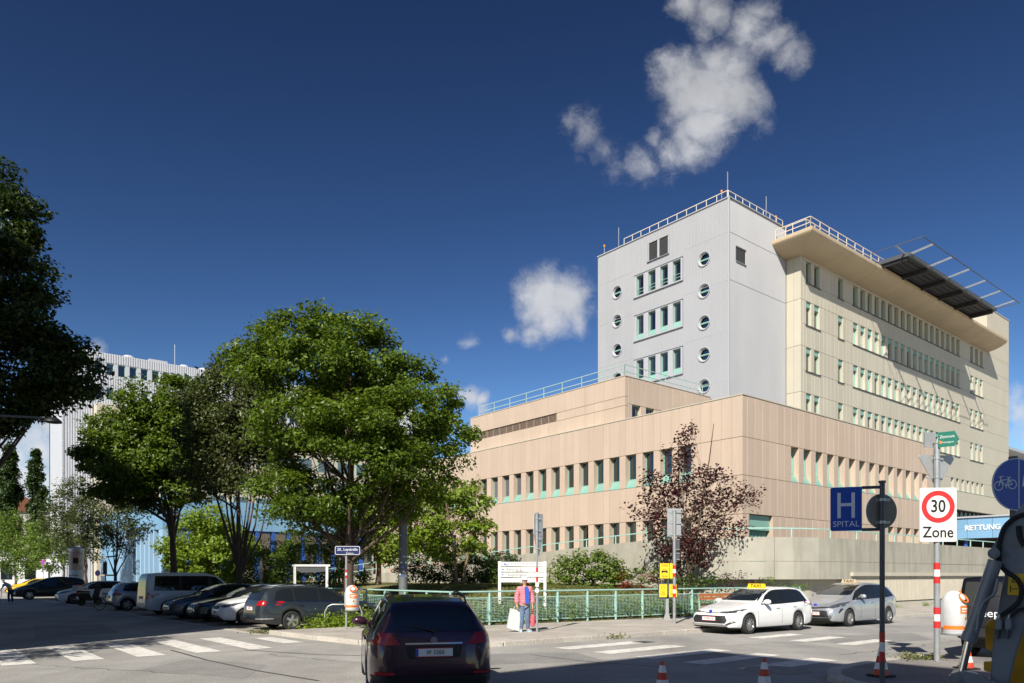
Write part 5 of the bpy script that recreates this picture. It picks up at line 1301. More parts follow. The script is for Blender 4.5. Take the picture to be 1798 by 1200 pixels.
# the big lime in the middle
tree("lime_tree", "largest broad green street tree, beside the dark estate car and litter bin", ground(613, 28.0, .1),
     BL([(520, 592, 50), (585, 578, 46), (640, 602, 46), (452, 600, 28), (560, 640, 66, -1.5, .8, 1), (668, 650, 52), (720, 668, 36), (490, 680, 50, -1, .8, 1), (610, 690, 80, 1.5, .9, 1), (765, 700, 34),
         (715, 740, 64, -1, .8, 1), (785, 750, 38), (540, 750, 62, -1.5, .8, 1), (635, 770, 72, -2, .75, 1), (510, 850, 38), (560, 870, 46, -1, .8, 1), (715, 820, 52, -1.6, .7, 1), (655, 860, 52, -.5, .7, 1), (780, 810, 32), (490, 780, 36), (590, 640, 66, 2.5, .9, 1), (690, 750, 62, 2.5, .9, 1), (530, 720, 56, 2.5, .9, 1), (430, 625, 24), (765, 855, 28),
         (520, 900, 30, -.5, .7, 1), (590, 905, 34, -.3, .6, 1), (690, 880, 38, .5, .6, 1), (740, 870, 30, -.6, .7, 1), (805, 770, 26), (455, 860, 16), (545, 915, 22)], 28.0),
     .155, MAT['leaf_big'], MAT['bark'], .22, 3.0, dens=1.12, per=225, csize=.40, seed=3, inner=.25, twigs=110, flat=.5)
# dark tree hanging in from the left
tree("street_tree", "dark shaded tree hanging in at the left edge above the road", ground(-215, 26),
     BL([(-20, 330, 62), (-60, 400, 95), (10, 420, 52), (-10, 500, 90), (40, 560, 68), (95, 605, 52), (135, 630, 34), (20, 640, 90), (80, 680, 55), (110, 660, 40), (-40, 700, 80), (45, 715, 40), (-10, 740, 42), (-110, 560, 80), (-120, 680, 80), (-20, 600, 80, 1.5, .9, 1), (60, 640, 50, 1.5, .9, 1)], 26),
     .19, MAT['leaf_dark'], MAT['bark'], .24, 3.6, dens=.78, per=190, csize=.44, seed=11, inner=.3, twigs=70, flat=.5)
tree("street_tree", "sparse street tree outside the left of the view, its leaf shadows on the crossing", (-13.9, 11.0, 0),
     [(-13.6, 11.2, 5.0, 1.3, 1.3, .7), (-14.6, 10.0, 5.8, 1.3, 1.3, .8), (-13.2, 12.4, 6.3, 1.1, 1.2, .7), (-14.4, 12.6, 7.2, 1.2, 1.2, .8), (-13.9, 10.8, 8.0, 1.0, 1.0, .7)], .14, MAT['leaf_olive'], MAT['bark'], .14, 2.6, dens=1.0, per=60, csize=.34, seed=13, inner=.4, twigs=50, flat=.5)
# trees along the parked cars
tree("street_tree", "dense round green tree with a dark trunk rising behind the off white van", ground(303, 40.5),
     BL([(215, 770, 56), (180, 810, 40), (265, 730, 58), (315, 700, 44), (240, 820, 62), (310, 790, 70), (355, 750, 50), (330, 840, 50), (205, 850, 40), (270, 860, 45), (160, 790, 26), (290, 770, 70, 2.5, .9, 1), (230, 790, 60, 2.5, .9, 1)], 40.5),
     .21, MAT['leaf_big'], MAT['bark'], .21, 4.6, dens=1.05, per=170, csize=.46, seed=21, inner=.25, twigs=60, flat=.5)
tree("street_tree", "loose olive green tree with several stems behind the blue grey hatchback", ground(421, 34.4),
     BL([(395, 660, 44), (430, 640, 36), (460, 690, 46), (380, 720, 50), (345, 700, 32), (430, 740, 56), (470, 770, 44), (395, 790, 56), (350, 770, 40), (440, 830, 50), (480, 830, 32), (385, 850, 40), (335, 820, 30), (470, 720, 30)], 34.4),
     .18, MAT['leaf_olive'], MAT['bark'], .18, 2.4, dens=1.25, per=84, csize=.36, seed=31, inner=.45, twigs=90, stems=1, flat=.8)
tree("young_tree", "slim young olive tree with a forked trunk in front of the blue pavilion", ground(204, 54),
     BL([(195, 880, 34), (225, 905, 34), (180, 920, 36), (215, 945, 36), (245, 925, 22), (170, 890, 24), (235, 880, 20)], 54),
     .19, MAT['leaf_olive'], MAT['bark'], .14, 2.3, dens=1.1, per=40, csize=.36, seed=41, inner=.4, twigs=80, flat=.8, cat="tree")
tree("young_tree", "fuller olive young tree just right of the advertising column", ground(151, 64),
     BL([(135, 870, 34), (110, 890, 34), (150, 905, 36), (125, 930, 40), (160, 940, 28), (100, 920, 28), (145, 965, 30)], 64),
     .21, MAT['leaf_olive'], MAT['bark'], .15, 2.6, dens=1.0, per=44, csize=.42, seed=43, inner=.35, twigs=50, flat=.8)
tree("young_tree", "green young tree standing left of the advertising column over the black people carrier", ground(112, 74),
     BL([(95, 935, 34), (75, 950, 34), (110, 965, 28), (85, 980, 30)], 74), .24, MAT['leaf_mid'], MAT['bark'], .14, 2.2, dens=.9, per=44, csize=.46, seed=45, twigs=40)
tree("young_tree", "green young tree above the yellow car at the far left", ground(28, 90),
     BL([(20, 930, 40), (45, 950, 38), (5, 960, 40), (30, 985, 34), (55, 975, 28)], 90), .28, MAT['leaf_mid'], MAT['bark'], .16, 2.4, dens=.7, per=44, csize=.55, seed=47, twigs=40)
tree("poplar_tree", "tall columnar dark green poplar at the far left edge", ground(16, 125),
     BL([(18, 792, 6, 0, 2, 1), (17, 810, 10, 0, 1.6, 1), (14, 835, 14, 0, 1.3, 1), (18, 865, 16, 0, 1.2, 1), (14, 895, 16, 0, 1.2, 1), (17, 925, 16, 0, 1.2, 1), (16, 955, 15)], 125), .40, MAT['leaf_cyp'], MAT['bark'], .3, 4, dens=1.6, per=110, csize=.40, seed=51, twigs=24, flat=1.2)
tree("poplar_tree", "slimmer columnar dark green poplar beside the high-rise edge", ground(66, 125),
     BL([(63, 802, 5, 0, 2, 1), (63, 818, 8, 0, 1.6, 1), (62, 840, 11, 0, 1.3, 1), (66, 865, 12, 0, 1.2, 1), (65, 893, 13, 0, 1.2, 1), (66, 922, 13, 0, 1.2, 1), (66, 950, 12)], 125), .40, MAT['leaf_cyp'], MAT['bark'], .28, 4, dens=1.7, per=110, csize=.36, seed=53, twigs=24, flat=1.2)
for i, (px, py, r, Y) in enumerate(((-30, 985, 40, 118), (40, 1000, 30, 124), (95, 1000, 22, 128), (-90, 960, 70, 116))):
    tree("background_bush", ["wide green bush at the far left behind the yellow car", "green bush in front of the gabled house", "small bush against the white shop building", "tall bush at the left end of the street"][i], ground(px, Y), BL([(px, py, r), (px+r*.7, py+8, r*.8), (px-r*.7, py+6, r*.8)], Y), .4, MAT['leaf_mid'], MAT['bark'], .12, 1.0, dens=.5, per=50, csize=.6, seed=60+i, twigs=14, cat="bush")
# bright tree in front of the pavilion
def gpt(a, b): p = AB(a, b); return (p.x, p.y, gz(max(a, fence_a(b)), b)-.03)
def abx(px, b):                                          # the a at which a line of given b is seen at a photo column
    r = (px-PX0)/FOC; return (DB.x*b-r*DB.y*b)/(r*DA.y-DA.x)
def veg(px, b, lst, *args, **kw):
    a = abx(px, b); base = gpt(a, b); return base[1], base
Yb, b0 = veg(366, 17, None)
tree("bright_tree", "bright yellow green leafy tree in front of the pavilion, between two trunks", b0,
     BL([(365, 915, 32), (335, 940, 32), (395, 940, 34), (355, 965, 40), (320, 985, 32), (400, 985, 36), (430, 965, 26), (370, 1000, 34), (300, 960, 20)], Yb), .28, MAT['leaf_light'], MAT['bark'], .13, 1.2, dens=1.3, per=56, csize=.42, seed=71, inner=.25, twigs=40)
# pale green small trees before the low block
Yb, b0 = veg(664, 21, None)
tree("small_tree", "small light green tree right of the big trunk, before the ramp handrail", b0,
     BL([(660, 890, 34), (630, 915, 34), (690, 905, 36), (655, 935, 42), (615, 940, 26), (700, 950, 32), (645, 965, 32), (690, 980, 20)], Yb), .23, MAT['leaf_light'], MAT['barklt'], .16, 2.0, dens=1.5, per=58, csize=.40, seed=73, inner=.4, twigs=110, flat=.5)
Yb, b0 = veg(805, 23.5, None)
tree("small_tree", "spreading light green small tree with bent pale trunks before the peach facade", b0,
     BL([(760, 880, 34), (730, 910, 36), (800, 875, 30), (840, 890, 24), (770, 925, 40), (815, 915, 30), (740, 955, 36), (785, 960, 34), (845, 930, 20), (830, 955, 22), (720, 880, 26), (820, 850, 22)], Yb), .23, MAT['leaf_light'], MAT['barklt'], .17, 1.5, dens=1.4, per=52, csize=.40, seed=75, inner=.45, twigs=80, stems=3, flat=.5)
# purple plum
Yb, b0 = veg(1198, 27.6, None)
tree("plum_tree", "slender purple leaved plum tree in front of the concrete ramp wall", b0,
     BL([(1195, 765, 14), (1205, 790, 22), (1180, 800, 18), (1200, 830, 36), (1165, 850, 34), (1235, 845, 34), (1265, 830, 20), (1150, 880, 34), (1200, 880, 44), (1250, 885, 44), (1290, 860, 26), (1310, 885, 20), (1180, 925, 44), (1240, 930, 44), (1290, 925, 26), (1145, 915, 28), (1200, 965, 36), (1240, 970, 26), (1165, 970, 26), (1325, 870, 10), (1120, 895, 14), (1210, 755, 10)], Yb), .165, MAT['leaf_plum'], MAT['bark'], .13, 1.6, dens=1.9, per=20, csize=.27, seed=81, inner=.5, twigs=110, stems=2, flat=.9, thin=.7)
# shrubs
def shrub(px, b, label, lst, mat, leaf=.15, dens=2.2, per=46, csize=.26, seed=1, group=None, name="shrub"):
    Y, base = veg(px, b, None)
    return tree(name, label, base, BL(lst, Y), leaf, MAT[mat], MAT['bark'], .05, .4, dens=dens, per=per, csize=csize, seed=seed, inner=.2, twigs=18, cat="shrub", group=group)
shrub(1040, 25.6, "large dark green leafy shrub on the slope below the ramp wall", [(1035, 985, 24), (1005, 1000, 26), (1060, 1000, 30), (1020, 1012, 30), (1085, 1010, 24), (985, 985, 14), (1050, 1018, 28)], 'leaf_mid', .16, 2.4, 50, .26, 101)
shrub(965, 24.5, "bright green low shrub behind the wayfinding board", [(975, 1012, 20), (990, 1020, 18), (955, 1016, 20), (940, 1022, 16)], 'leaf_light', .12, 2.6, 50, .22, 102)
shrub(770, 25.5, "very dark broad shrub under the pale small trees", [(770, 995, 30), (740, 1000, 28), (800, 985, 30), (830, 1000, 30), (860, 1000, 26), (715, 1005, 22), (790, 1012, 30), (850, 985, 22)], 'leaf_shrub', .15, 2.2, 50, .3, 103)
shrub(880, 26.2, "dark shrub left of the wayfinding board by the ramp wall", [(880, 990, 22), (900, 1000, 18), (865, 1005, 24), (885, 1014, 20)], 'leaf_shrub', .15, 2.2, 46, .28, 104)
shrub(1100, 26.3, "low shrub with reddish leaves right of the large green shrub", [(1090, 1022, 14), (1115, 1024, 15), (1140, 1022, 15), (1105, 1034, 12), (1130, 1034, 12)], 'leaf_red', .10, 2.6, 40, .2, 105)
shrub(1125, 26.9, "ragged green shrub behind the reddish low shrub", [(1110, 1005, 14), (1135, 1008, 16), (1155, 1010, 16), (1095, 1012, 12), (1145, 1020, 14)], 'leaf_mid', .12, 2.2, 34, .22, 106)
shrub(1205, 26.6, "dark low hedge clump under the purple plum tree", [(1185, 1022, 15), (1210, 1020, 17), (1235, 1022, 16), (1255, 1026, 14), (1200, 1032, 14)], 'leaf_shrub', .11, 2.8, 44, .2, 107)
shrub(1290, 28.4, "sparse brownish bush right of the plum tree under the wall", [(1270, 1022, 13), (1290, 1018, 14), (1305, 1024, 12), (1280, 1030, 12)], 'leaf_plum', .10, 2.4, 26, .24, 108)
shrub(1345, 30.2, "green and red weeds growing above the white taxi roof", [(1330, 1030, 10), (1350, 1026, 12), (1370, 1030, 12), (1390, 1030, 12), (1405, 1034, 10)], 'leaf_mid', .10, 2.6, 30, .22, 109)
HB2 = 17.5
shrub(560, 18.5, "long bushy hedge behind the white framed notice board", [(520, 975, 34), (560, 985, 34), (595, 980, 30), (540, 1005, 36), (585, 1010, 34), (500, 1000, 34), (620, 1012, 22), (510, 945, 20), (570, 955, 20)], 'leaf_mid', .17, 1.7, 46, .34, 110, name="hedge")
shrub(460, 17.5, "dense green hedge left of the notice board behind the no stopping signs", [(455, 990, 32), (430, 1000, 34), (480, 1000, 34), (410, 1010, 30), (450, 1015, 34), (490, 975, 24), (425, 975, 22), (475, 965, 18)], 'leaf_mid', .17, 1.7, 46, .34, 111, name="hedge")
for i, (px, b) in enumerate(((1500, 36), (1560, 40), (1620, 44))):
    p = AB(17.3-.1, b); C = np.random.default_rng(i).normal(size=(90, 3))*np.array([.16, .06, .07])+np.array([p.x, p.y, .2]); leaf_object("weed", C, np.random.default_rng(i+9).normal(size=(90, 3))+np.array([0, 0, 1]), .08, MAT['leaf_light'], None); COL.objects[-1]["kind"] = "stuff"
# ground cover at the foot of the big tree, along the railing, and grass
def patch(name, pts, n, h, leaf, mat, seed, sp=.35):
    rng = np.random.default_rng(seed); C = []
    for k in range(n):
        i = rng.integers(0, len(pts)-1); t = rng.random(); p = pts[i]*(1-t)+pts[i+1]*t
        C.append([p.x+rng.normal()*sp, p.y+rng.normal()*sp, p.z+abs(rng.normal())*h])
    C = np.array(C); o = leaf_object(name, C, rng.normal(size=(n, 3))*.6+np.array([0, 0, 1]), leaf, mat, None, seed=seed); o["kind"] = "stuff"; return o
patch("ground_cover", [gp(566, 1106), gp(600, 1104), gp(640, 1104), gp(690, 1103)], 5200, .22, .12, MAT['leaf_light'], 1, .45)
pb = [Vector(gpt(fence_a(b)+.5, b))+Vector((0, 0, .1)) for b in np.linspace(15, 31, 20)]
patch("railing_plants", pb, 9000, .34, .11, MAT['leaf_mid'], 2, .33)
pl_ = [Vector(gpt(a, 14.6))+Vector((0, 0, .1)) for a in np.linspace(21, 40, 20)]
patch("railing_plants", pl_, 5000, .34, .11, MAT['leaf_mid'], 3, .33)
rng = np.random.default_rng(5); Cg = []
for k in range(42000):
    b = rng.uniform(14.4, 28.6); a = fence_a(b)+rng.uniform(.3, 14)
    if b > rightlim(a)-.2: continue
    p = AB(a, b, gz(a, b)+rng.uniform(.0, .06)); Cg.append((p.x, p.y, p.z))
Cg = np.array(Cg); ng = rng.normal(size=(len(Cg), 3)); ng[:, 2] *= .25
o = leaf_object("grass", Cg, ng, .13, MAT['grassblade'], None, .22, 6); o["kind"] = "stuff"
for i, (px, py) in enumerate(((1075, 1122), (1620, 1169), (1600, 1166), (455, 1113))):
    p = gp(px, py); C = np.random.default_rng(i+30).normal(size=(110, 3))*np.array([.22, .12, .04])+np.array([p.x, p.y, .06 if i in (0, 3) else .15]); o = leaf_object("weed", C, np.random.default_rng(i+9).normal(size=(110, 3)), .10, MAT['grassblade'], None, .25); o["kind"] = "stuff"
# ================================================================ STREET FURNITURE, SIGNS, PEOPLE
# ---- turquoise railing in front of the planting
fen = thing("fence", "turquoise mesh railing between the corner pavement and the planted slope", "fence")
def fence_line(path, step, zb=.13):
    pts = [AB(a, b) for a, b in path]
    for p, q in zip(pts[:-1], pts[1:]):
        n = max(1, int(round((q-p).length/step)))
        ang = math.atan2(q.y-p.y, q.x-p.x); Ls = (q-p).length/n
        def post(): m = MB(); m.box(-.035, .035, -.012, .012, 0, 1.13); m.box(-.012, .012, -.05, .05, 0, 1.10); return m.mesh("post", MAT['tealrail'])
        for k in range(n+1):
            c = p.lerp(q, k/n); inst("post", cached("fpost", post), fen, (c.x, c.y, zb), (0, 0, ang))
        MB_ = MB(); MB_.tube([p+Vector((0, 0, zb+1.15)), q+Vector((0, 0, zb+1.15))], .030, 8); MB_.build("rail", MAT['tealrail'], fen)
        def mesh():
            m = MB(); w = Ls/2-.05
            for z in np.arange(.16, .93, .055): m.box(-w, w, -.005, .005, z, z+.010)
            for x in np.arange(-w, w+.01, .17): m.box(x-.004, x+.004, .006, .012, .14, .93)
            return m.mesh("mesh_panel", MAT['tealrail'])
        def fr(): m = MB(); w = Ls/2-.04; m.box(-w, w, -.014, .014, .92, .955); m.box(-w, w, -.014, .014, .11, .145); m.box(-w, -w+.03, -.013, .013, .146, .919); m.box(w-.03, w, -.013, .013, .146, .919); return m.mesh("panel_frame", MAT['tealrail'])
        for k in range(n):
            c = p.lerp(q, (k+.5)/n); o = inst("panel_frame", cached(("ff", round(Ls, 2)), fr), fen, (c.x, c.y, zb), (0, 0, ang)); inst("mesh_panel", cached(("fm", round(Ls, 2)), mesh), o)
fence_line([(42, 14.0), (20.3, 14.0), (19.95, 17.0), (18.55, 31.0), (18.1, 32.2)], 1.45)

# ---- poles, sign plates
def pole(parent, h, r=.038, mat='steel', bands=(), name="pole", z0=0.0):
    m = MB(); m.tube([(0, 0, z0), (0, 0, h)], r, 14); m.build(name, MAT[mat], parent, 50)
    for z in bands:
        for k, c in ((0, 'red'), (1, 'signwhite'), (2, 'red')):
            m = MB(); m.lathe([(r+.002, z+k*.14), (r+.002, z+k*.14+.138)], 14, caps=False); m.build("reflective_band", MAT[c], parent, 50)
    m = MB(); m.lathe([(r+.012, h), (r+.012, h+.03), (.01, h+.035)], 14); m.build("pole_cap", MAT[mat], parent, 50)
def plate(parent, name, poly, mat, loc, rz=0, back='signback', th=.012, bands=True):
    """sign plate from an outline in (x,z): front faces local -y"""
    m = MB(); m.prism_y(poly, 0, th, 1); m.prism_y(poly, -.003, -.0005, 0)
    o = m.build(name, [MAT[mat], MAT[back]], parent, None, loc, (0, 0, rz))
    return o
def rrect(w, h, r=.04, n=4):
    out = []
    for cx, cz, a0 in ((w/2-r, h/2-r, 0), (-w/2+r, h/2-r, 90), (-w/2+r, -h/2+r, 180), (w/2-r, -h/2+r, 270)):
        out += [(cx+r*math.cos(R(a0+90*k/n)), cz+r*math.sin(R(a0+90*k/n))) for k in range(n+1)]
    return out
def circ(r, n=36): return [(r*math.cos(2*math.pi*k/n), r*math.sin(2*math.pi*k/n)) for k in range(n)]
def ring(parent, name, r0, r1, y, mat, loc=(0, 0, 0), n=36):
    m = MB()
    for k in range(n):
        a, b = 2*math.pi*k/n, 2*math.pi*(k+1)/n
        m.add([(r0*math.cos(a), y, r0*math.sin(a)), (r1*math.cos(a), y, r1*math.sin(a)), (r1*math.cos(b), y, r1*math.sin(b)), (r0*math.cos(b), y, r0*math.sin(b))], [(0, 1, 2, 3)])
    return m.build(name, MAT[mat], parent, None, loc)
def flat(parent, name, poly, y, mat, loc=(0, 0, 0)):
    m = MB(); m.add([(x, y, z) for x, z in poly], [tuple(range(len(poly)))]); return m.build(name, MAT[mat], parent, None, loc)
def clamps(parent, zs, w=.3, r=.05, y=.0):
    for z in zs: m = MB(); m.box(-w/2, w/2, y+.012, y+.035, z-.018, z+.018); m.lathe([(r, z-.02), (r+.008, z-.02), (r+.008, z+.02), (r, z+.02)], 14, caps=False); m.build("clamp", MAT['steel'], parent)

# 30 zone post
zp = at(1645, 1171, 14.9); Zx, Zy = zp.x, 14.9
z30 = thing("sign_post", "thick galvanised post carrying the 30 Zone sign and a green arrow sign", "sign post", (Zx, Zy, .0))
pole(z30, 4.50, .058, bands=(.78, 1.68))
sg = plate(z30, "zone_sign", rrect(.72, 1.08, .03), 'signwhite', (-.02, -.075, 3.06), R(-3))
ring(sg, "prohibition_ring", .225, .325, -.006, 'red', (.0, 0, .16))
text("lettering", "30", .35, sg, (0, -.006, .16), FACE, MAT['black'], .001, sx=.85, bold=.018)
text("lettering", "Zone", .31, sg, (0, -.006, -.36), FACE, MAT['black'], .001, sx=.9, bold=.016)
for x, z in ((-.32, .50), (.32, .50), (-.32, -.50), (.32, -.50), (0, .51)): m = MB(); m.lathe([(.010, -.004), (.008, -.007)], 8, axis='y', off=(x, 0, z)); m.build("rivet", MAT['steel'], sg)
yb = plate(z30, "yield_sign", [(-.37, .30), (.37, .30), (.40, .26), (.03, -.34), (-.03, -.34), (-.40, .26)], 'signback', (.05, .085, 3.98), R(8), back='signwhite')
clamps(z30, (3.82, 4.20), .34, .060, .05)
gs = plate(z30, "street_sign", [(0, -.15), (.29, -.15), (.36, 0), (.29, .15), (0, .15)], 'signgreen', (-.02, -.075, 4.66-.10), R(-38))
text("lettering", "Zentrum", .085, gs, (.16, -.006, .05), FACE, MAT['signwhite'], .001, sx=.85); text("lettering", "Traisengasse", .05, gs, (.17, -.006, -.06), FACE, MAT['signwhite'], .001, sx=.85)
flat(gs, "arrow_mark", [(.02, -.08), (.07, -.08), (.07, -.05), (.04, -.02), (.02, -.02)], -.005, 'orange')
gb = plate(z30, "street_sign", [(-.22, -.15), (.02, -.15), (.02, .15), (-.22, .15)], 'signback', (-.03, .05, 4.58), R(10), back='signgreen')

# litter bins
def bin_body(root, r, h, z0, turn=0.0, sx=1.0):
    """capsule bin with a slanted mouth; the mouth looks along local -y turned by TURN"""
    n = 32; prof = [(r*.93, z0), (r, z0+.02), (r, z0+h*.70)]+[(r*math.cos(R(t)), z0+h*.70+h*.30*math.sin(R(t))) for t in (15, 30, 45, 60, 75, 88)]
    m = MB(); m.lathe(prof, n); b = m.build("bin_body", MAT['binwhite'], root, 50)
    m = MB(); m.lathe([(r+.003, z0+h*.12), (r+.003, z0+h*.205)], n, caps=False); m.build("orange_band", MAT['orange'], b, 50)
    m = MB(); m.lathe([(r+.012, z0-.012), (r+.016, z0), (r+.016, z0+.025), (r, z0+.03)], n, caps=False); m.build("base_rim", MAT['steel'], b, 50)
    def arcpatch(nm, a0, a1, za, zb, mat, rr=.004):
        m = MB(); k = 8; v = []
        for i in range(k+1):
            a = R(-90+turn+a0+(a1-a0)*i/k); v += [((r+rr)*math.cos(a), (r+rr)*math.sin(a), za), ((r+rr)*math.cos(a), (r+rr)*math.sin(a), zb)]
        m.add(v, [(2*i, 2*i+2, 2*i+3, 2*i+1) for i in range(k)]); m.build(nm, MAT[mat], b)
    arcpatch("sticker", -30, 34, z0+h*.48, z0+h*.66, 'orange'); arcpatch("sticker_text", -22, 26, z0+h*.575, z0+h*.605, 'signwhite', .006); arcpatch("sticker_text", -22, 8, z0+h*.52, z0+h*.545, 'signwhite', .006)
    arcpatch("small_emblem", -6, 10, z0+h*.34, z0+h*.40, 'yellow'); arcpatch("small_emblem", -3, 7, z0+h*.35, z0+h*.39, 'black', .006)
    arcpatch("band_text", -15, 30, z0+h*.15, z0+h*.165, 'black', .006)
    # slanted mouth
    a = R(-90+turn); d = Vector((math.cos(a), math.sin(a), 0)); up = Vector((0, 0, 1)); c = Vector((0, 0, z0+h*.82))+d*r*.80
    nrm = (d*.80+up*.55).normalized(); sd = nrm.cross(up).normalized(); u2 = sd.cross(nrm)
    pts = [c+nrm*.015+sd*(r*.48*math.cos(t))+u2*(h*.115*math.sin(t)) for t in np.linspace(0, 2*math.pi, 25)]
    m = MB(); m.tube(pts, .016, 6, cap=False); m.build("mouth_ring", MAT['orange'], b, 60)
    m = MB(); m.add([p-nrm*.004 for p in pts[:-1]], [tuple(range(24))]); m.build("mouth_dark_disc", MAT['black'], b)  # black disc paints the dark inside of the mouth
    m = MB(); q = c+u2*h*.14; m.bar(q-sd*.03, q+u2*.05+nrm*.02-sd*.03, .05, .03); m.build("stub_holder", MAT['orange'], b)
bn = thing("litter_bin", "pale grey litter bin with orange mouth strapped to the 30 Zone post", "litter bin", (Zx+.315, Zy-.05, 0))
bin_body(bn, .222, .88, .66, 28); m = MB(); m.box(-.27, -.2, -.02, .1, .8, 1.35); m.build("bracket", MAT['steel'], bn)
bp_ = gp(608, 1112)
sp1 = thing("street_name_sign", "dark blue street name sign on a slim post in front of the big tree", "street sign", (bp_.x, bp_.y, .0))
pole(sp1, 2.62, .032, bands=()); 
for k, c in ((0, 'red'), (1, 'signwhite'), (2, 'red')): m = MB(); m.lathe([(.034, 1.75+k*.09), (.034, 1.75+k*.09+.088)], 12, caps=False); m.build("reflective_band", MAT[c], sp1, 50)
st = plate(sp1, "name_plate", rrect(.80, .29, .05), 'signdkblue', (.05, -.05, 2.63), R(4), back='signwhite')
m = MB(); oo, ii = rrect(.78, .27, .05), rrect(.755, .245, .045); n = len(oo); m.add([(x, -.005, z) for x, z in oo]+[(x, -.005, z) for x, z in ii], [(i, (i+1) % n, n+(i+1) % n, n+i) for i in range(n)]); m.build("border", MAT['signwhite'], st)
text("lettering", "20., Leystraße", .125, st, (0, -.006, .03), FACE, MAT['signwhite'], .001, sx=.92); text("lettering", "Brigittenau", .055, st, (.08, -.006, -.085), FACE, MAT['signwhite'], .001)
bn2 = thing("litter_bin", "pale grey litter bin with orange mouth on the street name post by the tree", "litter bin", (bp_.x+.19, bp_.y-.02, 0))
bin_body(bn2, .215, .80, .73, 22); m = MB(); m.box(-.24, -.16, -.02, .06, .85, 1.3); m.build("bracket", MAT['steel'], bn2)
# hoop at the tree
hp = thing("tree_guard_hoop", "bent steel tube hoop guarding the foot of the big tree", "tree guard", gp(602, 1107))
m = MB(); m.tube([(-.62, 0, 0), (-.60, 0, .62), (-.50, 0, .80), (-.36, 0, .86), (.36, .15, .86), (.52, .18, .80), (.60, .2, .6), (.60, .2, 0)], .026, 10); m.build("tube", MAT['steel'], hp, 60)

# H SPITAL sign post in the shade
hx = at(1549, 1010, 10.5).x
hpst = thing("sign_post", "grey post with the blue H SPITAL sign in the near shade", "sign post", (hx, 10.5, .0))
pole(hpst, 3.16, .036, 'steeldk', bands=(.62,))
ux = Vector((.715, -.70, 0))
for z in (3.10, 2.50): m = MB(); m.tube([(0, 0, z), tuple(Vector((-.26, .07, z)))], .022, 8); m.build("arm", MAT['steeldk'], hpst)
c_ = Vector((-.455, .13, 0))
hsg = plate(hpst, "hospital_sign", rrect(.415, .63, .03), 'signblue', (c_.x, c_.y, 2.80), R(-20))
m = MB(); m.box(-.115, -.070, -.008, -.004, -.13, .235); m.box(.070, .115, -.008, -.004, -.13, .235); m.box(-.0695, .0695, -.008, -.004, .04, .085); m.build("letter_shape", MAT['signgrey'], hsg)
text("lettering", "SPITAL", .118, hsg, (0, -.006, -.22), FACE, MAT['signgrey'], .001, sx=1.0)
rb_ = plate(hpst, "round_sign", circ(.25), 'signbrown', (.02, .055, 2.76), R(12), back='signwhite')
clamps(hpst, (2.60, 2.92), .26, .037, .02)

# bicycle and pedestrian sign
bc = at(1779, 852, 8.6)
bsg = thing("cycle_path_sign", "round blue sign with bicycle and walker, half behind the excavator arm", "sign", (bc.x, 8.6, 0))
pole(bsg, bc.z+.30, .036, 'steeldk')
bd = plate(bsg, "sign_disc", circ(.30, 48), 'signblue', (0, -.055, bc.z), R(6))
ring(bd, "rim", .294, .304, -.004, 'signgrey')
flat(bd, "divider", [(.022, -.285), (.034, -.285), (.034, .285), (.022, .285)], -.005, 'signgrey')
ring(bd, "bicycle_wheel", .046, .056, -.005, 'signgrey', (-.225, 0, -.02), 24); ring(bd, "bicycle_wheel", .046, .056, -.005, 'signgrey', (-.055, 0, .0), 24)
m = MB(); Z = lambda x, z: (x, -.006, z)
for p, q in (((-.225, -.02), (-.20, .06)), ((-.20, .06), (-.205, .085)), ((-.205, .085), (-.165, .09)), ((-.205, .085), (-.225, .075)), ((-.20, .045), (-.10, .055)), ((-.20, .045), (-.14, -.015)), ((-.14, -.015), (-.10, .055)), ((-.10, .055), (-.055, .0)), ((-.055, .0), (-.14, -.015)), ((-.10, .055), (-.10, .08)), ((-.125, .08), (-.075, .08)), ((-.14, -.015), (-.13, -.045))): m.bar(Z(*p), Z(*q), .009, .003, up=(0, 1, 0))
m.build("bicycle_frame", MAT['signgrey'], bd)
flat(bd, "walker_head", [(.145+.032*math.cos(t), .165+.035*math.sin(t)) for t in np.linspace(0, 2*math.pi, 16)[:-1]], -.005, 'signgrey')
flat(bd, "walker_body", [(.105, .125), (.185, .125), (.205, .10), (.205, -.02), (.19, -.02), (.185, .06), (.18, -.16), (.155, -.16), (.148, -.03), (.138, -.16), (.112, -.16), (.105, .05), (.085, -.03), (.07, -.02), (.085, .10)], -.005, 'signgrey')
flat(bd, "walker_hat", [(.09, .185), (.20, .185), (.18, .195), (.175, .225), (.125, .225), (.12, .195)], -.006, 'signgrey')

# post with the back of a rectangular and a triangular sign (beside the waiting person)
p9 = gp(943, 1117)
sp9 = thing("sign_post", "slim grey post with sign backs right of the person in pink", "sign post", (p9.x, p9.y, .0))
pole(sp9, 3.72, .034, bands=(1.66,))
plate(sp9, "square_sign", rrect(.37, .66, .03), 'signback', (.04, .05, 3.38), R(38), back='signwhite'); plate(sp9, "triangle_sign", [(-.22, .30), (.22, .30), (.03, -.34), (-.03, -.34)], 'signback', (.05, .055, 2.78), R(45), back='red')
clamps(sp9, (3.56, 3.2, 2.95, 2.65), .2, .036, .015)
for z, c in ((1.50, 'signwhite'), (1.32, 'signwhite')): m = MB(); m.box(-.05, .05, -.042, -.038, z, z+.12); m.build("sticker", MAT[c], sp9)
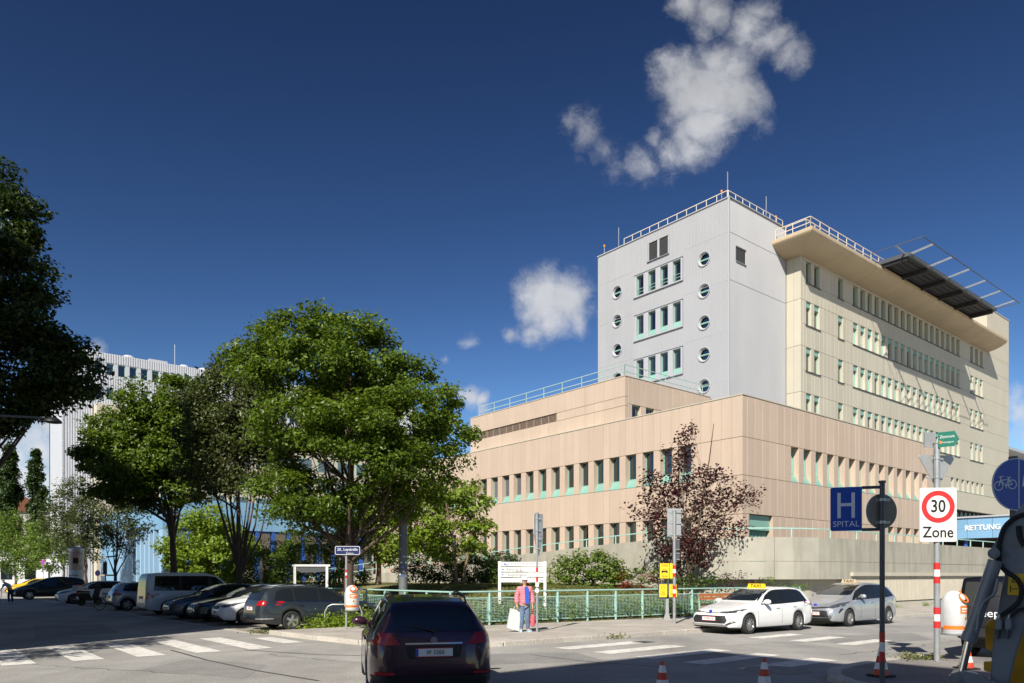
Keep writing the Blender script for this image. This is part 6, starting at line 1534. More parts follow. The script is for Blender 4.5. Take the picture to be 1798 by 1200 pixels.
# post with ribbed sign backs behind the taxi board
p11 = gp(1184, 1101.5)
sp11 = thing("sign_post", "grey post with ribbed sign backs between the taxi board and the white taxi", "sign post", (p11.x, p11.y, .0))
pole(sp11, 4.12, .055, bands=(1.42-.36, 1.98-.2))
for z0, z1 in ((3.70, 4.22), (3.22, 3.68)): plate(sp11, "sign_panel", [(-.24, z0), (.26, z0), (.26, z1), (-.24, z1)], 'signback', (0, .065, 0), R(6), back='signwhite')
for z in (4.08, 3.69, 3.28): m = MB(); m.box(-.25, .27, .035, .06, z-.02, z+.02); m.build("clamp", MAT['steel'], sp11)
for z0, z1 in ((2.72, 3.14), (2.36, 2.66)):
    plate(sp11, "small_panel", [(.02, z0), (.20, z0), (.20, z1), (.02, z1)], 'steeldk', (0, .065, 0), 0, back='signwhite')
    for z in (z0+.04, z1-.04): m = MB(); m.box(.0, .2, .035, .06, z-.012, z+.012); m.build("clamp", MAT['steel'], sp11)
# taxi rank board
tp = gp(1171, 1094)
tb = thing("taxi_rank_board", "yellow TAXI board over a case of yellow posters by the railing", "notice board", (tp.x, tp.y, .12))
m = MB(); m.prism_y([(-.14, 0), (.14, 0), (.06, .25), (.05, .95), (-.05, .95), (-.06, .25)], -.06, .06); m.build("foot", MAT['signback'], tb)
m = MB(); m.box(-.34, .40, -.06, .06, .82, 1.42); m.build("case", MAT['steeldk'], tb)
for x in (-.16, .22):
    o = MB().box(x-.15, x+.15, -.075, -.061, .88, 1.37).build("poster", MAT['yellow'], tb)
    text("lettering", "Taxi\ndirekt", .085, o, (x, -.078, 1.03), FACE, MAT['black'], .001, sx=.9)
    m = MB(); m.tube([(x+.08*math.cos(t), -.078, 1.24+.055*math.sin(t)) for t in np.linspace(0, 2*math.pi, 17)], .005, 4, cap=False); m.build("drawing", MAT['black'], o)
m = MB(); m.tube([(.05, 0, 1.42), (.05, 0, 1.70)], .03, 8); m.build("stem", MAT['steeldk'], tb)
for x, w in ((-.10, .36), (.20, .20)):
    o = MB().box(x-w/2, x+w/2, -.05, -.02, 1.60, 2.18).build("taxi_panel", MAT['yellow'], tb)
    if w > .3:
        text("lettering", "TAXI", .115, o, (x, -.053, 2.09), FACE, MAT['black'], .001, sx=1.05); text("lettering", "20.06", .095, o, (x, -.053, 1.68), FACE, MAT['black'], .001, sx=1.1)
        m = MB(); m.add([(x+a, -.053, 1.86+b) for a, b in ((-.12, -.03), (-.12, .02), (-.085, .035), (-.06, .09), (.06, .09), (.085, .035), (.12, .02), (.12, -.03))], [tuple(range(8))]); m.box(x-.11, x-.075, -.0535, -.051, 1.80, 1.828); m.box(x+.075, x+.11, -.0535, -.051, 1.80, 1.828); m.build("car_pictogram", MAT['black'], o)
        m = MB(); m.add([(x+a, -.0545, 1.86+b) for a, b in ((-.06, .035), (-.045, .075), (.045, .075), (.06, .035))], [(0, 1, 2, 3)]); m.build("car_window", MAT['yellow'], o)
# bench in front of the railing
be = AB(fence_a(26.4)-.55, 26.4); bench = thing("bench", "wooden slat bench with turquoise legs behind the white taxi bonnet", "bench", (be.x, be.y, .12), math.atan2(DB.y-.1*DA.y, DB.x-.1*DA.x))
for z, y, t in ((.84, .22, 0), (.70, .19, 0)): m = MB(); m.box(-1.0, 1.0, y-.015, y+.015, z, z+.115); m.build("back_slat", MAT['bench'], bench)
for y in (-.22, -.10, .02): m = MB(); m.box(-1.0, 1.0, y, y+.10, .43, .465); m.build("seat_slat", MAT['bench'], bench)
for x in (-.95, .95): m = MB(); m.bar((x, .22, 0), (x, .24, .98), .05); m.bar((x, -.2, 0), (x, -.2, .43), .05); m.bar((x, -.22, .41), (x, .22, .41), .045); m.build("leg", MAT['tealrail'], bench)

# wayfinding board
w0 = at(917, 1010, 29.2); wfb = thing("wayfinding_board", "white hospital wayfinding board with four rows behind the railing", "sign board", (w0.x, w0.y, .15), R(4))
for x in (-.90, .90): m = MB(); m.box(x-.055, x+.055, -.04, .04, 0, 2.24); m.build("post", MAT['white'], wfb)
rows_ = [(2.03, 2.22), (1.82, 2.01), (1.61, 1.80), (1.40, 1.59)]
for i, (z0, z1) in enumerate(rows_):
    o = MB().box(-.842, .842, -.03, .0, z0+.012, z1-.003).build("row_panel", MAT['signwhite'], wfb); zc = (z0+z1)/2
    if i == 0:
        m = MB()
        for p, q in (((-.74, -.05), (-.68, .05)), ((-.68, .05), (-.64, -.03)), ((-.64, -.03), (-.60, -.05)), ((-.60, -.05), (-.55, .05)), ((-.71, -.02), (-.66, -.02))): m.bar((p[0], -.033, zc+p[1]), (q[0], -.033, zc+q[1]), .022, .004, up=(0, 1, 0))
        m.build("logo", m_badgeblue, o); text("lettering", "AUVA TRAUMAZENTRUM WIEN", .085, o, (.15, -.032, zc+.02), FACE, MAT['steeldk'], .001); text("lettering", "Standort Brigittenau", .04, o, (.0, -.032, zc-.055), FACE, MAT['signback'], .001)
    else:
        s = -1 if i < 3 else 1; x = s*.76
        m = MB(); m.bar((x-.05, -.033, zc), (x+.05, -.033, zc), .02, .004, up=(0, 1, 0)); m.add([(x+s*.055, -.034, zc), (x+s*.01, -.034, zc+.04), (x+s*.01, -.034, zc-.04)], [(0, 1, 2)]); m.build("arrow", m_badgeblue, o)
        if i < 3: text("lettering", ("Rettung", "Haupteingang")[i-1], .145, o, (-.63, -.032, zc), FACE, MAT['steeldk'], .001, align='LEFT')
        else: text("lettering", "Lieferanten", .07, o, (-.62, -.032, zc+.04), FACE, MAT['signback'], .001, align='LEFT'); text("lettering", "Warenannahme", .05, o, (-.62, -.032, zc-.045), FACE, MAT['signback'], .001, align='LEFT')
        if i == 1:
            m = MB(); m.box(-.13, .01, -.034, -.031, zc-.07, zc+.07); m.build("pictogram_frame", MAT['signback'], o); m = MB(); m.box(-.12, .0, -.036, -.0345, zc-.06, zc+.06); m.build("pictogram", MAT['signwhite'], o)
            m = MB(); m.box(-.08, -.04, -.038, -.0365, zc, zc+.04); m.box(-.11, -.01, -.038, -.0365, zc-.05, zc-.03); m.build("pictogram_figure", MAT['red'], o)
# white framed notice board left
n0 = at(546, 1010, 33.0); nb_ = thing("notice_frame", "white two post frame with a dark hanging panel before the hedge", "notice board", (n0.x, n0.y, .15), R(8))
for x in (-.70, .70): m = MB(); m.box(x-.055, x+.055, -.05, .05, 0, 2.08); m.build("post", MAT['white'], nb_)
m = MB(); m.box(-.82, .84, -.06, .06, 2.082, 2.17); m.build("top_beam", MAT['white'], nb_)
m = MB(); m.prism_y([(-.63, 2.05), (.63, 2.05), (.63, 1.86), (.2, 1.82), (-.4, 1.80), (-.63, 1.92)], -.02, .0); m.build("hanging_panel", MAT['steeldk'], nb_)
# no stopping signs
def round_sign_post(name, label, px, Y, zs, inner, rz, zp=.1, h=None):
    p = at(px, 1010, Y); o = thing(name, label, "traffic sign", (p.x, Y, 0)); pole(o, (h or zs[0]+.25), .03)
    for z, (c0, mark) in zip(zs, inner):
        d = plate(o, "sign_disc", circ(.24, 32), c0, (0, -.05, z), rz); ring(d, "red_ring", .185, .24, -.005, 'red')
        if mark: m = MB(); m.bar((-.13, -.006, .13), (.13, -.006, -.13), .045, .003, up=(0, 1, 0)); m.build("red_bar", MAT['red'], d)
    return o
o = round_sign_post("traffic_sign", "post with a white and a blue red ringed sign above the grey hatchback", 459, 35.0, (2.34, 1.82), (('signwhite', 0), ('signblue', 1)), R(-52))
plate(o, "supplement_plate", [(-.2, 1.05), (.2, 1.05), (.2, 1.5), (-.2, 1.5)], 'signwhite', (0, -.05, 0), R(-45))
round_sign_post("traffic_sign", "small blue red ringed sign left of the blue pavilion", 172, 60, (2.0,), (('signblue', 1),), R(-10))
round_sign_post("traffic_sign", "distant red ringed sign on a banded post over the black people carrier", 76, 72, (3.1,), (('signblue', 1),), R(-10))
p = at(185, 1010, 57); o = thing("street_plate", "narrow dark plate on a post in front of the blue pavilion", "sign", (p.x, p.y, 0)); pole(o, 2.9, .05, 'steeldk')
m = MB(); m.box(-.14, .14, -.08, .0, 1.9, 2.85); m.build("dark_panel", MAT['black'], o)
# grey lamp post with stickers
lp = ground(708, 29.4, .15); lamp = thing("lamp_post", "thick dark grey lamp post covered with stickers, rising into the big tree", "lamp post", lp)
m = MB(); m.tube([(0, 0, 0), (0, 0, 3), (0, 0, 7.2)], [.18, .175, .13], 14); m.build("shaft", MAT['lampgrey'], lamp, 60)
m = MB(); m.lathe([(.20, 0), (.20, .55), (.17, .62)], 14); m.build("foot", MAT['lampgrey'], lamp, 50)
m = MB(); m.tube([(0, 0, 7.2), (-.3, -.1, 7.7), (-1.2, -.3, 7.9)], .05, 8); m.box(-1.9, -1.1, -.42, -.18, 7.83, 7.97); m.build("lamp_head", MAT['steeldk'], lamp)
rs = random.Random(4)
for k in range(15):
    z = rs.choice((2.0, 2.15, 2.3, 2.45, 2.7, 3.3, 3.9, 1.7))+rs.uniform(-.06, .06); a = R(-90+rs.uniform(-45, 50)); w, h = rs.uniform(.04, .11), rs.uniform(.03, .09)
    c = Vector((math.cos(a), math.sin(a), 0)); t = Vector((-c.y, c.x, 0)); q = c*.184+Vector((0, 0, z)); m = MB(); u = Vector((0, 0, 1))
    m.add([q-t*w/2-u*h/2, q+t*w/2-u*h/2, q+t*w/2+u*h/2, q-t*w/2+u*h/2], [(0, 1, 2, 3)]); m.build("sticker", MAT[rs.choice(('signwhite', 'signwhite', 'signback', 'yellow', 'signblue'))], lamp)
# street lamp hanging in from the left
l0 = at(93, 742, 19.0); sl = thing("street_lamp", "dark street lamp head reaching out under the left tree", "street lamp", (l0.x-4.2, l0.y, 0))
m = MB(); m.tube([(0, 0, 0), (0, 0, l0.z+.1), (.5, 0, l0.z+.28), (4.0, 0, l0.z+.12)], [.09, .07, .04, .03], 10); m.build("mast", MAT['steeldk'], sl, 60)
m = MB(); m.lathe([(.02, .13), (.10, .12), (.19, .05), (.21, 0), (.17, -.01)], 20); o = m.build("lamp_head", MAT['black'], sl, 50, (4.2, 0, l0.z)); 
# advertising column
ac = at(134, 1010, 58); adc = thing("advertising_column", "round advertising column with a photo poster above a pale printed sheet", "advertising column", (ac.x, ac.y, 0))
m = MB(); m.lathe([(.52, 0), (.52, 3.75), (.58, 3.76), (.58, 3.92), (.3, 4.05)], 28); m.build("drum", MAT['signback'], adc, 40)
def drum_patch(nm, a0, a1, z0, z1, mat, rr=.525):
    m = MB(); v = []; k = 10
    for i in range(k+1): a = R(-90+a0+(a1-a0)*i/k); v += [(rr*math.cos(a), rr*math.sin(a), z0), (rr*math.cos(a), rr*math.sin(a), z1)]
    m.add(v, [(2*i, 2*i+2, 2*i+3, 2*i+1) for i in range(k)]); return m.build(nm, mat, adc)
drum_patch("photo_poster", -88, 88, 2.25, 3.7, M("poster warm print", (.46, .36, .29), .5, var=.5, vs_=2.2)); drum_patch("print_shape", -5, 40, 2.6, 3.5, MAT['skin'], .529); drum_patch("print_shape", 5, 45, 2.75, 3.2, MAT['black'], .533)
drum_patch("printed_sheet", -88, 88, .7, 2.23, M("poster pale print", (.55, .62, .66), .5, var=.15, vs_=3)); drum_patch("print_shape", -60, 0, .8, 1.2, M("print green", (.12, .25, .06), .5), .529); drum_patch("print_shape", 15, 60, .75, 1.05, M("print brown", (.25, .12, .05), .5), .529)
for z in (1.55, 1.8): drum_patch("print_line", -55, 45, z, z+.07, MAT['steeldk'], .529)
# traffic cones
def cone(p, label, h=.52):
    o = thing("traffic_cone", label, "traffic cone", p, random.uniform(0, 1), "traffic cones around the excavator")
    m = MB(); m.box(-.16, .16, -.16, .16, 0, .03); m.build("base", MAT['rubber'], o)
    prof = [(.125, .03), (.108, .13), (.085, .24), (.063, .35), (.040, .46), (.026, h)]
    for i, c in enumerate(('red', 'signwhite', 'red', 'signwhite', 'red')):
        m = MB(); m.lathe([prof[i], prof[i+1]], 20, caps=i == 4); m.build("cone_band", conered if c == 'red' else MAT[c], o, 60)
conered = M("cone red orange", (.62, .07, .03), .5)
cone(ground(1163, 11.4), "red and white traffic cone at the bottom, left of the other cones"); cone(ground(1342, 11.8), "red and white traffic cone standing on the road before the near kerb"); cone(ground(1547, 12.6, .12), "red and white traffic cone behind the H SPITAL post"); cone(ground(1697, 13.6, .12), "red and white traffic cone glimpsed behind the excavator rod")

# ---- excavator, its arm reaching in from the right
EY = 6.0
e0 = at(1745, 1010, EY); er = e0.x/EY; eu = Vector((1, -er, 0)).normalized()              # the arm's plane stands square to the view of it
ex = thing("excavator", "grey and yellow excavator whose folded arm fills the right edge", "excavator", (e0.x, EY, 0), math.atan2(eu.y, eu.x))
def E(px, py, d=0.0):
    r = (px-PX0)/FOC; q = (r*EY-e0.x)/(eu.x-r*eu.y); p = at(px, py, EY+q*eu.y); return (q, d, p.z)
def slab(nm, pix, y0, y1, mat, bev=.012):
    m = MB(); m.prism_y([(E(*p)[0], E(*p)[2]) for p in pix], y0, y1); o = m.build(nm, MAT[mat], ex)
    bm = bmesh.new(); bm.from_mesh(o.data); bmesh.ops.bevel(bm, geom=[e for e in bm.edges], offset=bev, segments=2, affect='EDGES', clamp_overlap=True); bm.to_mesh(o.data); bm.free(); return o
slab("boom", [(1738, 968), (1752, 945), (1772, 916), (1800, 880), (1845, 800), (1930, 740), (1990, 760), (1930, 850), (1870, 950), (1836, 1010), (1800, 1030), (1766, 1010), (1748, 990)], -.10, .10, 'exgrey')
slab("dipper_arm", [(1766, 1000), (1812, 1010), (1830, 1030), (1802, 1090), (1784, 1150), (1768, 1215), (1748, 1260), (1730, 1250), (1738, 1200), (1744, 1120), (1756, 1050)], -.075, .075, 'exgrey')
def cyl(nm, p, q, r, mat, d=0.0, n=16): m = MB(); m.tube([E(*p, d), E(*q, d)], r, n); return m.build(nm, MAT[mat], ex, 50)
cyl("cylinder_barrel", (1748, 985), (1703, 1118), .052, 'exgrey', -.14); cyl("cylinder_rod", (1704, 1116), (1689, 1182), .028, 'chrome', -.14)
cyl("gland", (1706, 1110), (1700, 1124), .058, 'exgrey', -.14)
for px, py, r in ((1745, 973, .042), (1680, 1188, .045), (1746, 1200, .04), (1715, 1105, .018)): m = MB(); c = E(px, py); m.lathe([(r, -.22), (r, .16)], 18, axis='y', off=(c[0], 0, c[2])); m.lathe([(r*.6, -.235), (r*.6, -.2)], 6, axis='y', off=(c[0], 0, c[2])); m.build("pin", MAT['exgrey'], ex, 40)
slab("link", [(1668, 1180), (1690, 1174), (1715, 1178), (1740, 1190), (1758, 1204), (1750, 1216), (1722, 1203), (1700, 1197), (1680, 1200), (1668, 1196)], -.20, -.11, 'exgrey')
slab("bucket_bracket", [(1730, 1100), (1738, 1090), (1748, 1088), (1750, 1130), (1742, 1146), (1730, 1140)], .09, .14, 'exyellow', .006); slab("bucket_bracket", [(1727, 1164), (1742, 1164), (1742, 1184), (1727, 1180)], .09, .14, 'exyellow', .006)
slab("yellow_frame", [(1775, 1180), (1790, 1120), (1812, 1070), (1860, 1060), (1860, 1260), (1775, 1260)], .30, .36, 'exyellow', .01)
def hose(nm, pix, r=.016, d=-.12, mat='rubber'):
    P_ = [Vector(E(*p, d)) for p in pix]; out = []
    for i in range(len(P_)-1):
        p0, p1, p2, p3 = P_[max(i-1, 0)], P_[i], P_[i+1], P_[min(i+2, len(P_)-1)]
        for k in range(6): t = k/6; out.append(.5*((2*p1)+(p2-p0)*t+(2*p0-5*p1+4*p2-p3)*t*t+(3*p1-p0-3*p2+p3)*t**3))
    out.append(P_[-1]); m = MB(); m.tube(out, r, 10); return m.build(nm, MAT[mat], ex, 60)
hose("hose", [(1754, 962), (1755, 990), (1768, 1005), (1785, 1017), (1793, 1035), (1788, 1055), (1772, 1070), (1757, 1080)], .018)
hose("hose", [(1798, 1068), (1785, 1072), (1775, 1082)], .014); hose("hose", [(1753, 962), (1762, 930), (1780, 912), (1800, 905)], .018); hose("hose", [(1798, 960), (1790, 945), (1788, 925)], .02)
hose("steel_pipe", [(1716, 1104), (1720, 1075), (1729, 1055), (1742, 1046), (1748, 1036), (1752, 1016)], .013, -.20, 'exgrey')
for px, py in ((1753, 1092), (1770, 1092)): slab("valve_block", [(px-6, py-6), (px+6, py-6), (px+6, py+12), (px-6, py+12)], -.15, -.078, 'exgrey', .005); cyl("fitting", (px-1, py+12), (px-3, py+28), .016, 'steeldk', -.11, 8); cyl("fitting", (px, py-6), (px+3, py-14), .012, 'steel', -.11, 8)
st_ = slab("warning_sticker", [(1771, 1008), (1797, 1008), (1795, 1046), (1768, 1044)], -.112, -.104, 'yellow', .001)
m = MB(); pts = [E(1776, 1022, -.114), E(1787, 1022, -.114), E(1782, 1012, -.114)]
for p, q in zip(pts, pts[1:]+pts[:1]): m.bar(p, q, .006, .002, up=(0, 1, 0))
m.bar(E(1774, 1034, -.114), E(1788, 1034, -.114), .007, .002, up=(0, 1, 0)); m.bar(E(1774, 1028, -.114), E(1774, 1040, -.114), .006, .002, up=(0, 1, 0)); m.build("warning_drawing", MAT['black'], st_)
# what stands outside the frame: lower boom, bucket, upper body, tracks
m = MB(); m.prism_y([(.78, 2.72), (.98, 3.06), (1.5, 2.8), (2.7, 1.5), (2.3, 1.15), (1.35, 2.3)], -.10, .10); m.build("lower_boom", MAT['exgrey'], ex)
m = MB(); m.prism_y([(-.42, .05), (-.05, .0), (.12, .35), (.05, .80), (-.12, .86), (-.38, .62), (-.50, .35)], -.32, .32); m.build("bucket", MAT['exgrey'], ex)
m = MB(); m.prism_y([(1.9, .72), (4.2, .72), (4.2, 1.6), (3.4, 1.7), (3.3, 2.6), (2.0, 2.6), (1.9, 1.5)], -.75, .75); m.build("upper_body", MAT['exyellow'], ex)
for s in (-.75, .45):
    m = MB(); m.prism_y([(1.5, .15), (1.7, 0), (3.9, 0), (4.1, .15), (4.1, .45), (3.9, .62), (1.7, .62), (1.5, .45)], s, s+.3); m.build("track", MAT['rubber'], ex)

# ---- scooter and bicycle at the parked cars
sc_ = gp(158, 1064); sc = thing("scooter", "dark motor scooter with top case in front of the white parked hatchback", "scooter", sc_, R(75))
for x in (-.62, .62): m = MB(); m.lathe([(.14, -.05), (.24, -.055), (.255, 0), (.24, .055), (.14, .05)], 20, axis='y', off=(x, 0, .255)); m.build("wheel", MAT['rubber'], sc, 50)
m = MB(); m.prism_y([(-.85, .55), (-.55, .35), (.1, .30), (.45, .35), (.62, .95), (.52, 1.0), (.30, .45), (-.05, .45), (-.2, .78), (-.85, .80)], -.17, .17); m.build("body", black1, sc)
m = MB(); m.prism_y([(-.85, .81), (-.1, .80), (-.15, .88), (-.82, .92)], -.14, .14); m.build("seat", MAT['rubber'], sc)
m = MB(); m.tube([(.56, -.33, 1.05), (.58, 0, 1.02), (.56, .33, 1.05)], .02, 8); m.tube([(.56, 0, 1.0), (.68, 0, .28)], .035, 8); m.build("handlebar", MAT['steeldk'], sc)
m = MB(); m.prism_y([(-1.12, .93), (-.72, .93), (-.74, 1.22), (-1.05, 1.25)], -.19, .19); m.build("top_case", silver, sc)
m = MB(); m.box(-.90, -.86, -.13, .13, .66, .76); m.build("tail_light", MAT['taillight'], sc); m = MB(); m.box(-.93, -.91, -.09, .09, .42, .58); m.build("number_plate", MAT['signwhite'], sc)
m = MB(); m.prism_y([(.58, .95), (.70, .95), (.62, 1.35), (.57, 1.35)], -.2, .2); m.build("windshield", MAT['carglass'], sc)
bk_ = gp(192, 1071); bk = thing("bicycle", "dark bicycle standing behind the tail of the silver hatchback", "bicycle", bk_, R(62))
for x in (-.52, .52):
    m = MB(); m.tube([(x+.33*math.cos(t), 0, .34+.33*math.sin(t)) for t in np.linspace(0, 2*math.pi, 29)], .018, 6, cap=False); w = m.build("wheel", MAT['rubber'], bk, 60)
    m = MB()
    for k in range(8): m.bar((x, 0, .34), (x+.32*math.cos(k*math.pi/4), 0, .34+.32*math.sin(k*math.pi/4)), .004)
    m.build("spokes", MAT['steel'], w)
m = MB()
for p, q in (((-.52, .34), (-.08, .32)), ((-.08, .32), (-.22, .82)), ((-.52, .34), (-.2, .75)), ((-.08, .32), (.36, .78)), ((-.2, .75), (.36, .80)), ((.52, .34), (.34, .95))): m.tube([(p[0], 0, p[1]), (q[0], 0, q[1])], .016, 6)
m.build("frame", MAT['blk2'], bk); m = MB(); m.box(-.36, -.12, -.06, .06, .84, .89); m.build("saddle", MAT['rubber'], bk); m = MB(); m.tube([(.28, -.28, 1.02), (.34, 0, .98), (.28, .28, 1.02)], .014, 6); m.build("handlebar", MAT['steel'], bk)

# ---- people
def skin_mesh(name, V, E_, mat, parent, root=0, lv=2):
    """one continuous surface grown over a skeleton; V = [(x,y,z,rx,ry)]"""
    me = bpy.data.meshes.new(name); me.from_pydata([v[:3] for v in V], E_, []); o = bpy.data.objects.new(name, me); COL.objects.link(o)
    o.modifiers.new("s", 'SKIN').use_smooth_shade = True
    for i, v in enumerate(V): d = me.skin_vertices[0].data[i]; d.radius = (v[3], v[4] if len(v) > 4 else v[3]); d.use_root = (i == root)
    sb = o.modifiers.new("d", 'SUBSURF'); sb.levels = sb.render_levels = lv
    dg = bpy.context.evaluated_depsgraph_get(); nm = bpy.data.meshes.new_from_object(o.evaluated_get(dg)); nm.name = name; nm.materials.clear(); nm.materials.append(mat)
    bpy.data.objects.remove(o); bpy.data.meshes.remove(me); nm.polygons.foreach_set("use_smooth", [True]*len(nm.polygons))
    return link(bpy.data.objects.new(name, nm), parent)
def hand(V, E_, wrist, wi, dirn, side, curl=.5, s=1.0):
    """palm, four unequal bent fingers and a thumb hung on a wrist vertex"""
    d = Vector(dirn).normalized(); sd = Vector(side).normalized(); pl = d.cross(sd).normalized()
    w = Vector(wrist); i0 = len(V); p = w+d*.055*s; V.append((*p, .026*s, .034*s)); E_.append((wi, i0)); k = w+d*.085*s; V.append((*k, .020*s, .036*s)); E_.append((i0, i0+1))
    for j, (off, ln) in enumerate(((-.027, .068), (-.009, .078), (.009, .074), (.027, .058))):
        b = len(V); q = k+sd*off*s; a1 = q+(d*(1-curl*.35)+pl*curl*.45)*ln*.55*s; a2 = a1+(d*(.75-curl)+pl*(.35+curl*.7))*ln*.5*s
        V.append((*(q+d*.012*s), .0095*s)); V.append((*a1, .0085*s)); V.append((*a2, .007*s)); E_ += [(i0+1, b), (b, b+1), (b+1, b+2)]
    b = len(V); t0 = w+d*.03*s-sd*.034*s; t1 = t0+(d*.7-sd*.55+pl*.3)*.042*s; t2 = t1+(d*.8+pl*.5)*.03*s
    V.append((*t0, .013*s)); V.append((*t1, .010*s)); V.append((*t2, .008*s)); E_ += [(i0, b), (b, b+1), (b+1, b+2)]
def head_features(root, c, f, hairmat, s=1.0):
    """eyes, nose, mouth and ears on a head centred at C that looks along F"""
    f = Vector(f).normalized(); r = f.cross(Vector((0, 0, 1))).normalized(); u = r.cross(f); c = Vector(c)
    def ball(nm, p, rad, mat, sc=(1, 1, 1)):
        m = MB(); m.lathe([(rad*math.sin(t)*1.0+.0001, -rad*math.cos(t)) for t in np.linspace(0.05, math.pi-.05, 8)], 10); 
        return m.build(nm, mat, root, 80, tuple(p))
    for k in (-1, 1):
        ball("eye", c+f*.088*s+r*k*.032*s+u*.008*s, .011*s, MAT['white']); ball("pupil", c+f*.096*s+r*k*.032*s+u*.008*s, .006*s, MAT['black']); ball("ear", c+r*k*.078*s-u*.005, .02*s, MAT['skin'])
    ball("nose", c+f*.104*s-u*.02*s, .013*s, MAT['skin']); m = MB(); q = c+f*.092*s-u*.055*s; m.bar(q-r*.022*s, q+r*.022*s, .010, .012); m.build("mouth", M("lips", (.35, .09, .08), .5), root)
pink = M("pink quilted jacket", (.62, .20, .24), .55, var=.08, vs_=30, stretch=(.2, .2, 1), bump=.0); denim = M("blue denim", (.11, .16, .26), .8, var=.25, vs_=12); tee = M("bright blue shirt", (.03, .09, .48), .7)
wp = gp(921, 1116.5); woman = thing("person", "person in an open pink quilted jacket and white cap holding a large white bag", "person", (wp.x, wp.y, .12), R(10))
V = [(0, 0, .90, .13, .10), (0, 0, 1.08, .115, .09), (0, .0, 1.26, .145, .095), (0, .0, 1.37, .08, .07), (0, -.01, 1.43, .048), (0, -.025, 1.50, .068, .08), (0, -.03, 1.57, .076, .092), (0, -.02, 1.63, .055, .065),
     (-.165, 0, 1.33, .055), (-.235, .01, 1.08, .043), (-.245, -.05, .86, .032), (-.245, -.065, .80, .025), (.165, 0, 1.33, .055), (.235, .01, 1.08, .043), (.235, -.06, .86, .032), (.232, -.07, .80, .025),
     (-.085, 0, .82, .085), (-.095, -.01, .47, .056), (-.105, .02, .10, .036), (-.11, -.02, .05, .036), (-.13, -.13, .03, .03), (.085, 0, .82, .085), (.10, -.03, .47, .056), (.115, .02, .10, .036), (.12, -.02, .05, .036), (.145, -.13, .03, .03)]
E_ = [(0, 1), (1, 2), (2, 3), (3, 4), (4, 5), (5, 6), (6, 7), (2, 8), (8, 9), (9, 10), (10, 11), (2, 12), (12, 13), (13, 14), (14, 15), (0, 16), (16, 17), (17, 18), (18, 19), (19, 20), (0, 21), (21, 22), (22, 23), (23, 24), (24, 25)]
hand(V, E_, V[11][:3], 11, (0, -.1, -1), (0, 1, 0), .9); hand(V, E_, V[15][:3], 15, (0, -.1, -1), (0, -1, 0), .9)
skin_mesh("body", V, E_, MAT['skin'], woman)
head_features(woman, (0, -.03, 1.56), (.15, -1, -.02), None)
JV = [(0, 0, .81, .16, .125), (0, 0, .95, .16, .125), (0, 0, 1.08, .155, .12), (0, 0, 1.26, .172, .12), (0, .01, 1.38, .085, .078), (-.175, 0, 1.325, .075), (-.245, .012, 1.08, .072), (-.25, -.052, .845, .062), (.175, 0, 1.325, .078), (.245, .012, 1.08, .072), (.238, -.06, .845, .062)]
jk = skin_mesh("jacket", JV, [(0, 1), (1, 2), (2, 3), (3, 4), (3, 5), (5, 6), (6, 7), (3, 8), (8, 9), (9, 10)], pink, woman, lv=3)
for v in jk.data.vertices:                                # the quilting rolls of a down jacket
    q = .016*abs(math.sin(v.co.z*math.pi/.075)); n_ = Vector((v.normal.x, v.normal.y, 0)); v.co += n_*q
m = MB(); m.add([(.01, -.128, .88), (.085, -.118, .88), (.085, -.125, 1.30), (.05, -.118, 1.36), (.01, -.118, 1.36)], [(0, 1, 2, 3, 4)]); v0 = [(x, y-.028, z) for x, y, z in m.v]
sh = MB(); sh.prism_y([(.0, .86), (.10, .86), (.115, 1.10), (.105, 1.24), (.075, 1.375), (-.02, 1.375), (-.015, 1.2)], -.168, -.10); sh.build("shirt", tee, woman)
skin_mesh("trousers", [(0, 0, .88, .14, .115), (-.072, 0, .78, .095, .10), (-.078, -.02, .47, .072, .078), (-.098, .02, .07, .062, .066), (.072, 0, .78, .095, .10), (.082, -.05, .47, .072, .078), (.108, .02, .07, .062, .066)], [(0, 1), (1, 2), (2, 3), (0, 4), (4, 5), (5, 6)], denim, woman)
for x, ang in ((-.118, 8), (.13, -10)): m = MB(); m.prism([(-.045, .06), (.045, .06), (.05, -.08), (.03, -.17), (-.03, -.17), (-.05, -.08)], 0, .065); m.build("shoe", M("pale blue shoe", (.38, .52, .66), .6), woman, None, (x, 0, 0), (0, 0, R(-ang)))
m = MB(); m.lathe([(.092, 1.585), (.097, 1.62), (.088, 1.665), (.05, 1.695), (.005, 1.70)], 20); m.prism([(-.075, -.06), (.075, -.06), (.06, -.155), (0, -.175), (-.06, -.155)], 1.588, 1.60); m.build("cap", MAT['signwhite'], woman, 50, (.005, -.02, 0))
m = MB(); m.lathe([(.085, 1.52), (.090, 1.56), (.085, 1.60)], 16, caps=False); m.build("hair", M("brown hair", (.12, .05, .025), .7), woman, 60, (0, -.002, 0))
bgp = wp+Vector((-.33, -.06, .12)); bag = thing("carrier_bag", "large white paper carrier bag held by the person in pink", "bag", tuple(bgp), R(14))
m = MB(); m.add([(-.22, -.05, .13), (.16, -.05, .02), (.16, .05, .02), (-.22, .05, .13), (-.11, -.035, .72), (.21, -.035, .64), (.21, .035, .64), (-.11, .035, .72)], [(0, 3, 2, 1), (0, 1, 5, 4), (1, 2, 6, 5), (2, 3, 7, 6), (3, 0, 4, 7)]); m.build("sack", M("white paper bag", (.54, .585, .58), .6, var=.06, vs_=9), bag)
m = MB(); m.tube([(-.02, -.035, .69), (.03, -.03, .78), (.10, -.03, .79), (.13, -.035, .67)], .007, 6); m.build("handle", MAT['signwhite'], bag)
b2 = wp+Vector((.245, -.06, .12)); bag2 = thing("shopping_bag", "small red bag hanging from the other hand of the person in pink", "bag", tuple(b2), R(-10))
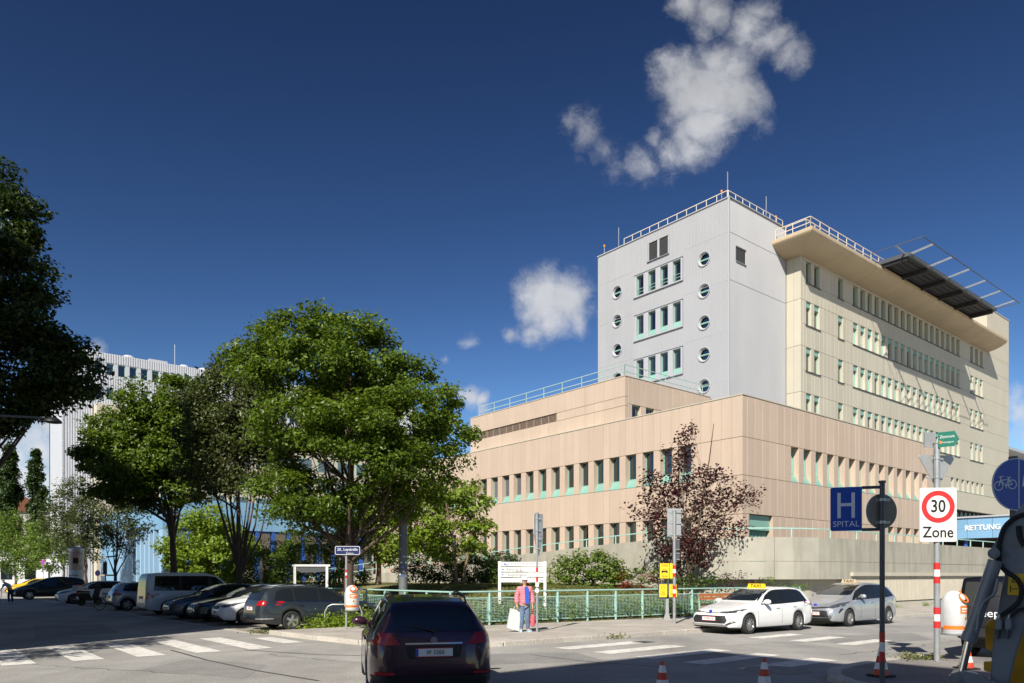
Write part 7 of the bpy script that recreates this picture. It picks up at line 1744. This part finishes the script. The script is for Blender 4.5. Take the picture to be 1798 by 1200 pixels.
m = MB(); m.lathe([(.02, .16), (.065, .18), (.075, .35), (.062, .48), (.035, .54)], 14); m.build("pouch", M("red cloth bag", (.60, .10, .14), .7, var=.1, vs_=14), bag2, 50); m = MB(); m.tube([(-.02, 0, .53), (-.005, 0, .66), (.0, 0, .74), (.012, 0, .66), (.03, 0, .53)], .007, 6); m.build("strap", MAT['red'], bag2)
# the bending person at the far left
p2 = gp(16, 1059.5); man = thing("person", "person in a pale blue shirt bending forward with a stick at the far left", "person", tuple(p2), R(-20))
V = [(0, .12, .92, .13, .10), (-.06, .0, 1.10, .13, .1), (-.16, -.06, 1.25, .14, .1), (-.25, -.1, 1.33, .06), (-.30, -.12, 1.38, .06, .07), (-.36, -.14, 1.43, .08, .085), (-.16, .14, 1.22, .05), (-.25, .14, 1.0, .04), (-.36, .06, .9, .03), (-.18, -.22, 1.22, .05), (-.28, -.26, 1.0, .04), (-.40, -.24, .9, .03), (.0, .2, .84, .085), (-.02, .2, .47, .06), (.06, .2, .08, .04), (-.05, .2, .03, .035), (.0, .03, .84, .085), (-.06, .0, .47, .06), (.02, .0, .08, .04), (-.10, .0, .03, .035)]
E_ = [(0, 1), (1, 2), (2, 3), (3, 4), (4, 5), (2, 6), (6, 7), (7, 8), (2, 9), (9, 10), (10, 11), (0, 12), (12, 13), (13, 14), (14, 15), (0, 16), (16, 17), (17, 18), (18, 19)]
hand(V, E_, V[8][:3], 8, (-.6, 0, -.8), (0, 1, 0), .9); hand(V, E_, V[11][:3], 11, (-.6, 0, -.8), (0, -1, 0), .9)
skin_mesh("body", V, E_, MAT['skin'], man); head_features(man, (-.38, -.14, 1.42), (-.9, -.3, -.35), None)
skin_mesh("shirt", [(0, .12, .92, .15, .12), (-.06, 0.03, 1.10, .16, .13), (-.16, -.04, 1.25, .17, .13), (-.23, -.09, 1.31, .08), (-.16, .14, 1.22, .07), (-.24, .14, 1.03, .06), (-.18, -.22, 1.22, .07), (-.27, -.26, 1.03, .06)], [(0, 1), (1, 2), (2, 3), (2, 4), (4, 5), (2, 6), (6, 7)], M("pale blue shirt", (.35, .42, .55), .8), man)
skin_mesh("trousers", [(0, .12, .90, .15, .12), (0, .2, .82, .10), (-.02, .2, .47, .08), (.06, .2, .08, .065), (0, .03, .82, .10), (-.06, 0, .47, .08), (.02, 0, .08, .065)], [(0, 1), (1, 2), (2, 3), (0, 4), (4, 5), (5, 6)], M("navy trousers", (.02, .03, .07), .8), man)
m = MB(); m.lathe([(.085, 1.46), (.08, 1.52), (.01, 1.54)], 14, off=(-.36, -.14, 0)); m.build("hair", M("grey hair", (.35, .34, .33), .8), man, 60)
stick = thing("walking_stick", "thin walking stick held by the bending person at the far left", "stick", tuple(p2)); m = MB(); m.tube([(-.50, -.12, 0), (-.42, -.08, .86)], .014, 6); m.build("shaft", MAT['blk2'], stick)
